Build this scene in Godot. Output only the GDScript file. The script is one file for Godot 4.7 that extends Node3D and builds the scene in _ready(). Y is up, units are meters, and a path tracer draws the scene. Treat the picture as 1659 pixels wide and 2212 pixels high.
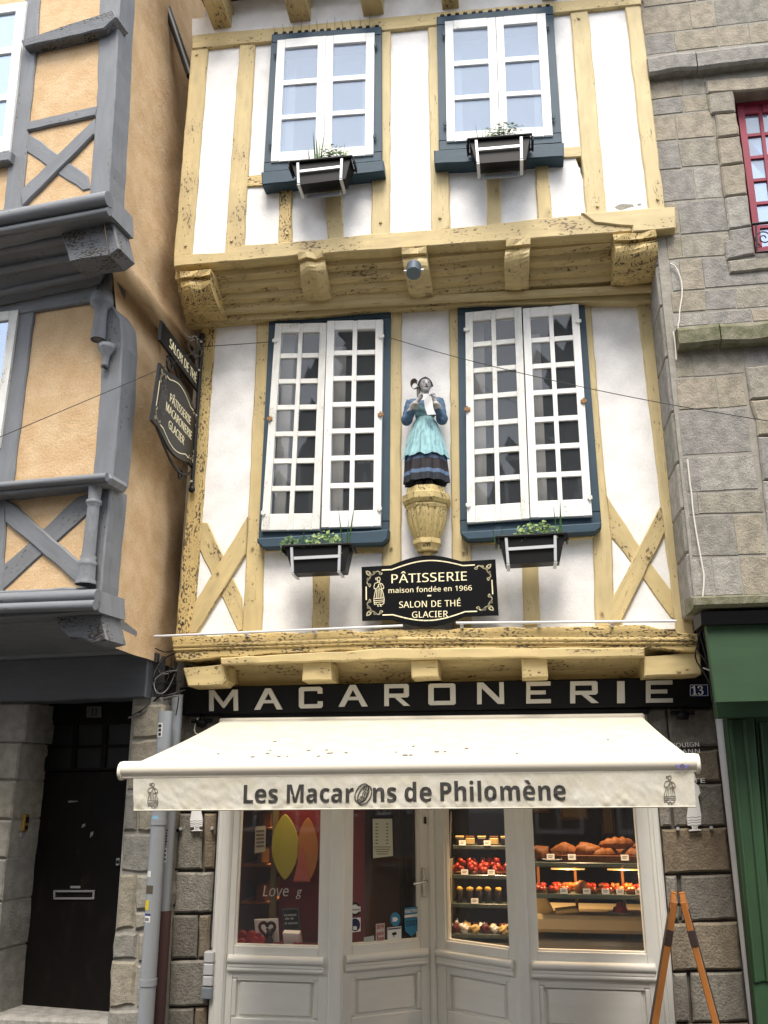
extends Node3D

# ---------------------------------------------------------------- camera model
# Photograph coordinates used below are in a 1659 x 2211 copy of the photograph. A pixel gives a direction;
# the distance comes from the wall, sign or sill plane that the thing stands on.
const PW := 1659.0
const PH := 2211.0
const FOV := 60.2
const EYE := Vector3(0.6, 1.85, 6.6)
const PITCH := 17.3
const YAW := 8.5

var eye_basis := Basis(Vector3.UP, deg_to_rad(YAW)) * Basis(Vector3.RIGHT, deg_to_rad(PITCH))
var focal := (PH * 0.5) / tan(deg_to_rad(FOV * 0.5))
var M := {}
var based := {}
var counts := {}
var rng := RandomNumberGenerator.new()
var wob := FastNoiseLite.new()

func ray(px: float, py: float) -> Vector3:
	return eye_basis * Vector3((px - PW * 0.5) / focal, -(py - PH * 0.5) / focal, -1.0).normalized()

func zp(z: float) -> Plane:
	return Plane(Vector3(0, 0, 1), z)

func on(px: float, py: float, pl: Plane) -> Vector3:
	var r := ray(px, py)
	var t := (pl.d - pl.normal.dot(EYE)) / pl.normal.dot(r)
	return EYE + r * t

func U(px: float, py: float, z: float) -> Vector3:
	return on(px, py, zp(z))

# a vertical plane turned about the vertical through (x0, z0): z = z0 + k * (x - x0)
func turned(x0: float, z0: float, k: float) -> Plane:
	var n := Vector3(-k, 0, 1).normalized()
	return Plane(n, n.dot(Vector3(x0, 0, z0)))

func shifted(pl: Plane, by: float) -> Plane:
	return Plane(pl.normal, pl.d + by)

# ---------------------------------------------------------------- mesh builder
class MB:
	var v := PackedVector3Array()
	var n := PackedVector3Array()
	var uv := PackedVector2Array()
	var col := PackedColorArray()
	var tint := Color(1, 1, 1)
	var colored := false
	var udir := Vector3.RIGHT
	var uoff := Vector2.ZERO
	func _uv(p: Vector3, nn: Vector3) -> Vector2:
		var d := udir
		if absf(nn.dot(d)) > 0.9:
			d = Vector3.UP if absf(nn.y) < 0.8 else Vector3.RIGHT
		d = (d - nn * nn.dot(d)).normalized()
		return Vector2(p.dot(d), p.dot(nn.cross(d))) + uoff
	func tri(a: Vector3, b: Vector3, c: Vector3, hint: Vector3) -> void:
		var nn := (b - a).cross(c - a)
		if nn.length_squared() < 1e-16:
			return
		nn = nn.normalized()
		if nn.dot(hint) > 0.0:
			var s := b
			b = c
			c = s
		else:
			nn = -nn
		v.append(a); v.append(b); v.append(c)
		for p in [a, b, c]:
			n.append(nn)
			uv.append(_uv(p, nn))
			if colored:
				col.append(tint)
	func quad(a: Vector3, b: Vector3, c: Vector3, d: Vector3, hint: Vector3) -> void:
		tri(a, b, c, hint)
		tri(a, c, d, hint)
	# smooth triangle with its own normals
	func stri(a: Vector3, b: Vector3, c: Vector3, na: Vector3, nb: Vector3, nc: Vector3, ca := Color.WHITE, cb := Color.WHITE, cc := Color.WHITE) -> void:
		var nn := (b - a).cross(c - a)
		if nn.length_squared() < 1e-18:
			return
		nn = nn.normalized()
		var av := (na + nb + nc).normalized()
		if nn.dot(av) > 0.0:
			v.append(a); v.append(c); v.append(b)
			n.append(na); n.append(nc); n.append(nb)
			if colored:
				col.append(ca); col.append(cc); col.append(cb)
			uv.append(_uv(a, av)); uv.append(_uv(c, av)); uv.append(_uv(b, av))
		else:
			v.append(a); v.append(b); v.append(c)
			n.append(na); n.append(nb); n.append(nc)
			if colored:
				col.append(ca); col.append(cb); col.append(cc)
			uv.append(_uv(a, av)); uv.append(_uv(b, av)); uv.append(_uv(c, av))
	# box with bevelled edges between two corners, in a frame
	func box(c: Vector3, s: Vector3, bas := Basis(), bev := 0.004) -> void:
		var h := s * 0.5
		bev = minf(bev, minf(h.x, minf(h.y, h.z)) * 0.45)
		var ax := [bas.x, bas.y, bas.z]
		var hh := [h.x, h.y, h.z]
		for k in 3:
			var i := (k + 1) % 3
			var j := (k + 2) % 3
			for sg in [-1.0, 1.0]:
				var o: Vector3 = c + ax[k] * hh[k] * sg
				var ui: Vector3 = ax[i] * (hh[i] - bev)
				var uj: Vector3 = ax[j] * (hh[j] - bev)
				quad(o - ui - uj, o + ui - uj, o + ui + uj, o - ui + uj, ax[k] * sg)
		if bev <= 0.0:
			return
		for k in 3:
			var i := (k + 1) % 3
			var j := (k + 2) % 3
			for si in [-1.0, 1.0]:
				for sj in [-1.0, 1.0]:
					var p: Vector3 = c + ax[i] * hh[i] * si + ax[j] * (hh[j] - bev) * sj
					var q: Vector3 = c + ax[i] * (hh[i] - bev) * si + ax[j] * hh[j] * sj
					var l: Vector3 = ax[k] * (hh[k] - bev)
					quad(p - l, p + l, q + l, q - l, ax[i] * si + ax[j] * sj)
		for sx in [-1.0, 1.0]:
			for sy in [-1.0, 1.0]:
				for sz in [-1.0, 1.0]:
					var a: Vector3 = c + ax[0] * hh[0] * sx + ax[1] * (hh[1] - bev) * sy + ax[2] * (hh[2] - bev) * sz
					var b: Vector3 = c + ax[0] * (hh[0] - bev) * sx + ax[1] * hh[1] * sy + ax[2] * (hh[2] - bev) * sz
					var d: Vector3 = c + ax[0] * (hh[0] - bev) * sx + ax[1] * (hh[1] - bev) * sy + ax[2] * hh[2] * sz
					tri(a, b, d, ax[0] * sx + ax[1] * sy + ax[2] * sz)
	func span(a: Vector3, b: Vector3, bev := 0.004) -> void:
		box((a + b) * 0.5, (b - a).abs(), Basis(), bev)
	# four points facing nrm, made into a slab of that depth with bevelled front edges
	func slab(p: Array, nrm: Vector3, depth: float, bev := 0.004) -> void:
		var c := (p[0] + p[1] + p[2] + p[3]) as Vector3
		c *= 0.25
		var f := []
		var o := []
		var k := []
		for q in p:
			var w: Vector3 = c - q
			f.append(q + w.normalized() * bev * 1.4)
			o.append(q - nrm * bev)
			k.append(q - nrm * depth)
		quad(f[0], f[1], f[2], f[3], nrm)
		quad(k[0], k[1], k[2], k[3], -nrm)
		for i in 4:
			var j := (i + 1) % 4
			var out: Vector3 = (p[i] + p[j]) * 0.5 - c
			if bev > 0.0:
				quad(f[i], f[j], o[j], o[i], nrm + out.normalized())
			quad(o[i], o[j], k[j], k[i], out)
	# round bar through points
	func tube(pts: Array, r: float, sides := 8, caps := true, r_end := -1.0) -> void:
		var m := pts.size()
		var rings := []
		var nors := []
		var up := Vector3(0.13, 0.97, 0.21).normalized()
		for i in m:
			var t: Vector3 = (pts[mini(i + 1, m - 1)] - pts[maxi(i - 1, 0)]).normalized()
			if absf(t.dot(up)) > 0.95:
				up = Vector3(0.9, 0.1, 0.3).normalized()
			var a := t.cross(up).normalized()
			var b := t.cross(a).normalized()
			up = -b if b.dot(up) < 0.0 else b
			var rr := r if r_end < 0.0 else lerpf(r, r_end, float(i) / maxf(1.0, m - 1.0))
			var ring := []
			var nr := []
			for s in sides:
				var an := TAU * s / sides
				var d := a * cos(an) + t.cross(a) * sin(an)
				ring.append(pts[i] + d * rr)
				nr.append(d)
			rings.append(ring)
			nors.append(nr)
		for i in m - 1:
			for s in sides:
				var e := (s + 1) % sides
				stri(rings[i][s], rings[i][e], rings[i + 1][e], nors[i][s], nors[i][e], nors[i + 1][e], tint, tint, tint)
				stri(rings[i][s], rings[i + 1][e], rings[i + 1][s], nors[i][s], nors[i + 1][e], nors[i + 1][s], tint, tint, tint)
		if caps:
			for w in [0, m - 1]:
				var d: Vector3 = pts[0] - pts[1] if w == 0 else pts[m - 1] - pts[m - 2]
				for s in sides:
					tri(pts[w], rings[w][s], rings[w][(s + 1) % sides], d)
	# profile [(r, y)] turned round a vertical axis at c; fold(angle, y) scales the radius
	func lathe(c: Vector3, prof: Array, sides := 24, sx := 1.0, sz := 1.0, a0 := 0.0, a1 := TAU, fold = null) -> void:
		var g := []
		for i in prof.size():
			var ring := []
			for s in sides + 1:
				var an := a0 + (a1 - a0) * s / sides
				var k: float = fold.call(an, prof[i].y) if fold != null else 1.0
				ring.append(c + Vector3(cos(an) * prof[i].x * sx * k, prof[i].y, sin(an) * prof[i].x * sz * k))
			g.append(ring)
		grid(g, func(p): return Vector3(p.x - c.x, 0.0, p.z - c.z))
	# smooth grid of points; outw gives a direction that counts as outside
	func grid(g: Array, outw: Callable) -> void:
		var r := g.size()
		var m: int = g[0].size()
		var nr := []
		for i in r:
			var row := []
			for j in m:
				var du: Vector3 = g[i][mini(j + 1, m - 1)] - g[i][maxi(j - 1, 0)]
				var dv: Vector3 = g[mini(i + 1, r - 1)][j] - g[maxi(i - 1, 0)][j]
				var nn := du.cross(dv)
				nn = nn.normalized() if nn.length_squared() > 1e-16 else Vector3.UP
				row.append(nn)
			nr.append(row)
		var mi := g[r / 2][m / 2] as Vector3
		var ow: Vector3 = outw.call(mi)
		var sg := 1.0 if (nr[r / 2][m / 2] as Vector3).dot(ow) >= 0.0 else -1.0
		for i in r - 1:
			for j in m - 1:
				var a: Vector3 = g[i][j]
				var b: Vector3 = g[i][j + 1]
				var c: Vector3 = g[i + 1][j + 1]
				var d: Vector3 = g[i + 1][j]
				stri(a, b, c, nr[i][j] * sg, nr[i][j + 1] * sg, nr[i + 1][j + 1] * sg, tint, tint, tint)
				stri(a, c, d, nr[i][j] * sg, nr[i + 1][j + 1] * sg, nr[i + 1][j] * sg, tint, tint, tint)
	# section given as [(z, y)] swept along x from xa to xb, ends closed; lumps() may move points
	func sweep(sec: Array, xa: float, xb: float, steps := 1, lumps = null) -> void:
		var m := sec.size()
		var area := 0.0
		for k in m:
			area += (sec[k] as Vector2).cross(sec[(k + 1) % m])
		var sg := 1.0 if area > 0.0 else -1.0
		var prev := []
		for i in steps + 1:
			var x := lerpf(xa, xb, float(i) / steps)
			var cur := []
			for k in m:
				var p := Vector3(x, sec[k].y, sec[k].x)
				if lumps != null:
					p = lumps.call(p)
				cur.append(p)
			if i > 0:
				for k in m:
					var e := (k + 1) % m
					var d: Vector2 = sec[e] - sec[k]
					var nn := Vector3(0, -d.x, d.y) * sg
					quad(prev[k], prev[e], cur[e], cur[k], nn)
			prev = cur
			if i == 0 or i == steps:
				var pp := PackedVector2Array(sec)
				var ix := Geometry2D.triangulate_polygon(pp)
				for t in range(0, ix.size(), 3):
					tri(cur[ix[t]], cur[ix[t + 1]], cur[ix[t + 2]], Vector3(-1 if i == 0 else 1, 0, 0))
	func mesh() -> ArrayMesh:
		var a := []
		a.resize(Mesh.ARRAY_MAX)
		a[Mesh.ARRAY_VERTEX] = v
		a[Mesh.ARRAY_NORMAL] = n
		a[Mesh.ARRAY_TEX_UV] = uv
		if colored:
			a[Mesh.ARRAY_COLOR] = col
		var m := ArrayMesh.new()
		m.add_surface_from_arrays(Mesh.PRIMITIVE_TRIANGLES, a)
		return m

# ---------------------------------------------------------------- scene bookkeeping
func numbered(parent: Node, called: String) -> String:
	var key := str(parent.get_instance_id()) + "/" + called
	counts[key] = counts.get(key, -1) + 1
	return called if counts[key] == 0 else "%s_%03d" % [called, counts[key]]

func thing(called: String, label: String, category: String, at := Vector3.ZERO, group := "") -> Node3D:
	var o := Node3D.new()
	o.name = numbered(self, called)
	add_child(o)
	o.position = at
	based[o] = at
	o.set_meta("label", label)
	o.set_meta("category", category)
	if group:
		o.set_meta("group", group)
	return o

func tag(o: Node3D, label: String, category: String, group := "") -> Node3D:
	o.set_meta("label", label)
	o.set_meta("category", category)
	if group:
		o.set_meta("group", group)
	return o

func put(called: String, b, mat: Material, parent: Node3D = self) -> MeshInstance3D:
	var o := MeshInstance3D.new()
	o.name = numbered(parent, called)
	o.mesh = b.mesh() if b is MB else b
	o.material_override = mat
	parent.add_child(o)
	if based.has(parent):
		o.position = -based[parent]
	return o

func structure(called: String, b, mat: Material) -> MeshInstance3D:
	var o := put(called, b, mat)
	o.set_meta("kind", "structure")
	return o

func group_node(called: String, parent: Node3D) -> Node3D:
	var o := Node3D.new()
	o.name = numbered(parent, called)
	parent.add_child(o)
	if based.has(parent):
		o.position = -based[parent]
	return o

# ---------------------------------------------------------------- shapes drawn on a wall plane
func frame_of(pl: Plane) -> Basis:
	var right := Vector3.UP.cross(pl.normal).normalized()
	return Basis(right, pl.normal.cross(right).normalized(), pl.normal)

# an outline in photograph pixels lying on a wall plane, given thickness, rounded arrises and hand-hewn edges
func prism(pix: Array, pl: Plane, depth: float, bev := 0.006, rough := 0.004, grain := Vector3.ZERO, step := 0.09) -> MB:
	var p3 := []
	for q in pix:
		p3.append(on(q[0], q[1], pl))
	return prism3(p3, pl.normal, depth, bev, rough, grain, step)

func prism3(p3: Array, nrm: Vector3, depth: float, bev := 0.006, rough := 0.004, grain := Vector3.ZERO, step := 0.09) -> MB:
	var fb := frame_of(Plane(nrm, 0.0))
	var d0: float = (p3[0] as Vector3).dot(nrm)
	var poly := PackedVector2Array()
	var longest := 0.0
	var ldir := Vector2.RIGHT
	var m := p3.size()
	for i in m:
		var a := Vector2(fb.x.dot(p3[i]), fb.y.dot(p3[i]))
		var e: Vector3 = p3[(i + 1) % m]
		var b := Vector2(fb.x.dot(e), fb.y.dot(e))
		var len := a.distance_to(b)
		if len > longest:
			longest = len
			ldir = (b - a) / len
		var cuts := maxi(1, int(len / step)) if rough > 0.0 else 1
		var nn := (b - a).orthogonal().normalized()
		for k in cuts:
			var q := a.lerp(b, float(k) / cuts)
			if k > 0:
				q += nn * wob.get_noise_3d(q.x * 260.0 + i * 77.0, q.y * 260.0, d0 * 100.0) * rough * 1.8
			poly.append(q)
	if Geometry2D.is_polygon_clockwise(poly):
		poly.reverse()
	var c := poly.size()
	var inner := PackedVector2Array()
	for i in c:
		var e0 := (poly[i] - poly[(i + c - 1) % c]).normalized()
		var e1 := (poly[(i + 1) % c] - poly[i]).normalized()
		var n0 := -e0.orthogonal()
		var n1 := -e1.orthogonal()
		var w := n0 + n1
		var l := maxf(0.5, w.length_squared())
		inner.append(poly[i] + w * (2.0 * bev / l))
	# orthogonal() of an anticlockwise edge points outwards or inwards by convention: make sure of inwards
	var test := 0.0
	for i in c:
		test += (inner[i] - poly[i]).dot((poly[(i + 1) % c] - poly[i]).rotated(PI / 2))
	if test < 0.0:
		for i in c:
			inner[i] = poly[i] * 2.0 - inner[i]
	var b := MB.new()
	var g := grain
	if g == Vector3.ZERO:
		g = fb.x * ldir.x + fb.y * ldir.y
	b.udir = g.normalized()
	b.uoff = Vector2(rng.randf() * 7.0, rng.randf() * 7.0)
	var ix := Geometry2D.triangulate_polygon(inner)
	if ix.is_empty():
		inner = poly
		ix = Geometry2D.triangulate_polygon(poly)
	var at := func(q: Vector2, dd: float) -> Vector3: return fb.x * q.x + fb.y * q.y + nrm * (d0 - dd)
	for t in range(0, ix.size(), 3):
		b.tri(at.call(inner[ix[t]], 0.0), at.call(inner[ix[t + 1]], 0.0), at.call(inner[ix[t + 2]], 0.0), nrm)
	for t in range(0, ix.size(), 3):
		b.tri(at.call(poly[ix[t]], depth), at.call(poly[ix[t + 1]], depth), at.call(poly[ix[t + 2]], depth), -nrm)
	for i in c:
		var j := (i + 1) % c
		var ed := poly[j] - poly[i]
		var on2 := ed.rotated(-PI / 2).normalized()
		var out := fb.x * on2.x + fb.y * on2.y
		b.quad(at.call(inner[i], 0.0), at.call(inner[j], 0.0), at.call(poly[j], bev), at.call(poly[i], bev), nrm + out)
		b.quad(at.call(poly[i], bev), at.call(poly[j], bev), at.call(poly[j], depth), at.call(poly[i], depth), out)
	return b

# bilinear place on a four-cornered opening [top left, top right, bottom right, bottom left]
func bil(q: Array, u: float, v: float) -> Vector3:
	var a: Vector3 = q[0].lerp(q[1], u)
	var b: Vector3 = q[3].lerp(q[2], u)
	return a.lerp(b, v)

func quad_on(pix: Array, pl: Plane) -> Array:
	var o := []
	for p in pix:
		o.append(on(p[0], p[1], pl))
	return o

func cell(q: Array, u0: float, u1: float, v0: float, v1: float, out := Vector3.ZERO) -> Array:
	return [bil(q, u0, v0) + out, bil(q, u1, v0) + out, bil(q, u1, v1) + out, bil(q, u0, v1) + out]

# flat painted line of a given width along photograph pixels, lying just proud of a plane
func ribbon(pts: Array, width: float, nrm: Vector3, thick := 0.002, closed := false) -> MB:
	var b := MB.new()
	var m := pts.size()
	for i in (m if closed else m - 1):
		var a: Vector3 = pts[i]
		var c: Vector3 = pts[(i + 1) % m]
		if a.distance_to(c) < 1e-6:
			continue
		var t := (c - a).normalized()
		var s := t.cross(nrm).normalized() * width * 0.5
		a -= t * width * 0.2
		c += t * width * 0.2
		b.quad(a - s, a + s, c + s, c - s, nrm)
		b.quad(a - s, c - s, c - s - nrm * thick, a - s - nrm * thick, -s)
		b.quad(a + s, c + s, c + s - nrm * thick, a + s - nrm * thick, s)
	return b

# lettering fitted between two baseline points on a plane; cap is the height of the capitals in metres
func lettering(parent: Node3D, called: String, words: String, left: Vector3, right: Vector3, cap: float, nrm: Vector3, mat: Material, face := "Droid Sans", bold := false, thick := 0.003, bend = null, slant := 0.0) -> MeshInstance3D:
	var tm := TextMesh.new()
	var f := SystemFont.new()
	f.font_names = PackedStringArray([face])
	f.font_weight = 700 if bold else 400
	tm.font = f
	tm.text = words
	tm.font_size = 64
	tm.pixel_size = 0.01
	tm.depth = 0.02
	tm.curve_step = 1.0
	tm.horizontal_alignment = HORIZONTAL_ALIGNMENT_LEFT
	tm.vertical_alignment = VERTICAL_ALIGNMENT_BOTTOM
	var probe := TextMesh.new()
	probe.font = f
	probe.text = "H"
	probe.font_size = 64
	probe.pixel_size = 0.01
	probe.vertical_alignment = VERTICAL_ALIGNMENT_BOTTOM
	var pb := probe.get_aabb()
	var bb := tm.get_aabb()
	var t := (right - left).normalized()
	var up := nrm.cross(t).normalized()
	var sx := left.distance_to(right) / bb.size.x
	var sy := cap / pb.size.y
	var arr := tm.surface_get_arrays(0)
	var vv: PackedVector3Array = arr[Mesh.ARRAY_VERTEX]
	var ii = arr[Mesh.ARRAY_INDEX]
	var b := MB.new()
	var pos := PackedVector3Array()
	for p in vv:
		var yy := (p.y - pb.position.y) * sy
		var w := left + t * ((p.x - bb.position.x) * sx + yy * slant) + up * yy + nrm * (p.z / 0.02 + 0.5) * thick
		if bend != null:
			w = bend.call(w)
		pos.append(w)
	var num: int = ii.size() if ii != null and ii.size() > 0 else pos.size()
	var nn: PackedVector3Array = arr[Mesh.ARRAY_NORMAL]
	for k in range(0, num, 3):
		var i0: int = ii[k] if ii != null and ii.size() > 0 else k
		var i1: int = ii[k + 1] if ii != null and ii.size() > 0 else k + 1
		var i2: int = ii[k + 2] if ii != null and ii.size() > 0 else k + 2
		var h := nn[i0]
		b.tri(pos[i0], pos[i1], pos[i2], t * h.x + up * h.y + nrm * h.z)
	return put(called, b, mat, parent)

# ---------------------------------------------------------------- procedural materials
func noise_bytes(w: int, h: int, sd: int, freq: float, sx := 1, sy := 1, oct := 4, kind := FastNoiseLite.TYPE_SIMPLEX_SMOOTH) -> PackedByteArray:
	var f := FastNoiseLite.new()
	f.seed = sd
	f.noise_type = kind
	f.frequency = freq
	f.fractal_octaves = oct
	var im := f.get_seamless_image(w / sx, h / sy)
	im.convert(Image.FORMAT_L8)
	if sx != 1 or sy != 1:
		im.resize(w, h, Image.INTERPOLATE_CUBIC)
	return im.get_data()

func tex_of(w: int, h: int, data: PackedByteArray, fmt := Image.FORMAT_RGB8) -> ImageTexture:
	var im := Image.create_from_data(w, h, false, fmt, data)
	im.generate_mipmaps()
	return ImageTexture.create_from_image(im)

func mat(color: Color, rough := 0.7, metal := 0.0, spec := 0.5) -> StandardMaterial3D:
	var m := StandardMaterial3D.new()
	m.albedo_color = color
	m.roughness = rough
	m.metallic = metal
	m.metallic_specular = spec
	return m

func lerp3(a: Color, b: Color, t: float) -> Color:
	return a.lerp(b, clampf(t, 0.0, 1.0))

# painted timber: wear 0..1 is how much paint has flaked to grey-brown wood and black mould
func painted_wood(paint: Color, under: Color, wear: float, sd: int, tile := 2.0, bump := 0.25, vary := 1.0) -> StandardMaterial3D:
	var w := 1024
	var h := 512
	var gr := noise_bytes(w, h, sd, 0.03, 8, 1, 4)
	var fl := noise_bytes(w, h, sd + 1, 0.075, 2, 1, 3)
	var ms := noise_bytes(w, h, sd + 2, 0.006, 2, 1, 3)
	var bl := noise_bytes(w, h, sd + 3, 0.012, 2, 1, 4)
	var cr := noise_bytes(w, h, sd + 4, 0.022, 16, 1, 3)
	var out := PackedByteArray()
	out.resize(w * h * 3)
	var hg := PackedByteArray()
	hg.resize(w * h)
	var thr := 1.0 - wear * 0.38
	for i in w * h:
		var g := gr[i] / 255.0
		var f := fl[i] / 255.0 + (ms[i] / 255.0 - 0.5) * 0.55 + (g - 0.5) * 0.12
		var q := clampf((f - thr) / 0.06, 0.0, 1.0) if wear > 0.0 else 0.0
		var t := bl[i] / 255.0
		var k := 1.0 - (0.10 * (1.0 - t) - 0.08 * (g - 0.5)) * vary
		var dirt := clampf((ms[i] / 255.0 - 0.55) * 1.6, 0.0, 1.0) * minf(wear * 0.8, 0.45) * (0.4 + g)
		var c := lerp3(paint * k, Color(0.34, 0.29, 0.20), dirt)
		var ud := under * (0.55 + 0.9 * g)
		# drying splits along the grain
		var split := clampf(1.0 - absf(cr[i] / 255.0 - 0.5) / 0.010, 0.0, 1.0) * clampf((bl[i] / 255.0 - 0.50) * 9.0, 0.0, 1.0) if wear > 0.25 else 0.0
		q = maxf(q, split * 0.85)
		c = lerp3(c, ud, q * 0.92)
		out[i * 3] = int(clampf(c.r, 0, 1) * 255)
		out[i * 3 + 1] = int(clampf(c.g, 0, 1) * 255)
		out[i * 3 + 2] = int(clampf(c.b, 0, 1) * 255)
		hg[i] = int(clampf(0.62 + 0.22 * (t - 0.5) + 0.3 * (g - 0.5) - 0.4 * q, 0, 1) * 255)
	var m := mat(Color.WHITE, 0.62)
	m.albedo_texture = tex_of(w, h, out)
	m.heightmap_enabled = true
	m.heightmap_scale = bump
	m.heightmap_texture = tex_of(w, h, hg, Image.FORMAT_L8)
	m.uv1_scale = Vector3(1.0 / tile, 2.0 / tile, 1)
	return m

# render and stone: mottled grain over patches; world-triplanar so that neighbours differ
func mottled(c0: Color, c1: Color, speck: Color, amount: float, sd: int, tile: float, rough := 0.9, bump := 0.3, world := true, fine := 0.12) -> StandardMaterial3D:
	var w := 512
	var a := noise_bytes(w, w, sd, 0.010, 1, 1, 4)
	var b := noise_bytes(w, w, sd + 1, fine, 1, 1, 3)
	var d := noise_bytes(w, w, sd + 2, 0.035, 1, 1, 4)
	var out := PackedByteArray()
	out.resize(w * w * 3)
	var hg := PackedByteArray()
	hg.resize(w * w)
	for i in w * w:
		var p := a[i] / 255.0
		var f := b[i] / 255.0
		var e := d[i] / 255.0
		var c := lerp3(c0, c1, (p - 0.5) * 1.7 + 0.5)
		c = lerp3(c, speck, clampf((e * 0.6 + f * 0.6 - 0.78) * 5.0, 0.0, 1.0) * amount)
		var k := 1.0 + (f - 0.5) * amount * 0.9
		out[i * 3] = int(clampf(c.r * k, 0, 1) * 255)
		out[i * 3 + 1] = int(clampf(c.g * k, 0, 1) * 255)
		out[i * 3 + 2] = int(clampf(c.b * k, 0, 1) * 255)
		hg[i] = int(clampf(0.35 * f + 0.45 * e + 0.2 * p, 0, 1) * 255)
	var m := mat(Color.WHITE, rough, 0.0, 0.3)
	m.albedo_texture = tex_of(w, w, out)
	m.heightmap_enabled = true
	m.heightmap_scale = bump
	m.heightmap_texture = tex_of(w, w, hg, Image.FORMAT_L8)
	m.uv1_triplanar = true
	m.uv1_world_triplanar = world
	m.uv1_scale = Vector3.ONE / tile
	return m

func tinted(m: StandardMaterial3D, c: Color) -> StandardMaterial3D:
	var o: StandardMaterial3D = m.duplicate()
	o.albedo_color = c
	return o

func glass(tint: Color, alpha: float, spec := 0.5) -> StandardMaterial3D:
	var m := mat(Color(tint.r, tint.g, tint.b, alpha), 0.02, 0.0, spec)
	m.transparency = BaseMaterial3D.TRANSPARENCY_ALPHA
	return m

func make_materials() -> void:
	var ochre := Color(0.79, 0.715, 0.53)
	var bare := Color(0.36, 0.29, 0.19)
	M.yellow = painted_wood(ochre, bare, 0.32, 11)
	M.yellow_worn = painted_wood(ochre * Color(0.99, 0.98, 0.95), bare, 0.55, 21)
	M.yellow_bad = painted_wood(Color(0.79, 0.69, 0.46), Color(0.30, 0.25, 0.165), 0.98, 31, 1.6, 0.5)
	M.yellow_mould = painted_wood(Color(0.68, 0.57, 0.36), Color(0.15, 0.13, 0.09), 1.2, 41, 1.2, 0.4)
	M.grey_wood = painted_wood(Color(0.46, 0.472, 0.49), Color(0.27, 0.26, 0.27), 0.22, 51, 2.0, 0.4)
	M.grey_dark = painted_wood(Color(0.32, 0.33, 0.35), Color(0.2, 0.2, 0.21), 0.1, 55, 2.0, 0.3)
	M.grey_bad = painted_wood(Color(0.40, 0.41, 0.43), Color(0.16, 0.14, 0.12), 0.8, 61, 1.4, 0.6)
	M.teal = painted_wood(Color(0.165, 0.265, 0.33), Color(0.09, 0.13, 0.16), 0.12, 71, 1.5, 0.15)
	M.white_paint = painted_wood(Color(0.93, 0.93, 0.92), Color(0.55, 0.54, 0.50), 0.14, 81, 1.2, 0.12, 0.5)
	M.white_peel = painted_wood(Color(0.91, 0.91, 0.89), Color(0.46, 0.44, 0.40), 0.26, 91, 0.9, 0.2)
	M.shop_white = painted_wood(Color(0.94, 0.935, 0.91), Color(0.6, 0.59, 0.56), 0.0, 101, 2.0, 0.012, 0.3)
	M.green = painted_wood(Color(0.155, 0.275, 0.16), Color(0.10, 0.2, 0.11), 0.0, 111, 2.0, 0.08)
	M.plaster = mottled(Color(0.93, 0.925, 0.92), Color(0.865, 0.86, 0.855), Color(0.80, 0.79, 0.77), 0.05, 121, 1.6, 0.95, 0.2)
	M.ochre_wall = mottled(Color(0.80, 0.695, 0.555), Color(0.755, 0.635, 0.485), Color(0.66, 0.55, 0.42), 0.16, 131, 1.3, 0.95, 0.6)
	var st := mottled(Color(0.62, 0.605, 0.575), Color(0.53, 0.52, 0.495), Color(0.36, 0.355, 0.34), 0.5, 141, 0.55, 0.95, 0.7)
	M.stone = []
	for c in [Color(1, 1, 1), Color(1.0, 0.97, 0.92), Color(0.92, 0.92, 0.93), Color(0.96, 0.95, 0.92), Color(0.90, 0.90, 0.89), Color(0.98, 0.955, 0.90)]:
		M.stone.append(tinted(st, c))
	M.stone_moss = mottled(Color(0.50, 0.48, 0.42), Color(0.36, 0.37, 0.28), Color(0.24, 0.27, 0.17), 0.6, 151, 0.6, 0.95, 0.6)
	M.mortar = mottled(Color(0.60, 0.585, 0.55), Color(0.55, 0.535, 0.50), Color(0.45, 0.435, 0.41), 0.3, 161, 0.6, 0.95, 0.4)
	var gr := mottled(Color(0.62, 0.60, 0.565), Color(0.55, 0.535, 0.505), Color(0.28, 0.27, 0.26), 0.75, 171, 0.42, 0.95, 1.2, true, 0.17)
	M.granite = []
	for c in [Color(1, 1, 1), Color(0.97, 0.93, 0.87), Color(0.93, 0.93, 0.92), Color(0.92, 0.86, 0.79), Color(0.88, 0.875, 0.87)]:
		M.granite.append(tinted(gr, c))
	M.joint = mottled(Color(0.40, 0.385, 0.36), Color(0.36, 0.345, 0.32), Color(0.27, 0.26, 0.24), 0.3, 181, 0.5, 0.95, 0.3)
	M.corbel = painted_wood(Color(0.76, 0.68, 0.46), Color(0.33, 0.285, 0.17), 0.75, 191, 1.2, 0.4)
	M.black_board = mat(Color(0.06, 0.062, 0.07), 0.5, 0.0, 0.3)
	M.black_gloss = mat(Color(0.05, 0.052, 0.062), 0.35, 0.0, 0.35)
	M.cream = mat(Color(0.93, 0.89, 0.74), 0.5)
	M.silver_letter = mat(Color(0.77, 0.755, 0.715), 0.42, 0.15)
	M.white_letter = mat(Color(0.92, 0.92, 0.92), 0.5)
	M.ink = mat(Color(0.19, 0.18, 0.17), 0.8)
	M.ink_thin = mat(Color(0.34, 0.31, 0.28), 0.85)
	M.black_iron = mat(Color(0.09, 0.092, 0.1), 0.5, 0.3)
	M.black_plastic = mat(Color(0.055, 0.056, 0.06), 0.45, 0.0, 0.35)
	M.galvanised = mat(Color(0.78, 0.79, 0.80), 0.42, 0.5)
	M.zinc = mat(Color(0.56, 0.575, 0.59), 0.55, 0.25)
	M.pipe_white = mat(Color(0.80, 0.80, 0.81), 0.5)
	M.pipe_rust = mat(Color(0.27, 0.17, 0.155), 0.65)
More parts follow.
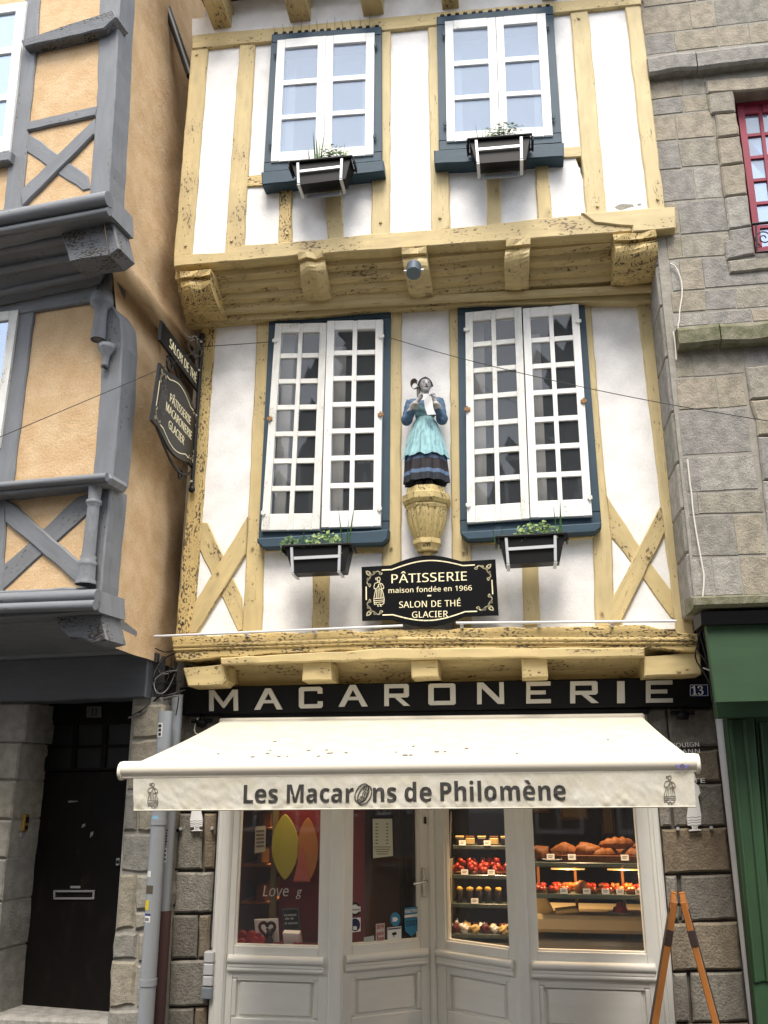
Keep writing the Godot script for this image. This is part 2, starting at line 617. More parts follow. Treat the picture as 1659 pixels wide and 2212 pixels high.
	M.chrome = mat(Color(0.82, 0.82, 0.82), 0.25, 0.9)
	M.rust = mat(Color(0.58, 0.44, 0.30), 0.85)
	M.cable_black = mat(Color(0.07, 0.07, 0.075), 0.6)
	M.cable_grey = mat(Color(0.42, 0.41, 0.40), 0.6)
	M.cable_white = mat(Color(0.80, 0.78, 0.73), 0.6)
	M.awning = mottled(Color(0.83, 0.815, 0.77), Color(0.805, 0.785, 0.715), Color(0.72, 0.71, 0.61), 0.08, 201, 0.9, 0.9, 0.05)
	M.awning.backlight_enabled = true
	M.awning.backlight = Color(0.7, 0.66, 0.58)
	M.awning_bar = mat(Color(0.90, 0.865, 0.80), 0.4)
	M.dropping = mat(Color(0.45, 0.43, 0.38), 0.9)
	M.door_dark = painted_wood(Color(0.085, 0.075, 0.07), Color(0.15, 0.12, 0.10), 0.2, 211, 1.4, 0.1)
	M.door_dark.metallic_specular = 0.22
	M.dark_room = mat(Color(0.34, 0.31, 0.29), 0.9)
	M.pale_room = mat(Color(0.60, 0.66, 0.73), 0.9)
	M.curtain_grey = mat(Color(0.52, 0.515, 0.50), 0.95)
	M.pane = glass(Color(0.9, 0.95, 1.0), 0.04, 0.5)
	M.pane_sky = glass(Color(0.80, 0.88, 1.0), 0.04, 0.5)
	M.pane_sky.metallic = 0.48
	M.pane_frosted = mat(Color(0.10, 0.105, 0.105), 0.4, 0.0, 0.35)
	M.red_frame = painted_wood(Color(0.55, 0.14, 0.24), Color(0.4, 0.12, 0.2), 0.0, 221, 1.5, 0.05)
	M.leaf = mat(Color(0.20, 0.33, 0.12), 0.55)
	M.leaf_pale = mat(Color(0.50, 0.58, 0.33), 0.55)
	M.leaf_blade = mat(Color(0.20, 0.34, 0.20), 0.5)
	for k in ["leaf", "leaf_pale", "leaf_blade"]:
		M[k].backlight_enabled = true
		M[k].backlight = Color(0.25, 0.3, 0.12)
	M.soil = mat(Color(0.13, 0.10, 0.08), 0.95)
	M.slate = mat(Color(0.25, 0.265, 0.29), 0.6)
	M.paving = mottled(Color(0.31, 0.305, 0.295), Color(0.27, 0.265, 0.26), Color(0.18, 0.175, 0.17), 0.4, 231, 0.8, 0.9, 0.4)
	M.far_wall = mottled(Color(0.42, 0.40, 0.37), Color(0.36, 0.35, 0.33), Color(0.28, 0.27, 0.26), 0.2, 235, 1.5, 0.95, 0.2)
	M.enamel_blue = mat(Color(0.10, 0.15, 0.36), 0.25)
	M.skin = mat(Color.WHITE, 0.75)
	M.skin.vertex_color_use_as_albedo = true
	M.oak = painted_wood(Color(0.66, 0.41, 0.17), Color(0.42, 0.25, 0.10), 0.15, 241, 1.4, 0.1)
	M.brown_strap = mat(Color(0.20, 0.13, 0.11), 0.7)

# ---------------------------------------------------------------- main
func _ready() -> void:
	var cam := Camera3D.new()
	cam.name = "camera"
	cam.fov = FOV
	cam.near = 0.05
	cam.far = 400.0
	add_child(cam)
	cam.transform = Transform3D(eye_basis, EYE)
	cam.current = true
	var env := Environment.new()
	env.background_mode = Environment.BG_SKY
	var sm := ProceduralSkyMaterial.new()
	sm.sky_top_color = Color(0.89, 0.91, 0.95)
	sm.sky_horizon_color = Color(0.93, 0.94, 0.96)
	sm.ground_bottom_color = Color(0.32, 0.31, 0.30)
	sm.ground_horizon_color = Color(0.6, 0.6, 0.6)
	sm.sun_angle_max = 1.0
	var sky := Sky.new()
	sky.sky_material = sm
	env.sky = sky
	env.background_energy_multiplier = 1.0
	env.tonemap_mode = Environment.TONE_MAPPER_LINEAR
	env.tonemap_exposure = 3.5
	env.sdfgi_enabled = true
	env.ssao_enabled = true
	env.ssil_enabled = true
	var we := WorldEnvironment.new()
	we.name = "daylight"
	we.environment = env
	add_child(we)
	var sun := DirectionalLight3D.new()
	sun.name = "overcast_sun"
	sun.light_color = Color(1.0, 0.97, 0.93)
	sun.light_energy = 0.5
	sun.light_angular_distance = 26.0
	sun.shadow_enabled = true
	add_child(sun)
	sun.rotation_degrees = Vector3(-60, 4, 0)
	rng.seed = 4
	wob.seed = 9
	wob.frequency = 0.02
	make_materials()
	setting()
	timber_house()
	stone_house()
	grey_house()
	shopfront()
	shop_inside()
	signs()
	awning()
	statue()
	window_boxes()
	cables_and_pipes()
	street_things()
	print("built")

func setting() -> void:
	var b := MB.new()
	b.quad(Vector3(-60, 0, -60), Vector3(60, 0, -60), Vector3(60, 0, 60), Vector3(-60, 0, 60), Vector3.UP)
	structure("street_ground", b, M.paving)
	# houses across the street, behind the photographer: they shade the lower walls and stand in the panes
	across(-9.4, -4.3, 11.5, 7.0, 10.0, -6.8, "pale gabled house across the street opposite the ochre house")
	across(-4.2, 0.4, 11.5, 7.6, 14.6, -1.9, "tallest gabled house across the street opposite the pastry shop")
	across(0.5, 5.1, 11.5, 7.4, 14.2, 2.9, "gabled house across the street opposite the granite house")
	across(5.2, 10.0, 11.5, 7.0, 10.0, 7.6, "low gabled house across the street opposite the green shop")
	across(-15.5, -9.6, 11.3, 7.4, 11.0, -12.5, "gabled house further up the street across from the ochre house row")
	across(-22.0, -15.7, 10.8, 7.2, 10.6, -18.8, "last gabled house up the street on the far side")
	across(10.2, 16.0, 11.3, 7.4, 11.0, 13.1, "gabled house further down the street across from the green shop")
	across(16.2, 22.5, 10.8, 7.2, 10.6, 19.3, "last gabled house down the street on the far side")

func across(x0: float, x1: float, z: float, eaves: float, peak: float, px: float, label: String) -> void:
	var t := thing("opposite_house", label, "house", Vector3((x0 + x1) * 0.5, 0, z), "houses across the street")
	var b := MB.new()
	var f := [Vector3(x0, 0, z), Vector3(x1, 0, z), Vector3(x1, eaves, z), Vector3(px, peak, z), Vector3(x0, eaves, z)]
	for i in [[0, 1, 2], [0, 2, 4], [2, 3, 4]]:
		b.tri(f[i[0]], f[i[1]], f[i[2]], Vector3.FORWARD)
	b.quad(f[0], f[4], f[4] + Vector3(0, 0, 7), f[0] + Vector3(0, 0, 7), Vector3.LEFT)
	b.quad(f[1], f[2], f[2] + Vector3(0, 0, 7), f[1] + Vector3(0, 0, 7), Vector3.RIGHT)
	put("wall", b, M.far_wall, t)
	b = MB.new()
	for s in [[x0, -1.0], [x1, 1.0]]:
		var e := Vector3(s[0] + s[1] * 0.1, eaves - 0.1, z - 0.2)
		var r := Vector3(px, peak + 0.12, z - 0.2)
		b.quad(e, r, r + Vector3(0, 0, 7.2), e + Vector3(0, 0, 7.2), Vector3(s[1], 1, 0))
	var rf := put("roof", b, M.slate, t)
	b = MB.new()
	b.span(Vector3(px + 0.6, peak - 1.8, z + 1.5), Vector3(px + 1.4, peak + 1.2, z + 2.3), 0.0)
	put("chimney", b, M.stone[2], rf)
	for s in 3:
		for i in 3:
			var cx := x0 + (i + 0.5) * (x1 - x0) / 3.0
			b = MB.new()
			b.span(Vector3(cx - 0.45, 1.0 + s * 3.0, z - 0.05), Vector3(cx + 0.45, 2.6 + s * 3.0, z - 0.002), 0.0)
			var w := put("window", b, M.white_paint, t)
			for k in 2:
				b = MB.new()
				b.span(Vector3(cx - 0.38 + k * 0.42, 1.1 + s * 3.0, z - 0.07), Vector3(cx - 0.04 + k * 0.42, 2.5 + s * 3.0, z - 0.052), 0.0)
				put("pane", b, M.dark_room, w)

# ---------------------------------------------------------------- the half-timbered pastry shop
func timber(t: Node3D, called: String, pix: Array, z: float, depth := 0.14, m := "yellow_worn", rough := 0.005) -> MeshInstance3D:
	return put(called, prism(pix, zp(z), depth, 0.008, rough), M[m], t)

func infill(t: Node3D, pix: Array, z: float) -> void:
	put("plaster_panel", prism(pix, zp(z), 0.14, 0.003, 0.0), M.plaster, t)

func timber_house() -> void:
	var t := thing("half_timbered_house", "narrow white plastered house with yellow painted timber frame and two jetties above the pastry shop", "house", Vector3(0, 0, 0))
	var z2 := 0.75
	var z1 := 0.30
	# --- second floor: posts, studs, rails
	timber(t, "wall_plate", [[415, 75], [826, 37], [1385, -14], [1385, 9], [826, 66], [414, 105]], z2 + 0.012, 0.2)
	timber(t, "corner_post", [[414, 98], [450, 100], [414, 549], [375, 553]], z2, 0.2, "yellow_worn")
	timber(t, "stud", [[518, 92], [552, 89], [526, 545], [485, 548]], z2)
	timber(t, "sill_rail", [[530, 379], [570, 375], [570, 401], [530, 403]], z2 - 0.006, 0.13, "yellow_bad")
	timber(t, "stud", [[602, 390], [630, 388], [630, 524], [601, 528]], z2, 0.14, "yellow_bad")
	timber(t, "stud", [[701, 380], [738, 378], [741, 516], [708, 520]], z2, 0.14, "yellow")
	timber(t, "stud", [[818, 58], [844, 58], [842, 505], [802, 510], [803, 360], [818, 340]], z2, 0.14, "yellow")
	timber(t, "stud", [[924, 50], [950, 46], [950, 335], [968, 340], [973, 492], [932, 501]], z2, 0.14, "yellow")
	timber(t, "stud", [[1048, 340], [1079, 338], [1082, 486], [1052, 490]], z2, 0.14, "yellow")
	timber(t, "stud", [[1154, 330], [1182, 328], [1194, 472], [1162, 476]], z2)
	timber(t, "sill_rail", [[1210, 317], [1260, 314], [1260, 338], [1210, 341]], z2 - 0.006, 0.13, "yellow")
	timber(t, "stud", [[1231, 18], [1270, 14], [1311, 463], [1266, 468]], z2, 0.14, "yellow")
	timber(t, "corner_post", [[1349, 2], [1382, 0], [1436, 450], [1401, 453]], z2, 0.2, "yellow")
	timber(t, "sole_beam", [[375, 549], [485, 544], [526, 528], [601, 523], [706, 515], [806, 504], [931, 496], [1052, 485], [1162, 471], [1266, 463], [1290, 468], [1366, 480], [1366, 499], [1325, 503], [870, 535], [643, 551], [375, 576]], z2 + 0.02, 0.22, "yellow_worn")
	timber(t, "sole_beam", [[1255, 458], [1311, 456], [1404, 448], [1458, 446], [1460, 492], [1366, 500], [1366, 488], [1285, 480]], z2 + 0.035, 0.22, "yellow")
	# plaster between them
	var pz := z2 - 0.022
	infill(t, [[432, 95], [535, 88], [505, 555], [395, 558]], pz)
	infill(t, [[535, 88], [592, 82], [570, 390], [515, 392]], pz)
	infill(t, [[506, 392], [616, 388], [615, 530], [500, 535]], pz)
	infill(t, [[616, 385], [720, 378], [724, 525], [615, 530]], pz)
	infill(t, [[720, 378], [812, 365], [812, 512], [724, 522]], pz)
	infill(t, [[831, 55], [938, 45], [952, 498], [822, 512]], pz)
	infill(t, [[955, 345], [1064, 335], [1068, 492], [955, 498]], pz)
	infill(t, [[1064, 335], [1169, 328], [1178, 478], [1068, 492]], pz)
	infill(t, [[1169, 328], [1238, 326], [1288, 470], [1178, 478]], pz)
	infill(t, [[1190, 20], [1250, 12], [1262, 328], [1212, 330]], pz)
	infill(t, [[1250, 12], [1365, 0], [1420, 458], [1290, 468]], pz)
	for e in [[401, 530], [425, 118], [500, 520], [1290, 445], [1420, 430], [1250, 40], [620, 505], [822, 480], [950, 470]]:
		var pg := MB.new()
		var pc := U(e[0], e[1], z2 + 0.001)
		pg.tube([pc, pc + Vector3(0.002, 0, 0.012)], 0.012, 7)
		put("peg", pg, M.yellow_worn, t)
	for e in [[395, 1340], [545, 1180], [470, 1235], [1400, 1200], [1300, 1320], [1478, 1340], [1390, 680], [845, 1180], [1000, 1190], [690, 1340]]:
		var pg := MB.new()
		var pc := U(e[0], e[1], z1 + 0.011)
		pg.tube([pc, pc + Vector3(0.002, 0, 0.010)], 0.011, 7)
		put("peg", pg, M.yellow_worn, t)
	# patches where the limewash has come away
	for e in [[[1327, 447], [1338, 441], [1352, 440], [1366, 441], [1370, 446], [1352, 450], [1340, 453]], [[1376, 440], [1384, 439], [1386, 442], [1378, 444]]]:
		put("bare_patch", prism(e, zp(pz + 0.002), 0.002, 0.0005, 0.004, Vector3.RIGHT, 0.02), M.mortar, t)
	# strip of plaster and joist ends under the eaves
	infill(t, [[415, 40], [1390, -48], [1390, -2], [415, 88]], pz)
	var ey := U(430, 62, z2).y
	for e in [[431, 471], [604, 650], [770, 816], [950, 988], [1180, 1216]]:
		var xa := U(e[0], 30, 1.06).x
		var xb := U(e[1], 30, 1.06).x
		var b := MB.new()
		b.udir = Vector3.FORWARD
		var y0 := U(e[0], 66 - (e[0] - 431) * 0.088, 0.74).y
		b.sweep([Vector2(0.70, y0), Vector2(0.98, y0 + 0.02), Vector2(1.05, y0 + 0.07), Vector2(1.06, y0 + 0.24), Vector2(0.70, y0 + 0.24)], xa, xb)
		put("eaves_joist", b, M.yellow_worn, t)
	var b := MB.new()
	var yt := ey + 0.31
	var tl := U(400, 0, 1.1)
	b.sweep([Vector2(0.66, yt), Vector2(1.12, yt - 0.03), Vector2(1.16, yt + 0.02), Vector2(1.16, yt + 0.2), Vector2(0.66, yt + 0.24)], tl.x, 1.85, 12, func(p): return p + Vector3(0, 0.01 * sin(p.x * 3.1), 0.006 * sin(p.x * 7.0)))
	put("eaves_beam", b, M.yellow_mould, t)
	b = MB.new()
	b.sweep([Vector2(-5.0, yt + 2.6), Vector2(-2.0, yt + 2.9), Vector2(1.3, yt + 0.18), Vector2(1.3, yt + 0.26), Vector2(-2.0, yt + 3.0), Vector2(-5.0, yt + 2.7)], -1.98, 1.95)
	put("roof", b, M.slate, t)
	# --- jetty under the second floor: stepped boards between carved brackets
	var yb := U(870, 535, z2).y
	b = MB.new()
	b.uoff = Vector2(1.3, 0.2)
	var prof := [Vector2(0.28, yb - 0.30), Vector2(0.36, yb - 0.30), Vector2(0.375, yb - 0.25), Vector2(0.43, yb - 0.235), Vector2(0.445, yb - 0.19), Vector2(0.50, yb - 0.175), Vector2(0.515, yb - 0.13), Vector2(0.575, yb - 0.115), Vector2(0.59, yb - 0.065), Vector2(0.655, yb - 0.05), Vector2(0.66, yb + 0.03), Vector2(0.28, yb + 0.03)]
	b.sweep(prof, U(385, 600, 0.6).x, U(1440, 560, 0.6).x, 14, func(p): return p + Vector3(0, 0.006 * sin(p.x * 5.0 + p.z * 9.0), 0.0))
	put("jetty_boarding", b, M.yellow_worn, t)
	for e in [[393, 458, 588, 0.0], [644, 699, 548, 0.03], [871, 924, 538, 0.03], [1090, 1143, 520, 0.05], [1324, 1416, 508, 0.06]]:
		var xa := U(e[0], e[2], 0.77).x
		var xb := U(e[1], e[2], 0.77).x
		var y0 := U(e[0], e[2], 0.77).y
		b = MB.new()
		b.udir = Vector3.UP
		b.uoff = Vector2(rng.randf() * 3, rng.randf() * 3)
		var sec := [Vector2(0.28, y0 - 0.215), Vector2(0.42, y0 - 0.225)]
		for k in 9:
			var an := k / 8.0
			sec.append(Vector2(0.55 + 0.205 * sin(an * PI * 0.5), y0 - 0.235 + 0.15 * (1.0 - cos(an * PI * 0.5))))
		sec.append_array([Vector2(0.762, y0 - 0.075), Vector2(0.735, y0 - 0.07), Vector2(0.735, y0 - 0.055), Vector2(0.775, y0 - 0.05), Vector2(0.78, y0), Vector2(0.28, y0 + 0.02)])
		b.sweep(sec, xa, xb, 3, func(p): return p + Vector3(0.012 * sin(p.y * 14.0 + xa * 3.0), 0.008 * sin(p.x * 40.0), 0.012 * sin(p.x * 31.0 + p.y * 17.0)))
		put("bracket", b, M.yellow_bad if e[0] == 393 or e[0] == 1324 else M.yellow_worn, t)
	# --- first floor
	timber(t, "wall_plate", [[452, 664], [988, 634], [1421, 607], [1423, 650], [988, 658], [452, 690]], z1 + 0.06, 0.2, "yellow")
	b = MB.new()
	var pa := U(462, 672, 0.4)
	var pb := U(1421, 622, 0.4)
	b.tube([pa, U(900, 648, 0.4), pb], 0.035, 10)
	put("plate_moulding", b, M.yellow, t)
	timber(t, "corner_post", [[438, 684], [467, 682], [418, 1370], [379, 1370]], z1, 0.2, "yellow_bad")
	timber(t, "stud", [[556, 690], [583, 686], [565, 1365], [523, 1370]], z1, 0.14, "yellow_worn")
	timber(t, "brace", [[432, 1126], [449, 1128], [523, 1290], [526, 1360], [514, 1364], [430, 1185]], z1 - 0.012, 0.12, "yellow_worn")
	timber(t, "brace", [[534, 1115], [530, 1197], [424, 1368], [408, 1368], [420, 1300]], z1 + 0.004, 0.14, "yellow_worn")
	timber(t, "sill_rail", [[556, 1172], [700, 1164], [700, 1178], [556, 1194]], z1 - 0.004, 0.13, "yellow_worn")
	timber(t, "sill_rail", [[700, 1164], [832, 1152], [832, 1192], [700, 1196]], z1 - 0.004, 0.13, "yellow_worn")
	timber(t, "stud", [[675, 1190], [712, 1188], [709, 1362], [674, 1364]], z1, 0.14, "yellow_worn")
	timber(t, "stud", [[840, 665], [867, 668], [866, 1220], [862, 1365], [824, 1365], [826, 1165], [838, 1150]], z1, 0.14, "yellow")
	timber(t, "stud", [[970, 668], [995, 662], [1000, 1150], [1018, 1165], [1019, 1362], [978, 1364]], z1, 0.14, "yellow")
	timber(t, "sill_rail", [[1016, 1160], [1150, 1148], [1150, 1172], [1016, 1176]], z1 - 0.004, 0.13, "yellow_worn")
	timber(t, "sill_rail", [[1150, 1148], [1290, 1138], [1290, 1160], [1150, 1172]], z1 - 0.004, 0.13, "yellow_worn")
	timber(t, "stud", [[1127, 1165], [1161, 1163], [1167, 1350], [1131, 1352]], z1, 0.14, "yellow")
	timber(t, "stud", [[1256, 640], [1274, 642], [1311, 1080], [1322, 1162], [1327, 1352], [1286, 1355], [1281, 1162], [1292, 1138]], z1, 0.14, "yellow")
	timber(t, "brace", [[1310, 1068], [1400, 1208], [1452, 1278], [1458, 1337], [1449, 1334], [1361, 1212], [1318, 1158]], z1 - 0.012, 0.12, "yellow_worn")
	timber(t, "brace", [[1432, 1082], [1438, 1146], [1341, 1346], [1312, 1348], [1323, 1290]], z1 + 0.004, 0.14, "yellow_worn")
	timber(t, "corner_post", [[1375, 640], [1408, 638], [1501, 1371], [1462, 1372]], z1 + 0.01, 0.2, "yellow")
	var q := z1 - 0.022
	infill(t, [[452, 678], [570, 672], [545, 1130], [535, 1375], [400, 1378], [420, 1130]], q)
	infill(t, [[545, 1186], [692, 1186], [692, 1372], [545, 1374]], q)
	infill(t, [[692, 1186], [845, 1186], [845, 1370], [692, 1372]], q)
	infill(t, [[853, 655], [982, 650], [998, 1365], [845, 1370]], q)
	infill(t, [[998, 1165], [1144, 1165], [1148, 1362], [998, 1365]], q)
	infill(t, [[1144, 1160], [1302, 1150], [1306, 1358], [1148, 1362]], q)
	infill(t, [[1265, 640], [1391, 630], [1480, 1358], [1306, 1362], [1302, 1100]], q)
	# --- moulded beam and boards over the shop
	var bz := z1 + 0.09
	timber(t, "jetty_beam", [[369, 1372], [860, 1359], [1395, 1349], [1470, 1366], [1511, 1368], [1510, 1408], [1392, 1401], [860, 1400], [480, 1419], [380, 1426]], bz, 0.3, "yellow_bad", 0.012)
	for row in [[1391, 1380, 1377, 0.016, 0.008], [1399, 1387, 1385, 0.011, 0.004]]:
		b = MB.new()
		b.udir = Vector3.RIGHT
		b.tube([U(376, row[0] + 4, bz + row[4]), U(860, row[1], bz + row[4]), U(1505, row[2] + 4, bz + row[4])], row[3], 8)
		put("bead_moulding", b, M.yellow_bad, t)
	timber(t, "jetty_board", [[476, 1420], [860, 1399], [1392, 1398], [1392, 1418], [860, 1423], [477, 1435]], bz + 0.02, 0.06, "yellow_worn")
	for e in [[[395, 1442], [482, 1434], [487, 1468], [478, 1479], [406, 1482]], [[654, 1430], [714, 1428], [716, 1468], [652, 1470]], [[886, 1426], [945, 1424], [947, 1461], [889, 1464]], [[1126, 1422], [1182, 1420], [1184, 1461], [1128, 1463]], [[1392, 1417], [1513, 1408], [1516, 1455], [1392, 1460]]]:
		timber(t, "joist_end", e, bz - 0.03, 0.4, "yellow_worn", 0.007)
	b = MB.new()
	var jy := U(900, 1424, 0.3).y
	b.sweep([Vector2(0.30, jy + 0.03), Vector2(0.10, jy + 0.01), Vector2(0.02, jy - 0.06), Vector2(0.02, jy - 0.20), Vector2(-0.06, jy - 0.20), Vector2(-0.06, jy + 0.06), Vector2(0.30, jy + 0.06)].duplicate(), U(405, 1450, 0.2).x, U(1505, 1440, 0.2).x)
	put("jetty_soffit", b, M.yellow_worn, t)
	# --- side walls
	b = MB.new()
	b.span(Vector3(-1.90, 8.2, 0.58), Vector3(1.80, 9.2, 0.70), 0.0)
	put("gable_board", b, M.plaster, t)
	for e in [[-1.96, -1.80, 2.8, 5.75, 0.2], [1.72, 1.84, 2.8, 5.75, 0.2], [-1.90, -1.80, 5.75, 8.6, 0.6], [1.70, 1.78, 5.75, 8.6, 0.6]]:
		b = MB.new()
		b.span(Vector3(e[0], e[2], -5), Vector3(e[1], e[3], e[4]), 0.0)
		put("side_wall", b, M.mortar, t)
	# --- windows
	lower_window(t, [[582, 680], [844, 664], [841, 1150], [558, 1168]], [[[595, 698], [706, 696], [690, 1144], [564, 1146]], [[707, 692], [827, 689], [822, 1137], [694, 1140]]], [[555, 1162], [840, 1142], [838, 1163], [827, 1173], [568, 1183], [555, 1171]], z1)
	lower_window(t, [[988, 657], [1261, 636], [1299, 1130], [994, 1150]], [[[1005, 674], [1126, 662], [1144, 1121], [1009, 1130]], [[1129, 665], [1249, 655], [1279, 1114], [1146, 1119]]], [[995, 1148], [1299, 1127], [1299, 1140], [1287, 1149], [1010, 1166], [996, 1155]], z1)
	upper_window(t, [[587, 74], [824, 57], [825, 346], [569, 371]], [[[599.5, 85.5], [704, 76], [699, 342], [585, 349.5]], [[704.5, 76.5], [809, 69], [806, 334], [700, 341]]], [[564, 371], [828, 345], [830, 369], [566, 399]], z2)
	upper_window(t, [[943, 36], [1194, 12], [1214, 307], [948, 324]], [[[961, 45], [1070, 36], [1079, 299], [965, 306]], [[1071, 36], [1178, 27], [1194, 293], [1080, 298]]], [[937, 324], [1218, 307], [1218, 338], [938, 354]], z2)
	# --- stone piers of the ground floor
	pier(t, [[386, 1545, 476, 1545, 473, 1752, 384, 1752], [386, 1757, 436, 1757, 435, 1876, 381, 1877], [440, 1757, 466, 1757, 461, 1876, 439, 1876], [380, 1884, 460, 1883, 455, 1969, 374, 1971], [372, 1977, 426, 1977, 423, 2069, 368, 2071], [430, 1977, 454, 1976, 450, 2068, 427, 2069], [366, 2077, 450, 2074, 446, 2171, 361, 2173], [359, 2178, 417, 2177, 413, 2300, 353, 2300], [421, 2177, 446, 2176, 442, 2300, 417, 2300]])
	pier(t, [[1395, 1530, 1437, 1530, 1447, 1625, 1405, 1625], [1441, 1530, 1545, 1530, 1553, 1610, 1449, 1612], [1428, 1632, 1552, 1617, 1558, 1686, 1424, 1690], [1422, 1696, 1448, 1695, 1451, 1783, 1428, 1785], [1455, 1695, 1560, 1692, 1569, 1782, 1458, 1784], [1430, 1791, 1570, 1787, 1579, 1882, 1437, 1886], [1438, 1892, 1461, 1891, 1466, 1985, 1446, 1988], [1471, 1891, 1580, 1888, 1592, 1985, 1474, 1989], [1447, 1995, 1593, 1991, 1604, 2093, 1455, 2096], [1455, 2103, 1483, 2102, 1490, 2206, 1459, 2208], [1492, 2101, 1605, 2098, 1617, 2204, 1497, 2208], [1459, 2213, 1617, 2210, 1630, 2320, 1463, 2320]])
	b = MB.new()
	b.span(Vector3(-2.02, 0, -0.5), Vector3(-1.58, 2.9, -0.03), 0.0)
	b.span(Vector3(1.44, 0, -0.5), Vector3(1.97, 2.9, -0.03), 0.0)
	b.span(Vector3(-2.02, 2.36, -0.5), Vector3(1.97, 2.9, -0.032), 0.0)
	put("pier_core", b, M.joint, t)

func pier(t: Node3D, blocks: Array) -> void:
	var k := 0
	for q in blocks:
		var b := prism([[q[0], q[1]], [q[2], q[3]], [q[4], q[5]], [q[6], q[7]]], zp(0.004 + rng.randf() * 0.012), 0.2, 0.014, 0.006, Vector3.RIGHT, 0.06)
		put("stone_block", b, M.granite[[0, 3, 2, 0, 1, 4][(k * 5 + blocks.size()) % 6]], t)
		k += 1

# casement: stiles, rails and glazing bars as one piece, each pane a piece of its own
func leaf(w: Node3D, q: Array, nrm: Vector3, cols: Array, rows: Array, thick: float, m: Material, glazing: Material) -> void:
	var b := MB.new()
	b.udir = Vector3.UP
	b.uoff = Vector2(rng.randf() * 4, rng.randf() * 4)
	var us := [0.0]
	for c in cols:
		us.append_array([c[0], c[1]])
	us.append(1.0)
	var vs := [0.0]
	for r in rows:
		vs.append_array([r[0], r[1]])
	vs.append(1.0)
	for i in range(0, us.size(), 2):
		var bar := i > 0 and i < us.size() - 2
		b.slab(cell(q, us[i], us[i + 1], 0.0, 1.0, -nrm * (0.008 if bar else 0.0)), nrm, 0.020 if bar else thick, 0.006)
	b.udir = Vector3.RIGHT
	for c in range(1, us.size() - 1, 2):
		for i in range(0, vs.size(), 2):
			var bar := i > 0 and i < vs.size() - 2
			b.slab(cell(q, us[c], us[c + 1], vs[i], vs[i + 1], -nrm * (0.006 if bar else 0.001)), nrm, 0.020 if bar else thick - 0.004, 0.006)
	put("casement", b, m, w)
	# putty bevels and panes
	for c in cols:
		for r in rows:
			var p := MB.new()
			var e := cell(q, c[0] - 0.008, c[1] + 0.008, r[0] - 0.004, r[1] + 0.004, -nrm * 0.022)
			var tl := rng.randf_range(-0.0015, 0.0015)
			var tw := rng.randf_range(-0.0015, 0.0015)
			p.quad(e[0] + nrm * tl, e[1] - nrm * tl, e[2] + nrm * tw, e[3] - nrm * tw, nrm)
			put("pane", p, glazing, w)

func hinge(w: Node3D, at: Vector3, s := 1.0, m: Material = null) -> void:
	var b := MB.new()
	b.box(at, Vector3(0.05 * s, 0.028, 0.012), Basis(), 0.003)
	b.box(at + Vector3(0.0, -0.0, 0.004), Vector3(0.014, 0.05, 0.014), Basis(), 0.004)
	put("hinge", b, m if m else M.rust, w)

func casing(w: Node3D, q: Array, nrm: Vector3, width: float, depth: float, proud: float, m: Material) -> void:
	var b := MB.new()
	var wu: float = width / q[0].distance_to(q[1])
	var wv: float = width / q[0].distance_to(q[3])
	var o := nrm * proud
	b.udir = Vector3.RIGHT
	b.slab(cell(q, 0.0, 1.0, 0.0, wv, o), nrm, depth, 0.006)
	b.slab(cell(q, 0.0, 1.0, 1.0 - wv, 1.0, o), nrm, depth, 0.006)
	b.udir = Vector3.UP
	b.slab(cell(q, 0.0, wu, wv, 1.0 - wv, o - nrm * 0.001), nrm, depth, 0.006)
	b.slab(cell(q, 1.0 - wu, 1.0, wv, 1.0 - wv, o - nrm * 0.001), nrm, depth, 0.006)
	put("frame", b, m, w)

func recess(w: Node3D, q: Array, nrm: Vector3, back: float, deep: float, m: Material) -> void:
	var b := MB.new()
	var f := cell(q, 0.02, 0.98, 0.02, 0.98, -nrm * back)
	var k := []
	for p in f:
		k.append(p - nrm * deep)
	b.quad(k[0], k[1], k[2], k[3], nrm)
	b.quad(f[0], f[1], k[1], k[0], Vector3.DOWN)
	b.quad(f[3], f[2], k[2], k[3], Vector3.UP)
	b.quad(f[0], f[3], k[3], k[0], Vector3.RIGHT)
	b.quad(f[1], f[2], k[2], k[1], Vector3.LEFT)
	put("window_recess", b, m, w)

func lower_window(t: Node3D, fr: Array, leaves: Array, sill: Array, z: float) -> void:
	var w := group_node("window", t)
	var nrm := Vector3(0, 0, 1)
	var q := quad_on(fr, zp(z + 0.015))
	casing(w, q, nrm, 0.09, 0.2, 0.0, M.teal)
	put("sill", prism(sill, zp(z + 0.09), 0.2, 0.01, 0.003), M.teal, w)
	recess(w, q, nrm, 0.10, 3.0, M.dark_room)
	var cols := [[0.13, 0.462], [0.538, 0.872]]
	var rows := []
	for k in 7:
		rows.append([0.049 + k * 0.1285, 0.153 + k * 0.1285])
	var k := 0
	for l in leaves:
		var lq := quad_on(l, zp(z + 0.05 + k * 0.008))
		leaf(w, lq, nrm, cols, rows, 0.045, M.white_peel if k == 0 else M.white_paint, M.pane)
		for v in [0.09, 0.48, 0.92]:
			hinge(w, bil(lq, 0.02 if k == 0 else 0.98, v) + nrm * 0.006, 0.9 if v < 0.5 else 0.7, M.rust if v > 0.3 and v < 0.6 else M.white_peel)
		# inner window seen through the panes: upright frame members and a folded curtain
		var b := MB.new()
		b.udir = Vector3.UP
		var iq := cell(lq, 0.0, 1.0, 0.0, 1.0, -nrm * 0.12)
		if k == 0:
			b.slab(cell(iq, -0.1, 0.32, -0.05, 1.05), nrm, 0.03, 0.002)
		else:
			b.slab(cell(iq, -0.04, 0.30, 0.10, 1.05), nrm, 0.03, 0.002)
		put("inner_frame", b, M.curtain_grey, w)
		k += 1

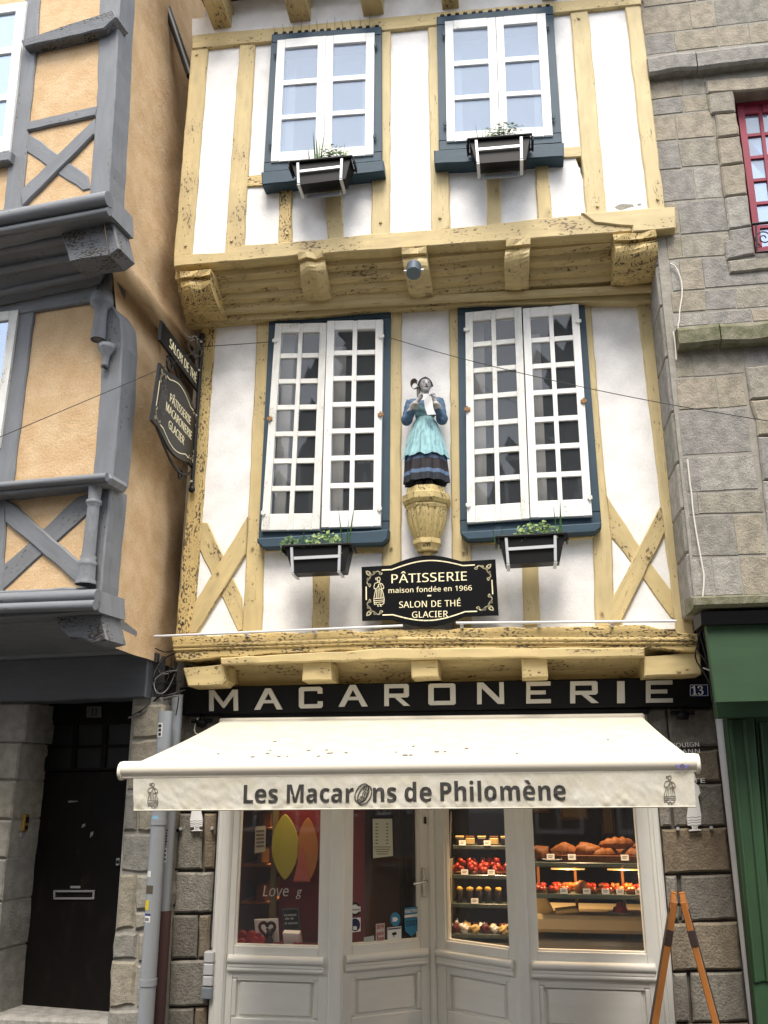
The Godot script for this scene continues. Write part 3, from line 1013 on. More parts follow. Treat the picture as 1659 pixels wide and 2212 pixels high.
func upper_window(t: Node3D, fr: Array, leaves: Array, sill: Array, z: float) -> void:
	var w := group_node("window", t)
	var nrm := Vector3(0, 0, 1)
	var q := quad_on(fr, zp(z + 0.03))
	casing(w, q, nrm, 0.085, 0.2, 0.0, M.teal)
	put("sill", prism(sill, zp(z + 0.10), 0.2, 0.008, 0.003), M.teal, w)
	recess(w, q, nrm, 0.10, 0.8, M.pale_room)
	var k := 0
	for l in leaves:
		var lq := quad_on(l, zp(z + 0.045))
		var cols := [[0.16, 0.84]] if k == 0 else [[0.15, 0.83]]
		leaf(w, lq, nrm, cols, [[0.075, 0.345], [0.385, 0.63], [0.665, 0.925]], 0.045, M.white_paint, M.pane_sky)
		for v in [0.12, 0.86]:
			hinge(w, bil(lq, -0.03 if k == 0 else 1.03, v) + nrm * 0.006, 0.5, M.teal)
		k += 1
	var b := MB.new()
	b.udir = Vector3.UP
	for u in [0.16, 0.84]:
		b.slab(cell(q, u - 0.035, u + 0.035, 0.1, 0.95, -nrm * 0.16), nrm, 0.03, 0.002)
	b.slab(cell(q, 0.1, 0.9, 0.1, 0.16, -nrm * 0.162), nrm, 0.03, 0.002)
	put("inner_frame", b, M.pale_room, w)
	if fr[0][0] < 800:
		for i in 12:
			b = MB.new()
			var s0 := bil(q, 0.03 + i * 0.078, 0.0) + Vector3(0, 0.01, -0.02)
			b.tube([s0, s0 + Vector3(rng.randf_range(-0.02, 0.02), rng.randf_range(0.08, 0.14), 0.02)], 0.0016, 4)
			put("bird_spike", b, M.black_iron, w)
	# knobs of the bird guard along the head of the frame
	for i in 14:
		b = MB.new()
		var p := bil(q, 0.04 + i * 0.07, 0.0) + Vector3(rng.randf_range(-0.01, 0.01), 0.008, -0.02)
		b.box(p, Vector3(0.035, 0.03, 0.05), Basis(Vector3.BACK, rng.randf_range(-0.3, 0.3)), 0.01)
		put("bird_guard_knob", b, M.black_plastic, w)

# ---------------------------------------------------------------- granite house on the right
func course(t: Node3D, pl: Plane, ya: float, yb: float, cuts: Array, xend := 1760.0) -> void:
	# cuts are photograph x positions of the upright joints along the course, taken at its middle
	for i in cuts.size():
		var xa: float = cuts[i]
		var xb: float = cuts[i + 1] if i + 1 < cuts.size() else xend
		var ym := (ya + yb) * 0.5
		var p0 := on(xa, ym, pl)
		var p1 := on(xb, ym, pl)
		var y0 := on(1480, ya, pl).y - 0.006
		var y1 := on(1480, yb, pl).y + 0.006
		var o := pl.normal * rng.randf_range(0.0, 0.004)
		var g := 0.003
		var j := func() -> float: return rng.randf_range(-0.005, 0.005)
		var pts := [Vector3(p0.x + g + j.call(), y0 + j.call(), p0.z) + o, Vector3(p1.x - g + j.call(), y0 + j.call(), p1.z) + o, Vector3(p1.x - g + j.call(), y1 + j.call(), p1.z) + o, Vector3(p0.x + g + j.call(), y1 + j.call(), p0.z) + o]
		for k in 4:
			pts[k] = pts[k] - pl.normal * (pl.normal.dot(pts[k]) - pl.normal.dot(pts[0]))
		put("stone_block", prism3(pts, pl.normal, 0.18, 0.0025, 0.004, Vector3.RIGHT, 0.1), M.stone[rng.randi() % M.stone.size()], t)

func stone_house() -> void:
	var pl := zp(0.70)
	var t := thing("granite_house", "grey dressed granite house with crimson window standing right of the timbered house", "house", Vector3(3.5, 0, 0.7))
	var x0 := U(1462, 1000, 0.70).x
	var b := MB.new()
	var wl := U(1590, 400, 0.68).x - 0.02
	var wr := U(1772, 380, 0.68).x
	var wt := U(1600, 196, 0.70).y
	var wb := U(1634, 552, 0.70).y
	for e in [[x0 + 0.02, wl, 2.95, 9.5, 0.698], [wl, wr, wt, 9.5, 0.698], [wl, wr, 2.95, wb, 0.698], [wr, 20.0, 2.95, 9.5, 0.698], [2.03, 20.0, 2.6, 2.95, 0.6], [2.03, 20.0, 0.0, 2.6, 0.3]]:
		b = MB.new()
		b.span(Vector3(e[0], e[2], -4), Vector3(e[1], e[3], e[4]), 0.0)
		put("wall_core", b, M.mortar, t)
	for c in [[-70, 6, [1384, 1500, 1600]], [8, 66, [1387, 1490, 1545, 1660]], [68, 110, [1390, 1456, 1552, 1620]], [153, 208, [1398, 1472, 1520]], [210, 243, [1404, 1474]], [245, 300, [1408, 1460]], [302, 362, [1412, 1468]], [364, 434, [1418, 1500]], [436, 506, [1428, 1466]], [508, 558, [1440, 1472]], [560, 627, [1448, 1470, 1520]], [629, 675, [1450, 1524, 1590]], [677, 706, [1452, 1528, 1625]], [749, 815, [1460, 1494, 1606]], [817, 886, [1464, 1548]], [888, 985, [1470]], [987, 1064, [1478, 1510]], [1066, 1113, [1486, 1508]], [1115, 1204, [1490, 1590]], [1206, 1290, [1496, 1540, 1600]]]:
		var xend := 1790.0
		if c[0] < 150 or c[0] > 555 and c[0] < 780 or c[0] > 1200:
			c[2].append(1780.0)
			xend = 1960.0
		if c[0] > 150 and c[0] < 555:
			xend = 1528.0 + (c[0] - 160) * 0.15
		if c[0] > 780 and c[0] < 1280:
			xend = 1608.0 + (c[0] - 800) * 0.14
		course(t, pl, c[0], c[1], c[2], xend)
	# return of the corner
	b = MB.new()
	var ry := 2.95
	var k := 0
	while ry < 8.6:
		var hh := rng.randf_range(0.28, 0.5)
		b = MB.new()
		b.box(Vector3(x0 + 0.10, ry + hh * 0.5, 0.44), Vector3(0.2, hh - 0.008, 0.48), Basis(), 0.012)
		put("quoin_stone", b, M.stone[[2, 4, 0, 4][k % 4]], t)
		ry += hh
		k += 1
	# string courses
	for s in [[112, 151, 1394, 0.09], [706, 748, 1458, 0.10]]:
		var ya := U(1480, s[0], 0.78).y
		var yb := U(1480, s[1], 0.78).y
		var xs := [U(s[2], s[0], 0.75).x, U(1500 if s[0] < 200 else 1550, s[0], 0.75).x, U(1760, s[0], 0.75).x]
		for i in 2:
			b = MB.new()
			b.udir = Vector3.RIGHT
			b.sweep([Vector2(0.6, yb), Vector2(0.70 + s[3] - 0.02, yb), Vector2(0.70 + s[3], yb + 0.02), Vector2(0.70 + s[3], ya - 0.03), Vector2(0.70 + s[3] - 0.02, ya), Vector2(0.6, ya + 0.03)], xs[i] + 0.004, xs[i + 1] - 0.004, 6, func(p): return p + Vector3(0, 0.005 * sin(p.x * 13.0), 0.005 * sin(p.x * 19.0 + p.y)))
			put("string_course", b, M.stone_moss if s[0] > 300 else M.stone[2], t)
	# dressed surround of the crimson window
	var sp := zp(0.725)
	for s in [[[1524, 172], [1680, 160], [1680, 190], [1528, 200]], [[1528, 202], [1583, 194], [1589, 240], [1536, 244]], [[1545, 246], [1590, 242], [1597, 290], [1549, 296]], [[1549, 298], [1598, 292], [1606, 350], [1557, 356]], [[1557, 358], [1607, 352], [1614, 418], [1565, 424]], [[1566, 426], [1615, 420], [1623, 486], [1574, 494]], [[1575, 496], [1624, 488], [1631, 548], [1570, 560], [1566, 520], [1578, 516]], [[1572, 562], [1760, 545], [1760, 574], [1577, 588]]]:
		put("surround_stone", prism(s, sp, 0.3, 0.012, 0.006, Vector3.UP, 0.06), M.stone[rng.randi() % M.stone.size()], t)
	for s in [[[1612, 792], [1760, 780], [1760, 850], [1620, 862]], [[1620, 864], [1760, 852], [1760, 935], [1637, 940], [1634, 905]], [[1637, 942], [1760, 937], [1760, 1030], [1648, 1036]], [[1648, 1038], [1760, 1032], [1760, 1130], [1660, 1140]]]:
		put("surround_stone", prism(s, sp, 0.3, 0.012, 0.006, Vector3.UP, 0.06), M.stone[rng.randi() % M.stone.size()], t)
	# crimson window
	var w := group_node("window", t)
	var q := quad_on([[1590, 216], [1760, 200], [1800, 520], [1634, 548]], zp(0.60))
	casing(w, q, Vector3.BACK, 0.05, 0.1, 0.0, M.red_frame)
	recess(w, q, Vector3.BACK, 0.05, 2.5, M.dark_room)
	var rows := []
	for i in 6:
		rows.append([0.085 + i * 0.152, 0.215 + i * 0.152])
	leaf(w, quad_on([[1594, 222], [1690, 212], [1728, 538], [1636, 546]], zp(0.585)), Vector3.BACK, [[0.10, 0.44], [0.52, 0.88]], rows, 0.04, M.red_frame, M.pane_sky)
	# wrought-iron guard
	var r := thing("window_railing", "black wrought iron scroll guard across the foot of the crimson window", "railing", U(1640, 545, 0.74))
	b = MB.new()
	b.tube([U(1624, 484, 0.74), U(1780, 468, 0.74)], 0.012, 8)
	b.tube([U(1634, 545, 0.74), U(1780, 530, 0.74)], 0.008, 8)
	put("rail", b, M.black_iron, r)
	for i in 5:
		b = MB.new()
		b.tube([U(1632 + i * 30, 483 - i * 3, 0.74), U(1636 + i * 30, 546 - i * 3, 0.74)], 0.007, 6)
		put("bar", b, M.black_iron, r)
		b = MB.new()
		var pts := []
		var c := U(1650 + i * 30, 514 - i * 3, 0.74)
		for a in 22:
			var rr := 0.012 + 0.0026 * a
			pts.append(c + Vector3(cos(a * 0.5), sin(a * 0.5), 0) * rr)
		b.tube(pts, 0.005, 5)
		put("scroll", b, M.black_iron, r)
	# mossy cornice above the green shop
	var cy := U(1510, 1290, 0.80).y
	var cy2 := U(1510, 1318, 0.80).y
	b = MB.new()
	b.sweep([Vector2(0.6, cy2), Vector2(0.86, cy2), Vector2(0.88, cy2 + 0.02), Vector2(0.88, cy - 0.02), Vector2(0.82, cy), Vector2(0.6, cy + 0.02)], U(1495, 1300, 0.86).x, 7.0, 12, func(p): return p + Vector3(0, 0.005 * sin(p.x * 9.0), 0.006 * sin(p.x * 15.0)))
	put("cornice", b, M.stone_moss, t)
	# green shop front next door
	var g := thing("green_shopfront", "deep green painted wooden shopfront under the mossy stone cornice", "shopfront", Vector3(2.6, 0, 0.8))
	b = MB.new()
	b.sweep([Vector2(0.6, cy2 - 0.10), Vector2(0.84, cy2 - 0.10), Vector2(0.86, cy2 - 0.02), Vector2(0.6, cy2 - 0.004)], U(1512, 1325, 0.84).x, 7.0)
	put("gutter_board", b, M.black_board, g)
	put("fascia", prism([[1524, 1348], [1760, 1336], [1760, 1512], [1546, 1518]], zp(0.80), 0.06, 0.006, 0.0), M.green, g)
	put("soffit", prism([[1546, 1519], [1760, 1513], [1760, 1545], [1550, 1550]], zp(0.55), 0.1, 0.003, 0.0), M.green, g)
	put("pilaster", prism([[1567, 1548], [1628, 1546], [1690, 2290], [1642, 2290]], zp(0.42), 0.1, 0.006, 0.0), M.green, g)
	put("pilaster", prism([[1629, 1546], [1760, 1546], [1830, 2290], [1692, 2290]], zp(0.36), 0.06, 0.006, 0.0), M.green, g)
	for s in [[[1577, 1556], [1606, 1555], [1658, 2118], [1632, 2120]], [[1577, 1556], [1606, 1555], [1658, 2118], [1632, 2120]]]:
		b = MB.new()
		var qq := quad_on(s, zp(0.425 if s[0][0] < 1600 else 0.37))
		var lp := [qq[0], qq[1], qq[2], qq[3], qq[0]]
		b.tube(lp, 0.012, 6, false)
		put("panel_moulding", b, M.green, g)
		break
	for s in [[[1641, 1560], [1760, 1558], [1815, 2110], [1690, 2115]]]:
		b = MB.new()
		var qq := quad_on(s, zp(0.363))
		b.tube([qq[0], qq[1], qq[2], qq[3], qq[0]], 0.012, 6, false)
		put("panel_moulding", b, M.green, g)

# ---------------------------------------------------------------- ochre house with grey timbers on the left
const LK := 0.14
func gt(t: Node3D, called: String, pix: Array, pl: Plane, depth := 0.12, m := "grey_wood", rough := 0.006) -> MeshInstance3D:
	return put(called, prism(pix, pl, depth, 0.01, rough), M[m], t)

func roll(t: Node3D, called: String, a: Vector3, c: Vector3, r: float, m := "grey_wood") -> void:
	var b := MB.new()
	b.udir = (c - a).normalized()
	b.tube([a, a.lerp(c, 0.33), a.lerp(c, 0.66), c], r, 12)
	put(called, b, M[m], t)

func grey_house() -> void:
	var c2 := U(234, 420, 1.68)
	var c1 := U(215, 1385, 1.25)
	var p2 := turned(c2.x, 1.68, LK)
	var p1 := turned(c1.x, 1.25, LK)
	var pg := turned(-2.2, 0.30, LK)
	var t := thing("ochre_house", "ochre plastered house with blue grey timbers and dark door beside the pastry shop", "house", Vector3(-3.2, 0, 1.0))
	var po := shifted(p2, -0.02)
	# plaster of both floors
	for s in [[[70, -60], [225, -80], [222, 40], [60, 95]], [[62, 90], [224, 50], [212, 240], [50, 275]], [[45, 268], [206, 236], [200, 428], [34, 452]], [[-140, 320], [30, 290], [20, 470], [-140, 500]], [[-700, -60], [-141, -60], [-141, 520], [-700, 620]]]:
		put("plaster_panel", prism(s, po, 0.14, 0.003, 0.0), M.ochre_wall, t)
	gt(t, "corner_post", [[216, -60], [262, -60], [253, 100], [234, 425], [191, 430], [208, 230]], p2, 0.2)
	gt(t, "post", [[57, -60], [88, -60], [80, 100], [62, 260], [46, 455], [4, 460], [40, 180]], p2, 0.16)
	gt(t, "drip_rail", [[44, 86], [244, 20], [252, 36], [224, 62], [52, 101]], shifted(p2, 0.07), 0.16, "grey_bad")
	gt(t, "rail", [[58, 261], [214, 226], [206, 249], [56, 282]], shifted(p2, 0.004), 0.13)
	gt(t, "brace", [[56, 282], [190, 379], [196, 408], [178, 412], [54, 326]], shifted(p2, -0.01), 0.12)
	gt(t, "brace", [[204, 254], [204, 288], [48, 446], [42, 412]], shifted(p2, 0.006), 0.14)
	var A := on(-120, 498, shifted(p2, 0.08))
	var B := on(236, 430, shifted(p2, 0.08))
	roll(t, "roll_moulding", A, B, 0.055)
	roll(t, "bead_moulding", A + Vector3(0, -0.085, -0.02), B + Vector3(0, -0.085, -0.02), 0.03)
	gt(t, "sole_beam", [[-120, 470], [236, 414], [238, 462], [-120, 540]], shifted(p2, 0.05), 0.3, "grey_wood")
	gt(t, "corner_console", [[128, 492], [180, 474], [236, 452], [247, 490], [258, 536], [236, 552], [150, 566], [140, 530]], shifted(p2, -0.04), 0.2, "grey_bad", 0.02)
	# underside of the upper jetty with its mouldings
	var u0 := on(0, 512, p2)
	var fr := frame_of(p1)
	cove(t, on(-140, 532, shifted(p2, 0.0)), on(240, 466, shifted(p2, 0.0)), on(-140, 690, shifted(p1, 0.02)), on(216, 614, shifted(p1, 0.02)), [0.22, 0.5, 0.82])
	# first floor
	var q1 := shifted(p1, -0.02)
	for s in [[[60, 655], [226, 622], [226, 790], [212, 1040], [10, 1060]], [[-140, 1040], [212, 1020], [190, 1300], [-140, 1330]], [[-700, 760], [-141, 660], [-141, 1330], [-700, 1380]]]:
		put("plaster_panel", prism(s, q1, 0.14, 0.003, 0.0), M.ochre_wall, t)
	gt(t, "wall_plate", [[-140, 690], [214, 612], [206, 650], [74, 672], [-140, 715]], shifted(p1, 0.01), 0.16)
	gt(t, "post", [[40, 664], [74, 668], [60, 790], [27, 1042], [-14, 1048], [15, 850]], p1, 0.16)
	gt(t, "corner_post", [[214, 540], [244, 545], [236, 650], [262, 688], [265, 745], [256, 880], [243, 1030], [200, 1030], [211, 900], [219, 780], [217, 690], [206, 660]], p1, 0.2)
	# carved pendant and cap on the corner post
	var cp := on(220, 660, shifted(p1, 0.03))
	var b := MB.new()
	b.lathe(cp, [Vector2(0.0, 0.10), Vector2(0.075, 0.09), Vector2(0.085, 0.04), Vector2(0.085, 0.0), Vector2(0.05, -0.03), Vector2(0.045, -0.10), Vector2(0.055, -0.28), Vector2(0.0, -0.285)], 10)
	put("post_cap", b, M.grey_wood, t)
	cp = on(230, 760, shifted(p1, 0.03))
	b = MB.new()
	b.lathe(cp, [Vector2(0.0, 0.06), Vector2(0.06, 0.055), Vector2(0.062, 0.02), Vector2(0.03, -0.03), Vector2(0.022, -0.10), Vector2(0.03, -0.12), Vector2(0.0, -0.13)], 8)
	put("pendant", b, M.grey_wood, t)
	gt(t, "window_rail", [[-140, 1056], [200, 1024], [236, 1022], [241, 1032], [233, 1044], [-140, 1086]], shifted(p1, 0.10), 0.2)
	A = on(-140, 1062, shifted(p1, 0.11))
	B = on(232, 1030, shifted(p1, 0.11))
	roll(t, "roll_moulding", A, B, 0.03)
	gt(t, "brace", [[164, 1074], [192, 1064], [192, 1108], [3, 1278], [-30, 1300], [-20, 1245]], shifted(p1, -0.008), 0.12)
	gt(t, "brace", [[8, 1078], [22, 1082], [176, 1216], [168, 1262], [10, 1126]], shifted(p1, 0.006), 0.14)
	gt(t, "post", [[-14, 1070], [14, 1072], [4, 1290], [-30, 1290]], p1, 0.14)
	gt(t, "corner_post", [[190, 1050], [240, 1050], [216, 1290], [166, 1290]], shifted(p1, -0.004), 0.2)
	# turned colonnette
	var ct := on(206, 1052, shifted(p1, 0.05))
	var cb := on(186, 1262, shifted(p1, 0.05))
	b = MB.new()
	var H := ct.y - cb.y
	var mid := Vector3((ct.x + cb.x) * 0.5, cb.y, (ct.z + cb.z) * 0.5)
	b.lathe(mid, [Vector2(0.07, 0.0), Vector2(0.07, 0.02), Vector2(0.062, 0.03), Vector2(0.058, H * 0.19), Vector2(0.068, H * 0.21), Vector2(0.05, H * 0.24), Vector2(0.058, H * 0.27), Vector2(0.046, H * 0.29), Vector2(0.042, H * 0.80), Vector2(0.055, H * 0.82), Vector2(0.055, H * 0.85), Vector2(0.042, H * 0.87), Vector2(0.05, H)], 8)
	put("colonnette", b, M.grey_wood, t)
	A = on(-140, 1300, shifted(p1, 0.10))
	B = on(212, 1286, shifted(p1, 0.10))
	roll(t, "roll_moulding", A, B, 0.042)
	roll(t, "roll_moulding", A + Vector3(0, -0.065, 0.02), B + Vector3(0, -0.065, 0.02), 0.034)
	gt(t, "sole_beam", [[-140, 1282], [160, 1268], [214, 1274], [216, 1322], [-140, 1345]], shifted(p1, 0.06), 0.3)
	gt(t, "corner_console", [[122, 1310], [180, 1306], [214, 1300], [222, 1340], [232, 1382], [200, 1390], [150, 1378], [122, 1350]], shifted(p1, 0.0), 0.22, "grey_bad", 0.02)
	cove(t, on(-140, 1342, shifted(p1, 0.0)), on(216, 1320, shifted(p1, 0.0)), on(-140, 1432, shifted(pg, 0.0)), on(330, 1410, shifted(pg, 0.0)), [0.12, 0.9])
	# ochre flank between the two houses, with its ragged slope where the upper floor oversails
	b = MB.new()
	var rows := []
	var n := 30
	for i in n + 1:
		var f := float(i) / n
		var py := lerpf(1388.0, -90.0, f)
		var edge := 0.0
		var pl := p1
		if py > 560.0:
			edge = lerpf(216, 243, (1388.0 - py) / 340.0) if py > 1048 else lerpf(243, 262, (1048.0 - py) / 330.0) if py > 718 else lerpf(262, 246, (718.0 - py) / 158.0)
		else:
			edge = lerpf(237, 262, (430.0 - py) / 490.0) if py < 430 else lerpf(236, 226, (560.0 - py) / 130.0)
			pl = p2
		var a := on(edge - 4, py, shifted(pl, -0.03))
		var row := []
		for k in 9:
			var s := k / 8.0
			var zz := lerpf(a.z, -0.3, s)
			var x := a.x + 0.03 * s + wob.get_noise_2d(zz * 120.0, a.y * 90.0) * 0.03
			row.append(Vector3(x, a.y, zz))
		rows.append(row)
	var last := []
	for q in rows[rows.size() - 1]:
		last.append(q + Vector3(0, 3.0, 0))
	rows.append(last)
	b.grid(rows, func(_p): return Vector3.RIGHT)
	put("flank_wall", b, M.ochre_wall, t)
	# core of the house so that no sky shows through
	b = MB.new()
	b.span(Vector3(-20.0, 2.95, -4), Vector3(c1.x - 0.12, 5.6, 0.42), 0.0)
	put("wall_core", b, M.ochre_wall, t)
	b = MB.new()
	b.span(Vector3(-20.0, 5.6, -4), Vector3(c2.x - 0.35, 9.5, 0.8), 0.0)
	put("wall_core", b, M.ochre_wall, t)
	b = MB.new()
	b.span(Vector3(-20.0, 0.0, -4), Vector3(-2.0, 2.9, -0.32), 0.0)
	put("wall_core", b, M.mortar, t)
	# windows at the frame's edge
	left_window(t, [[-140, 30], [57, 2], [20, 326], [-140, 350]], p2, M.white_paint, [[0.06, 0.30], [0.345, 0.62], [0.66, 0.93]])
	gt(t, "sill", [[-140, 350], [24, 326], [20, 346], [-140, 372]], shifted(p2, 0.05), 0.14)
	left_window(t, [[-140, 690], [40, 668], [-2, 965], [-140, 985]], p1, M.white_peel, [[0.07, 0.5], [0.55, 0.93]])
	# ground floor: lintel board, granite jambs, door
	gt(t, "lintel", [[-140, 1428], [322, 1408], [314, 1506], [-140, 1520]], shifted(pg, 0.06), 0.25, "grey_dark")
	put("jamb_core", prism([[-700, 1512], [56, 1512], [-30, 2260], [-700, 2260]], shifted(pg, -0.025), 0.45, 0.0, 0.0), M.mortar, t)
	gt(t, "lintel_board", [[-140, 1330], [330, 1378], [322, 1410], [-140, 1428]], shifted(pg, -0.02), 0.2, "grey_dark")
	var jambs := [[[-420, 1522], [-136, 1522], [-136, 1684], [-420, 1684]], [[-420, 1690], [-136, 1690], [-136, 1848], [-420, 1848]], [[-420, 1854], [-136, 1854], [-136, 2046], [-420, 2046]], [[-420, 2054], [-136, 2054], [-136, 2240], [-420, 2240]], [[-130, 1522], [62, 1518], [52, 1602], [-130, 1604]], [[-130, 1608], [44, 1605], [34, 1683], [-130, 1684]], [[-130, 1688], [33, 1687], [24, 1768], [-130, 1768]], [[-130, 1772], [24, 1772], [13, 1852], [-130, 1848]], [[-130, 1853], [12, 1857], [3, 1945], [-130, 1940]], [[-130, 1946], [2, 1950], [-8, 2050], [-130, 2046]], [[-130, 2054], [-9, 2056], [-24, 2240], [-130, 2240]]]
	for s in jambs:
		put("stone_block", prism(s, pg, 0.5, 0.012, 0.006, Vector3.RIGHT, 0.08), M.stone[[1, 3, 5, 4][rng.randi() % 4]], t)
	var cq := func(p: Array) -> Array:
		var o := []
		for e in p:
			o.append([e[0] * 0.276, 1603.0 + e[1] * 0.276])
		return o
	for s in [[[1040, -300], [1280, -300], [1270, -40], [1028, -30]], [[1026, -10], [1262, -20], [1250, 160], [1004, 170]], [[1002, 190], [1240, 180], [1225, 370], [985, 380]], [[980, 395], [1064, 395], [1060, 688], [957, 694]], [[1074, 395], [1215, 390], [1205, 695], [1070, 690]], [[955, 712], [1205, 718], [1190, 1015], [1100, 1022], [945, 1002]], [[932, 1038], [1050, 1032], [1040, 1450], [897, 1478]], [[1064, 1040], [1190, 1034], [1178, 1310], [1058, 1312]], [[1052, 1330], [1170, 1330], [1160, 1450], [1050, 1470]], [[892, 1500], [1066, 1500], [1060, 1694], [877, 1700]], [[1080, 1500], [1158, 1490], [1145, 1720], [1075, 1722]], [[870, 1712], [1056, 1720], [1050, 2058], [852, 2080]], [[1066, 1745], [1140, 1740], [1125, 2080], [1060, 2080]], [[848, 2096], [1112, 2092], [1100, 2290], [832, 2290]]]:
		put("stone_block", prism(cq.call(s), shifted(pg, rng.randf_range(-0.012, 0.006)), 0.4, 0.016, 0.012, Vector3.RIGHT, 0.06), M.stone[[1, 3, 5, 4][rng.randi() % 4]], t)
	b = MB.new()
	var g0 := on(-130, 1800, shifted(pg, -0.03))
	var g1 := on(40, 1800, shifted(pg, -0.03))
	put("wall_core_ground", prism([[288, 1505], [350, 1505], [308, 2330], [226, 2330]], shifted(pg, -0.02), 0.3, 0.0, 0.0), M.mortar, t)
	# door set back in the opening
	var pd := shifted(pg, -0.34)
	var d := group_node("door", t)
	put("leaf", prism([[60, 1668], [300, 1664], [250, 2215], [10, 2200]], pd, 0.05, 0.004, 0.0), M.door_dark, d)
	var tw := quad_on([[92, 1555], [296, 1552], [290, 1662], [84, 1666]], shifted(pd, 0.02))
	leaf(d, tw, pd.normal, [[0.06, 0.33], [0.38, 0.64], [0.69, 0.96]], [[0.10, 0.50], [0.56, 0.95]], 0.05, M.door_dark, M.pane_frosted)
	put("head_board", prism([[80, 1512], [300, 1510], [298, 1552], [80, 1556]], shifted(pd, 0.03), 0.08, 0.004, 0.0), M.door_dark, d)
	put("frosted_backing", prism([[92, 1555], [296, 1552], [290, 1662], [84, 1666]], shifted(pd, -0.06), 0.02, 0.0, 0.0), M.dark_room, d)
	b = MB.new()
	var lq := quad_on([[115, 1922], [205, 1922], [203, 1942], [115, 1942]], shifted(pd, 0.012))
	b.slab(cell(lq, 0.0, 1.0, 0.0, 0.22), pd.normal, 0.02, 0.003)
	b.slab(cell(lq, 0.0, 1.0, 0.78, 1.0), pd.normal, 0.02, 0.003)
	b.slab(cell(lq, 0.0, 0.05, 0.22, 0.78), pd.normal, 0.02, 0.003)
	b.slab(cell(lq, 0.95, 1.0, 0.22, 0.78), pd.normal, 0.02, 0.003)
	put("letter_slot", b, M.chrome, d)
	put("letter_flap", prism([[152, 1913], [173, 1913], [173, 1918], [152, 1918]], shifted(pd, 0.012), 0.01, 0.001, 0.0), M.zinc, d)
	put("lock_plate", prism([[251, 1853], [259, 1852], [258, 1868], [250, 1869]], shifted(pd, 0.03), 0.03, 0.001, 0.0), M.chrome, d)
	b = MB.new()
	var kc := on(254.5, 1861, shifted(pd, 0.032))
	b.tube([kc, kc + pd.normal * 0.01], 0.012, 10)
	put("keyhole", b, M.cable_black, d)
	# old flakes and scraps left on the boards
	for s in [[[178, 1780], [184, 1778], [184, 1784], [176, 1788]], [[196, 1797], [202, 1795], [201, 1803], [194, 1809]], [[148, 1729], [168, 1729], [168, 1731], [148, 1733]]]:
		put("paint_scar", prism(s, shifted(pd, 0.002), 0.002, 0.0, 0.0), M.stone[4], d)
	# step
	b = MB.new()
	b.span(Vector3(-3.4, 0.0, -0.4), Vector3(-2.1, 0.33, 0.18), 0.02)
	put("door_step", b, M.stone[0], t)
	# number and bell
	var np := thing("number_plate", "small pale plate with the number 11 above the dark door", "sign", on(205, 1537, shifted(pd, 0.05)))
	put("plate", prism([[187, 1525], [219, 1525], [219, 1549], [187, 1549]], shifted(pd, 0.045), 0.01, 0.001, 0.0), mat(Color(0.34, 0.335, 0.32), 0.7), np)
	lettering(np, "number", "11", on(196, 1545, shifted(pd, 0.046)), on(210, 1545, shifted(pd, 0.046)), 0.055, pd.normal, M.cable_black, "Droid Serif", true)
	var ip := thing("intercom", "brass coloured door intercom with two dark squares on the granite jamb", "intercom", on(72, 1778, shifted(pg, -0.2)))
	var jx := on(22, 1778, pg)
	b = MB.new()
	b.box(jx + Vector3(0.025, 0, -0.16), Vector3(0.03, 0.12, 0.075), Basis(), 0.004)
	put("case", b, mat(Color(0.72, 0.58, 0.30), 0.35, 0.5), ip)
	b = MB.new()
	b.box(jx + Vector3(0.042, 0.02, -0.165), Vector3(0.004, 0.045, 0.04), Basis(), 0.001)
	put("speaker", b, M.cable_black, ip)
	b = MB.new()
	b.box(jx + Vector3(0.042, -0.035, -0.165), Vector3(0.004, 0.03, 0.04), Basis(), 0.001)
	put("button", b, M.cable_black, ip)
	b = MB.new()
	b.box(jx + Vector3(0.02, -0.085, -0.15), Vector3(0.02, 0.035, 0.05), Basis(), 0.003)
	put("lower_switch", b, M.zinc, ip)

# underside of a jetty: a board from the front beam back to the wall, with mouldings along it
func cove(t: Node3D, a0: Vector3, a1: Vector3, b0: Vector3, b1: Vector3, rolls: Array) -> void:
	var n := (a1 - a0).cross(b0 - a0).normalized()
	if n.y > 0.0:
		n = -n
	var b := MB.new()
	b.udir = (a1 - a0).normalized()
	b.slab([a0, a1, b1, b0], n, 0.06, 0.0)
	put("jetty_soffit", b, M.grey_wood, t)
	for f in rolls:
		b = MB.new()
		b.udir = (a1 - a0).normalized()
		b.tube([a0.lerp(b0, f), a1.lerp(b1, f)], 0.03, 8)
		put("soffit_moulding", b, M.grey_wood, t)

func left_window(t: Node3D, fr: Array, pl: Plane, m: Material, rows: Array) -> void:
	var w := group_node("window", t)
	var q := quad_on(fr, shifted(pl, 0.02))
	recess(w, q, pl.normal, 0.06, 0.7, M.dark_room)
	leaf(w, q, pl.normal, [[0.08, 0.44], [0.56, 0.90]], rows, 0.06, m, M.pane_sky)

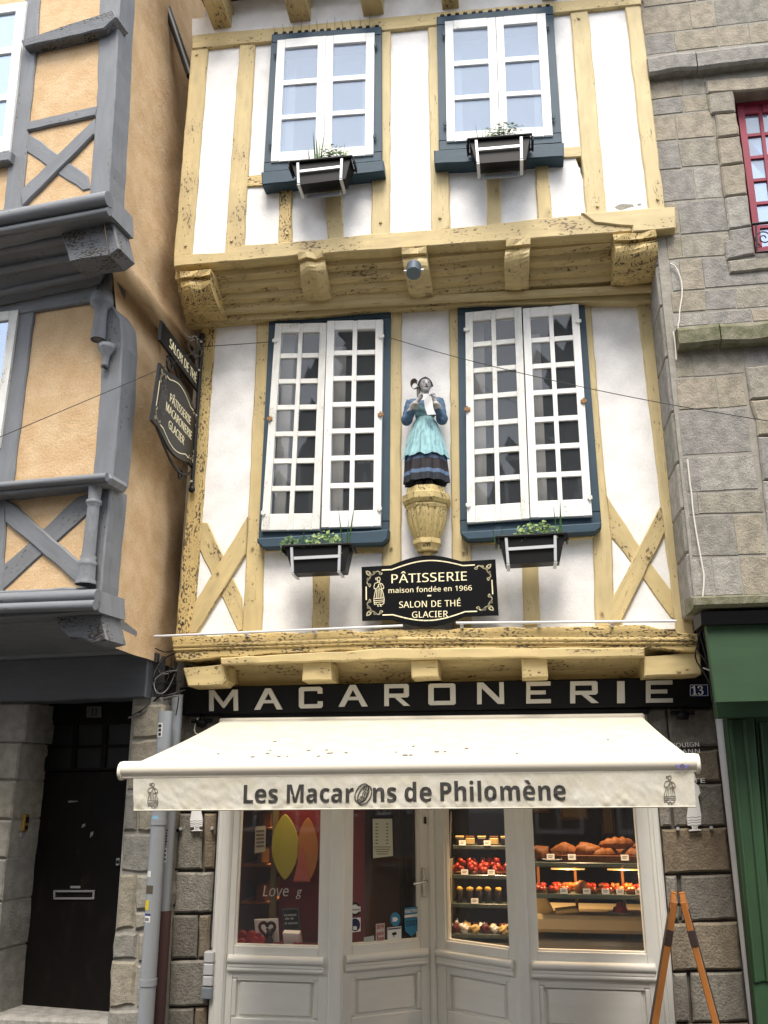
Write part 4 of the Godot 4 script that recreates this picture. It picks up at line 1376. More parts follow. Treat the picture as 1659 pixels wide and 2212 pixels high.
# ---------------------------------------------------------------- white shopfront with a splayed entrance
# a bay runs from a to b at the foot (x, z); u positions are in metres from a
func bay(n: Node3D, a: Vector2, b: Vector2, sl: float, sr: float, yg: float, pane_name := "pane") -> void:
	var A := Vector3(a.x, 0, a.y)
	var d := Vector3(b.x - a.x, 0, b.y - a.y)
	var L := d.length()
	d /= L
	var nrm := d.cross(Vector3.UP).normalized()
	if nrm.z < 0:
		nrm = -nrm
	var P := func(u: float, y: float, o: float) -> Vector3: return A + d * u + Vector3(0, y, 0) + nrm * o
	var top := 2.36
	var low := 0.06
	var piece := func(called: String, u0: float, u1: float, y0: float, y1: float, o: float, dep: float, bev: float, ud: Vector3) -> void:
		var m := MB.new()
		m.udir = ud
		m.uoff = Vector2(rng.randf() * 3, rng.randf() * 3)
		m.slab([P.call(u0, y1, o), P.call(u1, y1, o), P.call(u1, y0, o), P.call(u0, y0, o)], nrm, dep, bev)
		put(called, m, M.shop_white, n)
	piece.call("stile", 0.0, sl, low, top, 0.0, 0.07, 0.006, Vector3.UP)
	piece.call("stile", L - sr, L, low, top, 0.0, 0.07, 0.006, Vector3.UP)
	piece.call("rail", sl, L - sr, yg - 0.06, yg, -0.001, 0.07, 0.008, d)
	piece.call("rail", sl, L - sr, 2.26, top, -0.001, 0.07, 0.008, d)
	piece.call("rail", sl, L - sr, yg - 0.20, yg - 0.06, -0.003, 0.06, 0.003, d)
	piece.call("rail", sl, L - sr, low, yg - 0.45, -0.003, 0.06, 0.006, d)
	# sunk panel with a raised field
	piece.call("stile", sl, sl + 0.03, yg - 0.45, yg - 0.20, -0.004, 0.05, 0.012, Vector3.UP)
	piece.call("stile", L - sr - 0.03, L - sr, yg - 0.45, yg - 0.20, -0.004, 0.05, 0.012, Vector3.UP)
	piece.call("panel", sl, L - sr, yg - 0.45, yg - 0.20, -0.03, 0.03, 0.0, d)
	piece.call("panel", sl + 0.05, L - sr - 0.05, yg - 0.43, yg - 0.225, -0.012, 0.02, 0.012, d)
	piece.call("rail", sl + 0.03, L - sr - 0.03, yg - 0.215, yg - 0.199, -0.006, 0.04, 0.006, d)
	# two rounded mouldings under the glass
	var e0 := 0.012
	for r in [[yg - 0.085, 0.030, 0.004], [yg - 0.145, 0.020, 0.002]]:
		var m := MB.new()
		m.udir = d
		m.tube([P.call(e0 if sl < 0.09 else 0.02, r[0], r[2]), P.call(L - 0.03, r[0], r[2])], r[1], 14)
		put("moulding", m, M.shop_white, n)
	var mm := MB.new()
	mm.udir = d
	mm.slab([P.call(e0, yg - 0.112, 0.022), P.call(L - 0.035, yg - 0.112, 0.022), P.call(L - 0.035, yg - 0.128, 0.022), P.call(e0, yg - 0.128, 0.022)], nrm, 0.03, 0.003)
	put("moulding", mm, M.shop_white, n)
	# glazing beads and glass
	for q in [[sl, sl + 0.012, yg, 2.26], [L - sr - 0.012, L - sr, yg, 2.26], [sl, L - sr, yg, yg + 0.012]]:
		piece.call("glazing_bead", q[0], q[1], q[2], q[3], -0.018, 0.03, 0.004, Vector3.UP)
	var g := MB.new()
	g.quad(P.call(sl, yg, -0.035), P.call(L - sr, yg, -0.035), P.call(L - sr, 2.27, -0.035), P.call(sl, 2.27, -0.035), nrm)
	put(pane_name, g, M.pane, n)

func shopfront() -> void:
	var t := thing("shopfront", "off white panelled shopfront with splayed entrance and large panes under the awning", "shopfront", Vector3(0, 0, 0))
	var w := group_node("display_window", t)
	bay(w, Vector2(-1.50, 0), Vector2(-0.775, 0), 0.045, 0.067, 0.785)
	w = group_node("door", t)
	bay(w, Vector2(-0.675, -0.03), Vector2(-0.112, -0.42), 0.062, 0.075, 0.795)
	# lever handle, lock plate and keeps
	var hp := on(915, 1905, turned(-0.112, -0.405, -0.692))
	var dd := Vector3(0.5628, 0, -0.39).normalized()
	var nn := Vector3(0.39, 0, 0.5628).normalized()
	var b := MB.new()
	b.box(hp + nn * 0.008 + Vector3(0, 0.0, 0), Vector3(0.035, 0.20, 0.012), Basis(dd, Vector3.UP, nn), 0.004)
	put("lock_plate", b, M.chrome, w)
	b = MB.new()
	var h0 := hp + Vector3(0, 0.01, 0)
	b.tube([h0, h0 + nn * 0.05, h0 + nn * 0.055 - dd * 0.03, h0 + nn * 0.055 - dd * 0.115 + Vector3(0, -0.012, 0)], 0.009, 8)
	put("handle", b, M.chrome, w)
	for y in [1771.0, 2072.0]:
		b = MB.new()
		var kp := on(918, y, turned(-0.112, -0.41, -0.692))
		b.box(kp + nn * 0.004, Vector3(0.018, 0.05, 0.008), Basis(dd, Vector3.UP, nn), 0.003)
		put("keyhole_plate", b, M.brown_strap, w)
	w = group_node("display_window", t)
	bay(w, Vector2(-0.066, -0.42), Vector2(0.52, -0.03), 0.085, 0.068, 0.795)
	w = group_node("display_window", t)
	bay(w, Vector2(0.598, 0), Vector2(1.44, 0), 0.053, 0.075, 0.80)
	# posts between the bays
	for p in [[-1.605, -1.50, -0.02, 0.03], [-0.775, -0.675, -0.05, 0.012], [-0.112, -0.066, -0.46, -0.40], [0.52, 0.598, -0.05, 0.012], [1.44, 1.515, -0.04, 0.0]]:
		b = MB.new()
		b.udir = Vector3.UP
		b.span(Vector3(p[0], 0.05, p[2] - 0.06), Vector3(p[1], 2.36, p[3]), 0.012)
		put("corner_post", b, M.shop_white, t)
	for x in [-1.585, -1.53, 1.47]:
		b = MB.new()
		b.udir = Vector3.UP
		b.span(Vector3(x, 0.05, -0.02), Vector3(x + 0.022, 2.3, 0.036 if x < 0 else 0.012), 0.008)
		put("pilaster_bead", b, M.shop_white, t)
	b = MB.new()
	b.span(Vector3(-1.60, -0.02, -0.5), Vector3(1.51, 0.07, 0.03), 0.01)
	put("threshold", b, M.stone[2], t)
	b = MB.new()
	b.span(Vector3(-1.60, 2.361, -0.5), Vector3(1.51, 2.42, -0.035), 0.0)
	put("head", b, M.shop_white, t)

# ---------------------------------------------------------------- inside the shop
func item(called: String, label: String, cat: String, grp: String, b: MB, m: Material, at: Vector3) -> MeshInstance3D:
	var o := put(called, b, m)
	tag(o, label, cat, grp)
	return o

func blob(c: Vector3, s: Vector3, sd: int, lump := 0.12, rings := 7, segs := 10) -> MB:
	var b := MB.new()
	var g := []
	for i in rings + 1:
		var row := []
		var th := PI * i / rings
		for j in segs + 1:
			var ph := TAU * (j % segs) / segs
			var d := Vector3(sin(th) * cos(ph), cos(th), sin(th) * sin(ph))
			var k := 1.0 + lump * wob.get_noise_3d(d.x * 90.0 + sd * 31.0, d.y * 90.0, d.z * 90.0) * 2.0
			row.append(c + d * s * k)
		g.append(row)
	b.grid(g, func(p): return p - c)
	return b

func croissant(c: Vector3, r: float, turn: float, sd: int) -> MB:
	var b := MB.new()
	var g := []
	var n := 26
	for i in n + 1:
		var f := float(i) / n
		var an := lerpf(-1.9, 1.9, f)
		var ctr := Vector3(sin(an) * r, 0, cos(an) * r * 0.75 - r * 0.35)
		var env := pow(sin(PI * clampf(f, 0.02, 0.98)), 0.6)
		var seg := 1.0 - 0.16 * absf(fmod(f * 7.0 + 0.5, 1.0) * 2.0 - 1.0)
		var rad := r * 0.50 * env * seg
		var tg := Vector3(cos(an), 0, -sin(an) * 0.75).normalized()
		var sd2 := tg.cross(Vector3.UP)
		var row := []
		for j in 13:
			var ph := TAU * (j % 12) / 12
			row.append(c + Basis(Vector3.UP, turn) * (ctr + (sd2 * cos(ph) + Vector3.UP * sin(ph) * 0.85) * rad + Vector3(0, rad * 0.85, 0)))
		g.append(row)
	b.grid(g, func(_p): return Vector3.UP)
	return b

func price_tag(at: Vector3, nrm: Vector3, w := 0.05, h := 0.035, where := "") -> void:
	var r := Vector3.UP.cross(nrm).normalized()
	var up := (Vector3.UP * 0.92 - nrm * 0.3).normalized()
	var t := thing("price_card", "small white price card propped " + where, "card", at, "price cards on the pastry shelves")
	var b := MB.new()
	b.slab([at - r * w * 0.5 + up * h, at + r * w * 0.5 + up * h, at + r * w * 0.5, at - r * w * 0.5], nrm, 0.003, 0.0)
	put("card", b, M.white_letter, t)
	b = MB.new()
	for k in 2:
		var y := h * (0.62 - k * 0.26)
		b.slab([at - r * w * 0.32 + up * (y + 0.004) + nrm * 0.0006, at + r * w * (0.30 - k * 0.1) + up * (y + 0.004) + nrm * 0.0006, at + r * w * (0.30 - k * 0.1) + up * y + nrm * 0.0006, at - r * w * 0.32 + up * y + nrm * 0.0006], nrm, 0.0005, 0.0)
	put("print", b, M.ink, t)

func lamp(at: Vector3, e: float, label: String) -> void:
	var t := thing("ceiling_lamp", label, "lamp", at, "warm spot lamps on the shop ceiling")
	var b := MB.new()
	b.tube([at + Vector3(0, 0.10, 0), at + Vector3(0, 0.02, 0)], 0.035, 12)
	put("lamp_housing", b, M.black_iron, t)
	b = blob(at, Vector3(0.03, 0.03, 0.03), 1, 0.0)
	var m := mat(Color(1.0, 0.8, 0.5), 0.5)
	m.emission_enabled = true
	m.emission = Color(1.0, 0.74, 0.42)
	m.emission_energy_multiplier = 3.0
	put("bulb", b, m, t)
	var l := SpotLight3D.new()
	l.name = "glow"
	l.light_color = Color(1.0, 0.84, 0.64)
	l.light_energy = e
	l.light_size = 0.03
	l.spot_range = 8.0
	l.spot_attenuation = 2.0
	l.spot_angle = 46.0
	l.rotation_degrees = Vector3(-90, 0, 0)
	l.position = Vector3(0, -0.035, 0)
	l.shadow_enabled = true
	t.add_child(l)

func shelf_lamp(at: Vector3, e: float, label: String) -> void:
	var t := thing("shelf_lamp", label, "lamp", at, "lamps under the shelf")
	var b := MB.new()
	b.tube([at + Vector3(-0.12, 0, 0), at + Vector3(0.12, 0, 0)], 0.006, 8)
	var m := mat(Color(1.0, 0.85, 0.6), 0.5)
	m.emission_enabled = true
	m.emission = Color(1.0, 0.78, 0.48)
	m.emission_energy_multiplier = 0.12
	put("lamp_tube", b, m, t)
	var l := OmniLight3D.new()
	l.name = "glow"
	l.light_color = Color(1.0, 0.82, 0.60)
	l.light_energy = e
	l.light_size = 0.02
	l.omni_range = 4.0
	l.omni_attenuation = 2.0
	l.shadow_enabled = true
	l.position = Vector3(0, -0.03, 0.0)
	t.add_child(l)

func shop_inside() -> void:
	var r := thing("shop_room", "dim pastry shop interior with dark red and brown walls behind the panes", "room", Vector3(0, 0, -2.5))
	var b := MB.new()
	b.span(Vector3(-1.7, 0.02, -3.8), Vector3(1.7, 0.075, -0.5), 0.0)
	put("floor", b, mat(Color(0.26, 0.21, 0.17), 0.6), r)
	b = MB.new()
	b.span(Vector3(-1.7, 2.42, -3.8), Vector3(1.7, 2.5, -0.05), 0.0)
	put("ceiling", b, mat(Color(0.32, 0.28, 0.24), 0.9), r)
	b = MB.new()
	b.span(Vector3(-1.7, 0, -3.9), Vector3(1.7, 2.5, -3.8), 0.0)
	put("back_wall", b, mat(Color(0.24, 0.15, 0.11), 0.8), r)
	b = MB.new()
	b.span(Vector3(-1.8, 0, -3.9), Vector3(-1.7, 2.5, -0.05), 0.0)
	put("side_wall", b, mat(Color(0.30, 0.08, 0.07), 0.8), r)
	b = MB.new()
	b.span(Vector3(1.7, 0, -3.9), Vector3(1.8, 2.5, -0.05), 0.0)
	put("side_wall", b, mat(Color(0.24, 0.14, 0.09), 0.8), r)
	lamp(Vector3(1.05, 2.28, -0.36), 0.8, "warm ceiling spot over the croissant shelves")
	lamp(Vector3(0.30, 2.28, -0.85), 0.8, "warm ceiling spot over the strawberry tarts")
	lamp(Vector3(-1.15, 2.28, -0.30), 0.25, "warm ceiling spot over the heart display")
	lamp(Vector3(-1.35, 2.28, -1.4), 1.2, "warm ceiling spot at the back of the shop")
	# --- left window: red backdrop, surfboard shaped boards, hearts
	var red := mat(Color(0.42, 0.05, 0.06), 0.85)
	var bk := thing("backdrop_screen", "deep red backdrop screen with white handwriting in the left display window", "screen", Vector3(-1.1, 0.7, -0.55))
	b = MB.new()
	b.slab([Vector3(-1.30, 2.25, -0.62), Vector3(-0.62, 2.25, -0.56), Vector3(-0.62, 0.7, -0.56), Vector3(-1.30, 0.7, -0.62)], Vector3(0.08, 0, 1).normalized(), 0.03, 0.002)
	put("board", b, red, bk)
	b = MB.new()
	b.span(Vector3(-1.36, 0.7, -0.60), Vector3(-1.31, 2.3, -0.55), 0.006)
	put("post", b, mat(Color(0.42, 0.36, 0.22), 0.6), bk)
	var script := lettering(bk, "handwriting", "Love", U(568, 1935, -0.55), U(622, 1935, -0.55), 0.075, Vector3.BACK, M.white_letter, "Droid Sans", false, 0.001, null, 0.15)
	lettering(bk, "handwriting", "g", U(640, 1935, -0.55), U(650, 1935, -0.55), 0.06, Vector3.BACK, M.white_letter, "Droid Serif", false, 0.001, null, 0.2)
	var plat := thing("display_plinth", "low plinth covered in dark red cloth filling the left display window", "plinth", Vector3(-1.1, 0.1, -0.3))
	b = MB.new()
	b.span(Vector3(-1.46, 0.08, -0.66), Vector3(-0.80, 0.735, -0.06), 0.01)
	put("cloth_cover", b, mat(Color(0.36, 0.06, 0.07), 0.95), plat)
	var yel := mat(Color(0.56, 0.55, 0.18), 0.7)
	var ora := mat(Color(0.56, 0.36, 0.16), 0.7)
	var pnk := mat(Color(0.60, 0.30, 0.27), 0.8)
	var pb := [[[586, 645], [1758, 1900], yel, "yellow green pointed display board on the red backdrop beside the gold shelf lights"], [[641, 688], [1766, 1905], ora, "amber pointed display board next to the window stile"]]
	for s in pb:
		var pts := []
		var x0: float = s[0][0]
		var x1: float = s[0][1]
		for k in 25:
			var an := TAU * k / 24.0 - PI * 0.5
			var yy := (sin(an) * 0.5 + 0.5)
			pts.append([lerpf(x0, x1, 0.5 + 0.5 * cos(an) * pow(sin(PI * clampf(yy, 0.02, 0.98)), 0.25)), lerpf(s[1][0], s[1][1], yy)])
		pts.pop_back()
		item("pointed_board", s[3], "display board", "", prism(pts, zp(-0.50), 0.02, 0.004, 0.0), s[2], Vector3.ZERO)
	for s in [[632, 668, 1830, 1905]]:
		item("cone_ornament", "dusty pink cone ornament standing before the red backdrop", "ornament", "", prism([[s[0], s[3]], [(s[0] + s[1]) * 0.5, s[2]], [s[1], s[3]]], zp(-0.46), 0.05, 0.01, 0.0), pnk, Vector3.ZERO)
	var hr := mat(Color(0.55, 0.03, 0.05), 0.45)
	for h in [[530, 2018, 0.075, -0.18, "large red heart standing upright at the end of the left display"], [556, 2036, 0.055, -0.14, "red heart leaning beside the white gift box"], [640, 2042, 0.035, -0.13, "little red heart lying before the white gift box"], [514, 2026, 0.05, -0.10, "red heart tucked against the left stile of the display window"], [548, 2000, 0.06, -0.26, "red heart standing behind the others beside the wreath card"]]:
		var c := U(h[0], h[1], h[3])
		c.y = 0.738 + h[2] * 0.85
		var pts := []
		for k in 28:
			var a := TAU * k / 28.0
			pts.append(c + Vector3(16.0 * pow(sin(a), 3), 13.0 * cos(a) - 5.0 * cos(2 * a) - 2.0 * cos(3 * a) - cos(4 * a), 0) / 17.0 * h[2])
		item("heart", h[4], "ornament", "red hearts in the left display window", prism3(pts, Vector3.BACK, 0.05, 0.012, 0.0), hr, c)
	var fr := thing("wreath_picture", "white framed card with a brown heart wreath in the left window", "picture", U(577, 2022, -0.3))
	put("card", prism([[549, 1985], [600, 1983], [603, 2034], [553, 2036]], zp(-0.30), 0.01, 0.002, 0.0), M.white_letter, fr)
	var hw := []
	var hc := U(577, 2006, -0.297)
	for k in 29:
		var a := TAU * k / 28.0
		hw.append(hc + Vector3(16.0 * pow(sin(a), 3), 13.0 * cos(a) - 5.0 * cos(2 * a) - 2.0 * cos(3 * a) - cos(4 * a), 0) / 17.0 * 0.062)
	put("wreath", ribbon(hw, 0.022, Vector3.BACK), mat(Color(0.40, 0.16, 0.12), 0.8), fr)
	var bear := thing("chocolate_figure", "small dark brown chocolate figure before the wreath card", "figurine", U(582, 2036, -0.26))
	for s in [[0.0, 0.035, 0.032, 0.042], [0.0, 0.095, 0.026, 0.026], [-0.02, 0.12, 0.010, 0.010], [0.02, 0.12, 0.010, 0.010]]:
		put("body" if s[1] < 0.05 else "head" if s[1] < 0.1 else "ear", blob(Vector3(U(582, 2036, -0.26).x + s[0], 0.74 + s[1], -0.26), Vector3(s[2], s[3], s[2]), 3, 0.02), mat(Color(0.13, 0.07, 0.05), 0.5), bear)
	var cb := thing("chalkboard", "small grey framed chalkboard with white handwriting in the left window", "chalkboard", U(627, 2010, -0.32))
	put("frame", prism([[609, 1963], [645, 1961], [649, 2010], [613, 2014]], zp(-0.32), 0.015, 0.002, 0.0), mat(Color(0.24, 0.25, 0.25), 0.8), cb)
	put("slate", prism([[612, 1966], [643, 1964], [646, 2006], [615, 2010]], zp(-0.317), 0.004, 0.0, 0.0), mat(Color(0.05, 0.07, 0.07), 0.8), cb)
	for s in [["La maison", 614, 640, 1978], ["de la", 616, 634, 1986], ["St Valentin", 615, 643, 1996]]:
		lettering(cb, "handwriting", s[0], U(s[1], s[3], -0.3155), U(s[2], s[3] - 1, -0.3155), 0.014, Vector3.BACK, M.white_letter, "Droid Serif", false, 0.0006, null, 0.3)
	var gb := thing("gift_box", "white gift box with red lettering tilted on the red cloth", "box", U(632, 2035, -0.2))
	var bb := Basis(Vector3.UP, -0.15) * Basis(Vector3.RIGHT, 0.45)
	b = MB.new()
	b.box(U(632, 2024, -0.2), Vector3(0.13, 0.09, 0.04), bb, 0.003)
	put("box", b, M.white_letter, gb)
	b = MB.new()
	for k in 7:
		b.box(U(632, 2022, -0.2) + bb * Vector3(-0.045 + k * 0.014, 0.012 * sin(k * 2.0), 0.0205), Vector3(0.008, 0.006, 0.002), bb, 0.0)
	put("print", b, hr, gb)
	for k in 26:
		var pc := Vector3(rng.randf_range(-1.42, -0.86), 0.741, rng.randf_range(-0.24, -0.08))
		b = MB.new()
		b.box(pc, Vector3(rng.randf_range(0.02, 0.05), 0.012, 0.02), Basis(Vector3.UP, rng.randf() * 3.0) * Basis(Vector3.RIGHT, rng.randf_range(-0.3, 0.3)), 0.003)
		item("petal", ["red", "dusty pink", "white", "red"][k % 4] + " paper petal strewn on the dark red cloth", "petal", "petals strewn in the left window", b, [hr, pnk, M.white_letter, hr][k % 4], pc)
	var po := thing("printed_notice", "pale printed notice hanging on the red backdrop", "notice", U(560, 1790, -0.5))
	put("sheet", prism([[552, 1785], [574, 1783], [573, 1838], [550, 1843]], zp(-0.52), 0.004, 0.0, 0.0), mat(Color(0.62, 0.62, 0.60), 0.8), po)
	for k in 5:
		put("print", prism([[554, 1793 + k * 8], [571, 1792 + k * 8], [571, 1796 + k * 8], [554, 1797 + k * 8]], zp(-0.518), 0.001, 0.0, 0.0), M.ink_thin, po)
	# lit shelf of gilt wares seen past the backdrop
	var gs := thing("back_shelf", "back shelf of gilt packets glowing in the lamp light beyond the red backdrop", "shelf", Vector3(-1.6, 1.0, -1.4))
	for k in 4:
		b = MB.new()
		b.span(Vector3(-1.69, 0.95 + k * 0.28, -2.2), Vector3(-1.45, 0.97 + k * 0.28, -0.9), 0.003)
		put("shelf_board", b, M.oak, gs)
		for j in 9:
			b = MB.new()
			var pz := -2.1 + j * 0.14
			b.box(Vector3(-1.54, 1.03 + k * 0.28, pz), Vector3(0.08, 0.12, 0.08), Basis(Vector3.UP, rng.randf()), 0.01)
			item("gilt_packet", ["gilt", "amber", "brown"][(j + k) % 3] + " packet on the " + ["lowest", "second", "third", "topmost"][k] + " board of the back shelf", "packet", "gilt packets on the back shelf", b, [mat(Color(0.80, 0.60, 0.24), 0.35, 0.4), ora, mat(Color(0.55, 0.30, 0.12), 0.5)][(j + k) % 3], Vector3.ZERO)
	# --- right window: three shelves over a pale counter
	var crust := [mottled(Color(0.54, 0.34, 0.17), Color(0.40, 0.23, 0.11), Color(0.70, 0.47, 0.22), 0.3, 301, 0.12, 0.5, 0.2), mottled(Color(0.44, 0.27, 0.14), Color(0.33, 0.19, 0.10), Color(0.6, 0.4, 0.2), 0.3, 311, 0.12, 0.5, 0.2)]
	var straw := mat(Color(0.66, 0.17, 0.06), 0.3)
	var creamy := mat(Color(0.86, 0.74, 0.48), 0.6)
	var choc := mat(Color(0.13, 0.07, 0.045), 0.4)
	var shelfm := glass(Color(0.72, 0.85, 0.78), 0.5, 0.5)
	shelfm = mat(Color(0.30, 0.34, 0.31), 0.25)
	var case := thing("pastry_shelves", "display shelves with slim brown uprights behind the right hand pane", "shelf", Vector3(1.0, 0.7, -0.5))
	for y in [1.335, 1.125]:
		b = MB.new()
		b.span(Vector3(0.66, y - 0.03, -0.72), Vector3(1.62, y, -0.30), 0.004)
		put("shelf_board", b, shelfm, case)
	for x in [0.68, 0.955, 1.30]:
		b = MB.new()
		b.span(Vector3(x, 0.75, -0.70), Vector3(x + 0.02, 1.31, -0.67), 0.003)
		put("upright", b, M.oak, case)
	var cnt := thing("counter", "pale cream counter with a rounded lip behind the right hand pane", "counter", Vector3(1.1, 0.1, -0.8))
	b = MB.new()
	b.span(Vector3(0.62, 0.06, -1.3), Vector3(1.66, 0.80, -0.42), 0.02)
	put("body", b, mat(Color(0.52, 0.49, 0.42), 0.5), cnt)
	b = MB.new()
	b.span(Vector3(0.62, 0.85, -1.25), Vector3(1.66, 0.965, -0.46), 0.03)
	put("top", b, mat(Color(0.78, 0.70, 0.54), 0.5), cnt)
	var fold := thing("folded_cloth", "folded cream cloth lying on the pale counter", "cloth", Vector3(0.86, 0.97, -0.6))
	b = MB.new()
	b.box(Vector3(0.88, 0.985, -0.6), Vector3(0.16, 0.03, 0.16), Basis(Vector3.BACK, 0.12), 0.01)
	put("fold", b, creamy, fold)
	b = MB.new()
	b.box(Vector3(0.70, 1.02, -0.62), Vector3(0.12, 0.16, 0.10), Basis(Vector3.BACK, 0.5), 0.01)
	tag(put("cream_block", b, creamy), "slanted cream coloured stand on the pale counter", "stand")
	shelf_lamp(Vector3(0.90, 1.285, -0.40), 0.035, "slim warm lamp tube under the croissant shelf, nearer the white post")
	shelf_lamp(Vector3(1.30, 1.285, -0.40), 0.035, "slim warm lamp tube under the croissant shelf, nearer the granite pier")
	# croissants and loaves on the top shelf
	var tray := thing("wicker_tray", "brown wicker tray holding the croissants on the top shelf", "tray", Vector3(1.25, 1.34, -0.45))
	b = MB.new()
	b.span(Vector3(0.86, 1.338, -0.66), Vector3(1.52, 1.35, -0.33), 0.004)
	put("base", b, M.oak, tray)
	for k in 3:
		b = MB.new()
		b.tube([Vector3(0.86, 1.352 + k * 0.012, -0.33), Vector3(1.52, 1.352 + k * 0.012, -0.33)], 0.008, 6)
		put("weave", b, crust[1], tray)
	var cn := 0
	for s in [[1.16, 1.352, -0.43, 0.10, 0.4], [1.40, 1.352, -0.43, 0.10, -0.3], [1.27, 1.42, -0.47, 0.105, 0.2], [1.30, 1.352, -0.56, 0.09, 2.4], [1.46, 1.42, -0.50, 0.09, 1.0]]:
		item("croissant", "golden croissant piled in the wicker tray", "croissant", "croissants in the wicker tray", croissant(Vector3(s[0], s[1], s[2]), s[3], s[4], cn), crust[0], Vector3.ZERO)
		cn += 1
	for s in [[0.88, 0.095], [1.05, 0.10]]:
		item("brioche", "round golden brioche in the wicker tray beside the croissants", "brioche", "brioches in the wicker tray", blob(Vector3(s[0], 1.40, -0.42), Vector3(s[1], 0.06, 0.07), cn, 0.25), crust[0], Vector3.ZERO)
		cn += 1
	item("dark_loaf", "dark loaf at the end of the top shelf by the white post", "loaf", "", blob(Vector3(0.71, 1.39, -0.45), Vector3(0.07, 0.055, 0.07), cn, 0.3), crust[1], Vector3.ZERO)
	var pl := thing("cake_plate", "white plate of thin dark slices on the top shelf", "plate", Vector3(0.80, 1.34, -0.40))
	b = MB.new()
	b.lathe(Vector3(0.80, 1.338, -0.40), [Vector2(0.0, 0.0), Vector2(0.06, 0.0), Vector2(0.085, 0.014), Vector2(0.08, 0.016), Vector2(0.0, 0.006)], 18)
	put("dish", b, M.white_letter, pl)
	b = MB.new()
	b.box(Vector3(0.80, 1.355, -0.40), Vector3(0.11, 0.018, 0.06), Basis(), 0.004)
	put("slices", b, choc, pl)
	for x in [0.78, 0.93, 1.30]:
		price_tag(Vector3(x, 1.352, -0.305), Vector3.BACK, 0.055, 0.04, "on the croissant shelf")
	# tarts on the middle shelf
	for k in 18:
		var x := 0.71 + (k % 9) * 0.088 + rng.randf_range(-0.02, 0.02)
		var tz := -0.40 - (0.11 if k > 8 else 0.0) + rng.randf_range(-0.015, 0.015)
		var tt := thing("fruit_tart", "small tart with glazed fruit in the " + ("rear" if k > 8 else "front") + " row of the middle shelf", "tart", Vector3(x, 1.126, tz), "fruit tarts on the middle shelf")
		b = MB.new()
		b.lathe(Vector3(x, 1.126, tz), [Vector2(0.0, 0.0), Vector2(0.034, 0.0), Vector2(0.043, 0.022), Vector2(0.038, 0.022), Vector2(0.0, 0.018)], 14)
		put("crust", b, crust[0], tt)
		for j in 4:
			put("fruit", blob(Vector3(x + 0.02 * cos(j * 1.6 + k), 1.154 + (0.012 if k > 8 else 0.0), tz + 0.02 * sin(j * 1.6 + k)), Vector3(0.018, 0.016, 0.018) * rng.randf_range(0.8, 1.2), j + k, 0.3, 5, 7), [straw, mat(Color(0.72, 0.36, 0.10), 0.35), crust[0], straw][(k * 3 + j / 2) % 4], tt)
	item("brown_bun", "large round brown bun between the tarts on the middle shelf", "bun", "", blob(Vector3(0.99, 1.165, -0.40), Vector3(0.05, 0.045, 0.05), 77, 0.2), crust[1], Vector3.ZERO)
	for x in [0.86, 1.02, 1.15, 1.25, 1.38]:
		price_tag(Vector3(x, 1.128, -0.305), Vector3.BACK, 0.052, 0.036, "before the fruit tarts of the middle shelf")
	var rc := thing("red_gateau", "red fruit gateau on a white plate on the counter", "cake", Vector3(1.27, 0.966, -0.62))
	b = MB.new()
	b.lathe(Vector3(1.27, 0.967, -0.62), [Vector2(0.0, 0.0), Vector2(0.09, 0.004), Vector2(0.09, 0.01), Vector2(0.0, 0.01)], 18)
	put("plate", b, M.white_letter, rc)
	b = MB.new()
	b.lathe(Vector3(1.27, 0.977, -0.62), [Vector2(0.055, 0.0), Vector2(0.05, 0.03), Vector2(0.03, 0.04), Vector2(0.02, 0.065), Vector2(0.0, 0.07)], 12)
	put("cake", b, straw, rc)
	# --- angled pane: stepped case of desserts
	var st := thing("dessert_case", "stepped dessert case with glass shelves behind the angled pane", "case", Vector3(0.3, 0.1, -0.9))
	for s in [[1.40, -1.15], [1.19, -1.02], [0.995, -0.90], [0.80, -0.78]]:
		b = MB.new()
		b.span(Vector3(0.02, s[0] - 0.03, s[1] - 0.32), Vector3(0.60, s[0], s[1] + 0.10), 0.004)
		put("shelf_board", b, shelfm, st)
	b = MB.new()
	b.tube([Vector3(0.0, 0.72, -0.66), Vector3(0.0, 1.65, -1.2)], 0.014, 6)
	put("case_edge", b, M.black_iron, st)
	b = MB.new()
	b.slab([Vector3(0.0, 1.30, -1.25), Vector3(0.0, 1.30, -0.94), Vector3(0.0, 0.08, -0.66), Vector3(0.0, 0.08, -1.25)], Vector3.LEFT, 0.02, 0.0)
	put("side_panel", b, mat(Color(0.62, 0.60, 0.52), 0.5), st)
	b = MB.new()
	b.span(Vector3(0.02, 0.08, -1.3), Vector3(0.60, 0.74, -0.68), 0.01)
	put("base", b, mat(Color(0.42, 0.41, 0.38), 0.4), st)
	for k in 6:
		var x := 0.07 + k * 0.095 + rng.randf_range(-0.015, 0.015)
		var lg := thing("layer_cake", "cream layered cake slice on the top step of the dessert case", "cake", Vector3(x, 1.40, -1.12), "cake slices on the dessert case")
		b = MB.new()
		b.box(Vector3(x, 1.43, -1.12), Vector3(0.075, 0.055, 0.07), Basis(), 0.008)
		put("slice", b, creamy if k % 2 else choc, lg)
		b = MB.new()
		b.box(Vector3(x, 1.462, -1.12), Vector3(0.07, 0.012, 0.065), Basis(), 0.004)
		put("icing", b, crust[0] if k % 2 else creamy, lg)
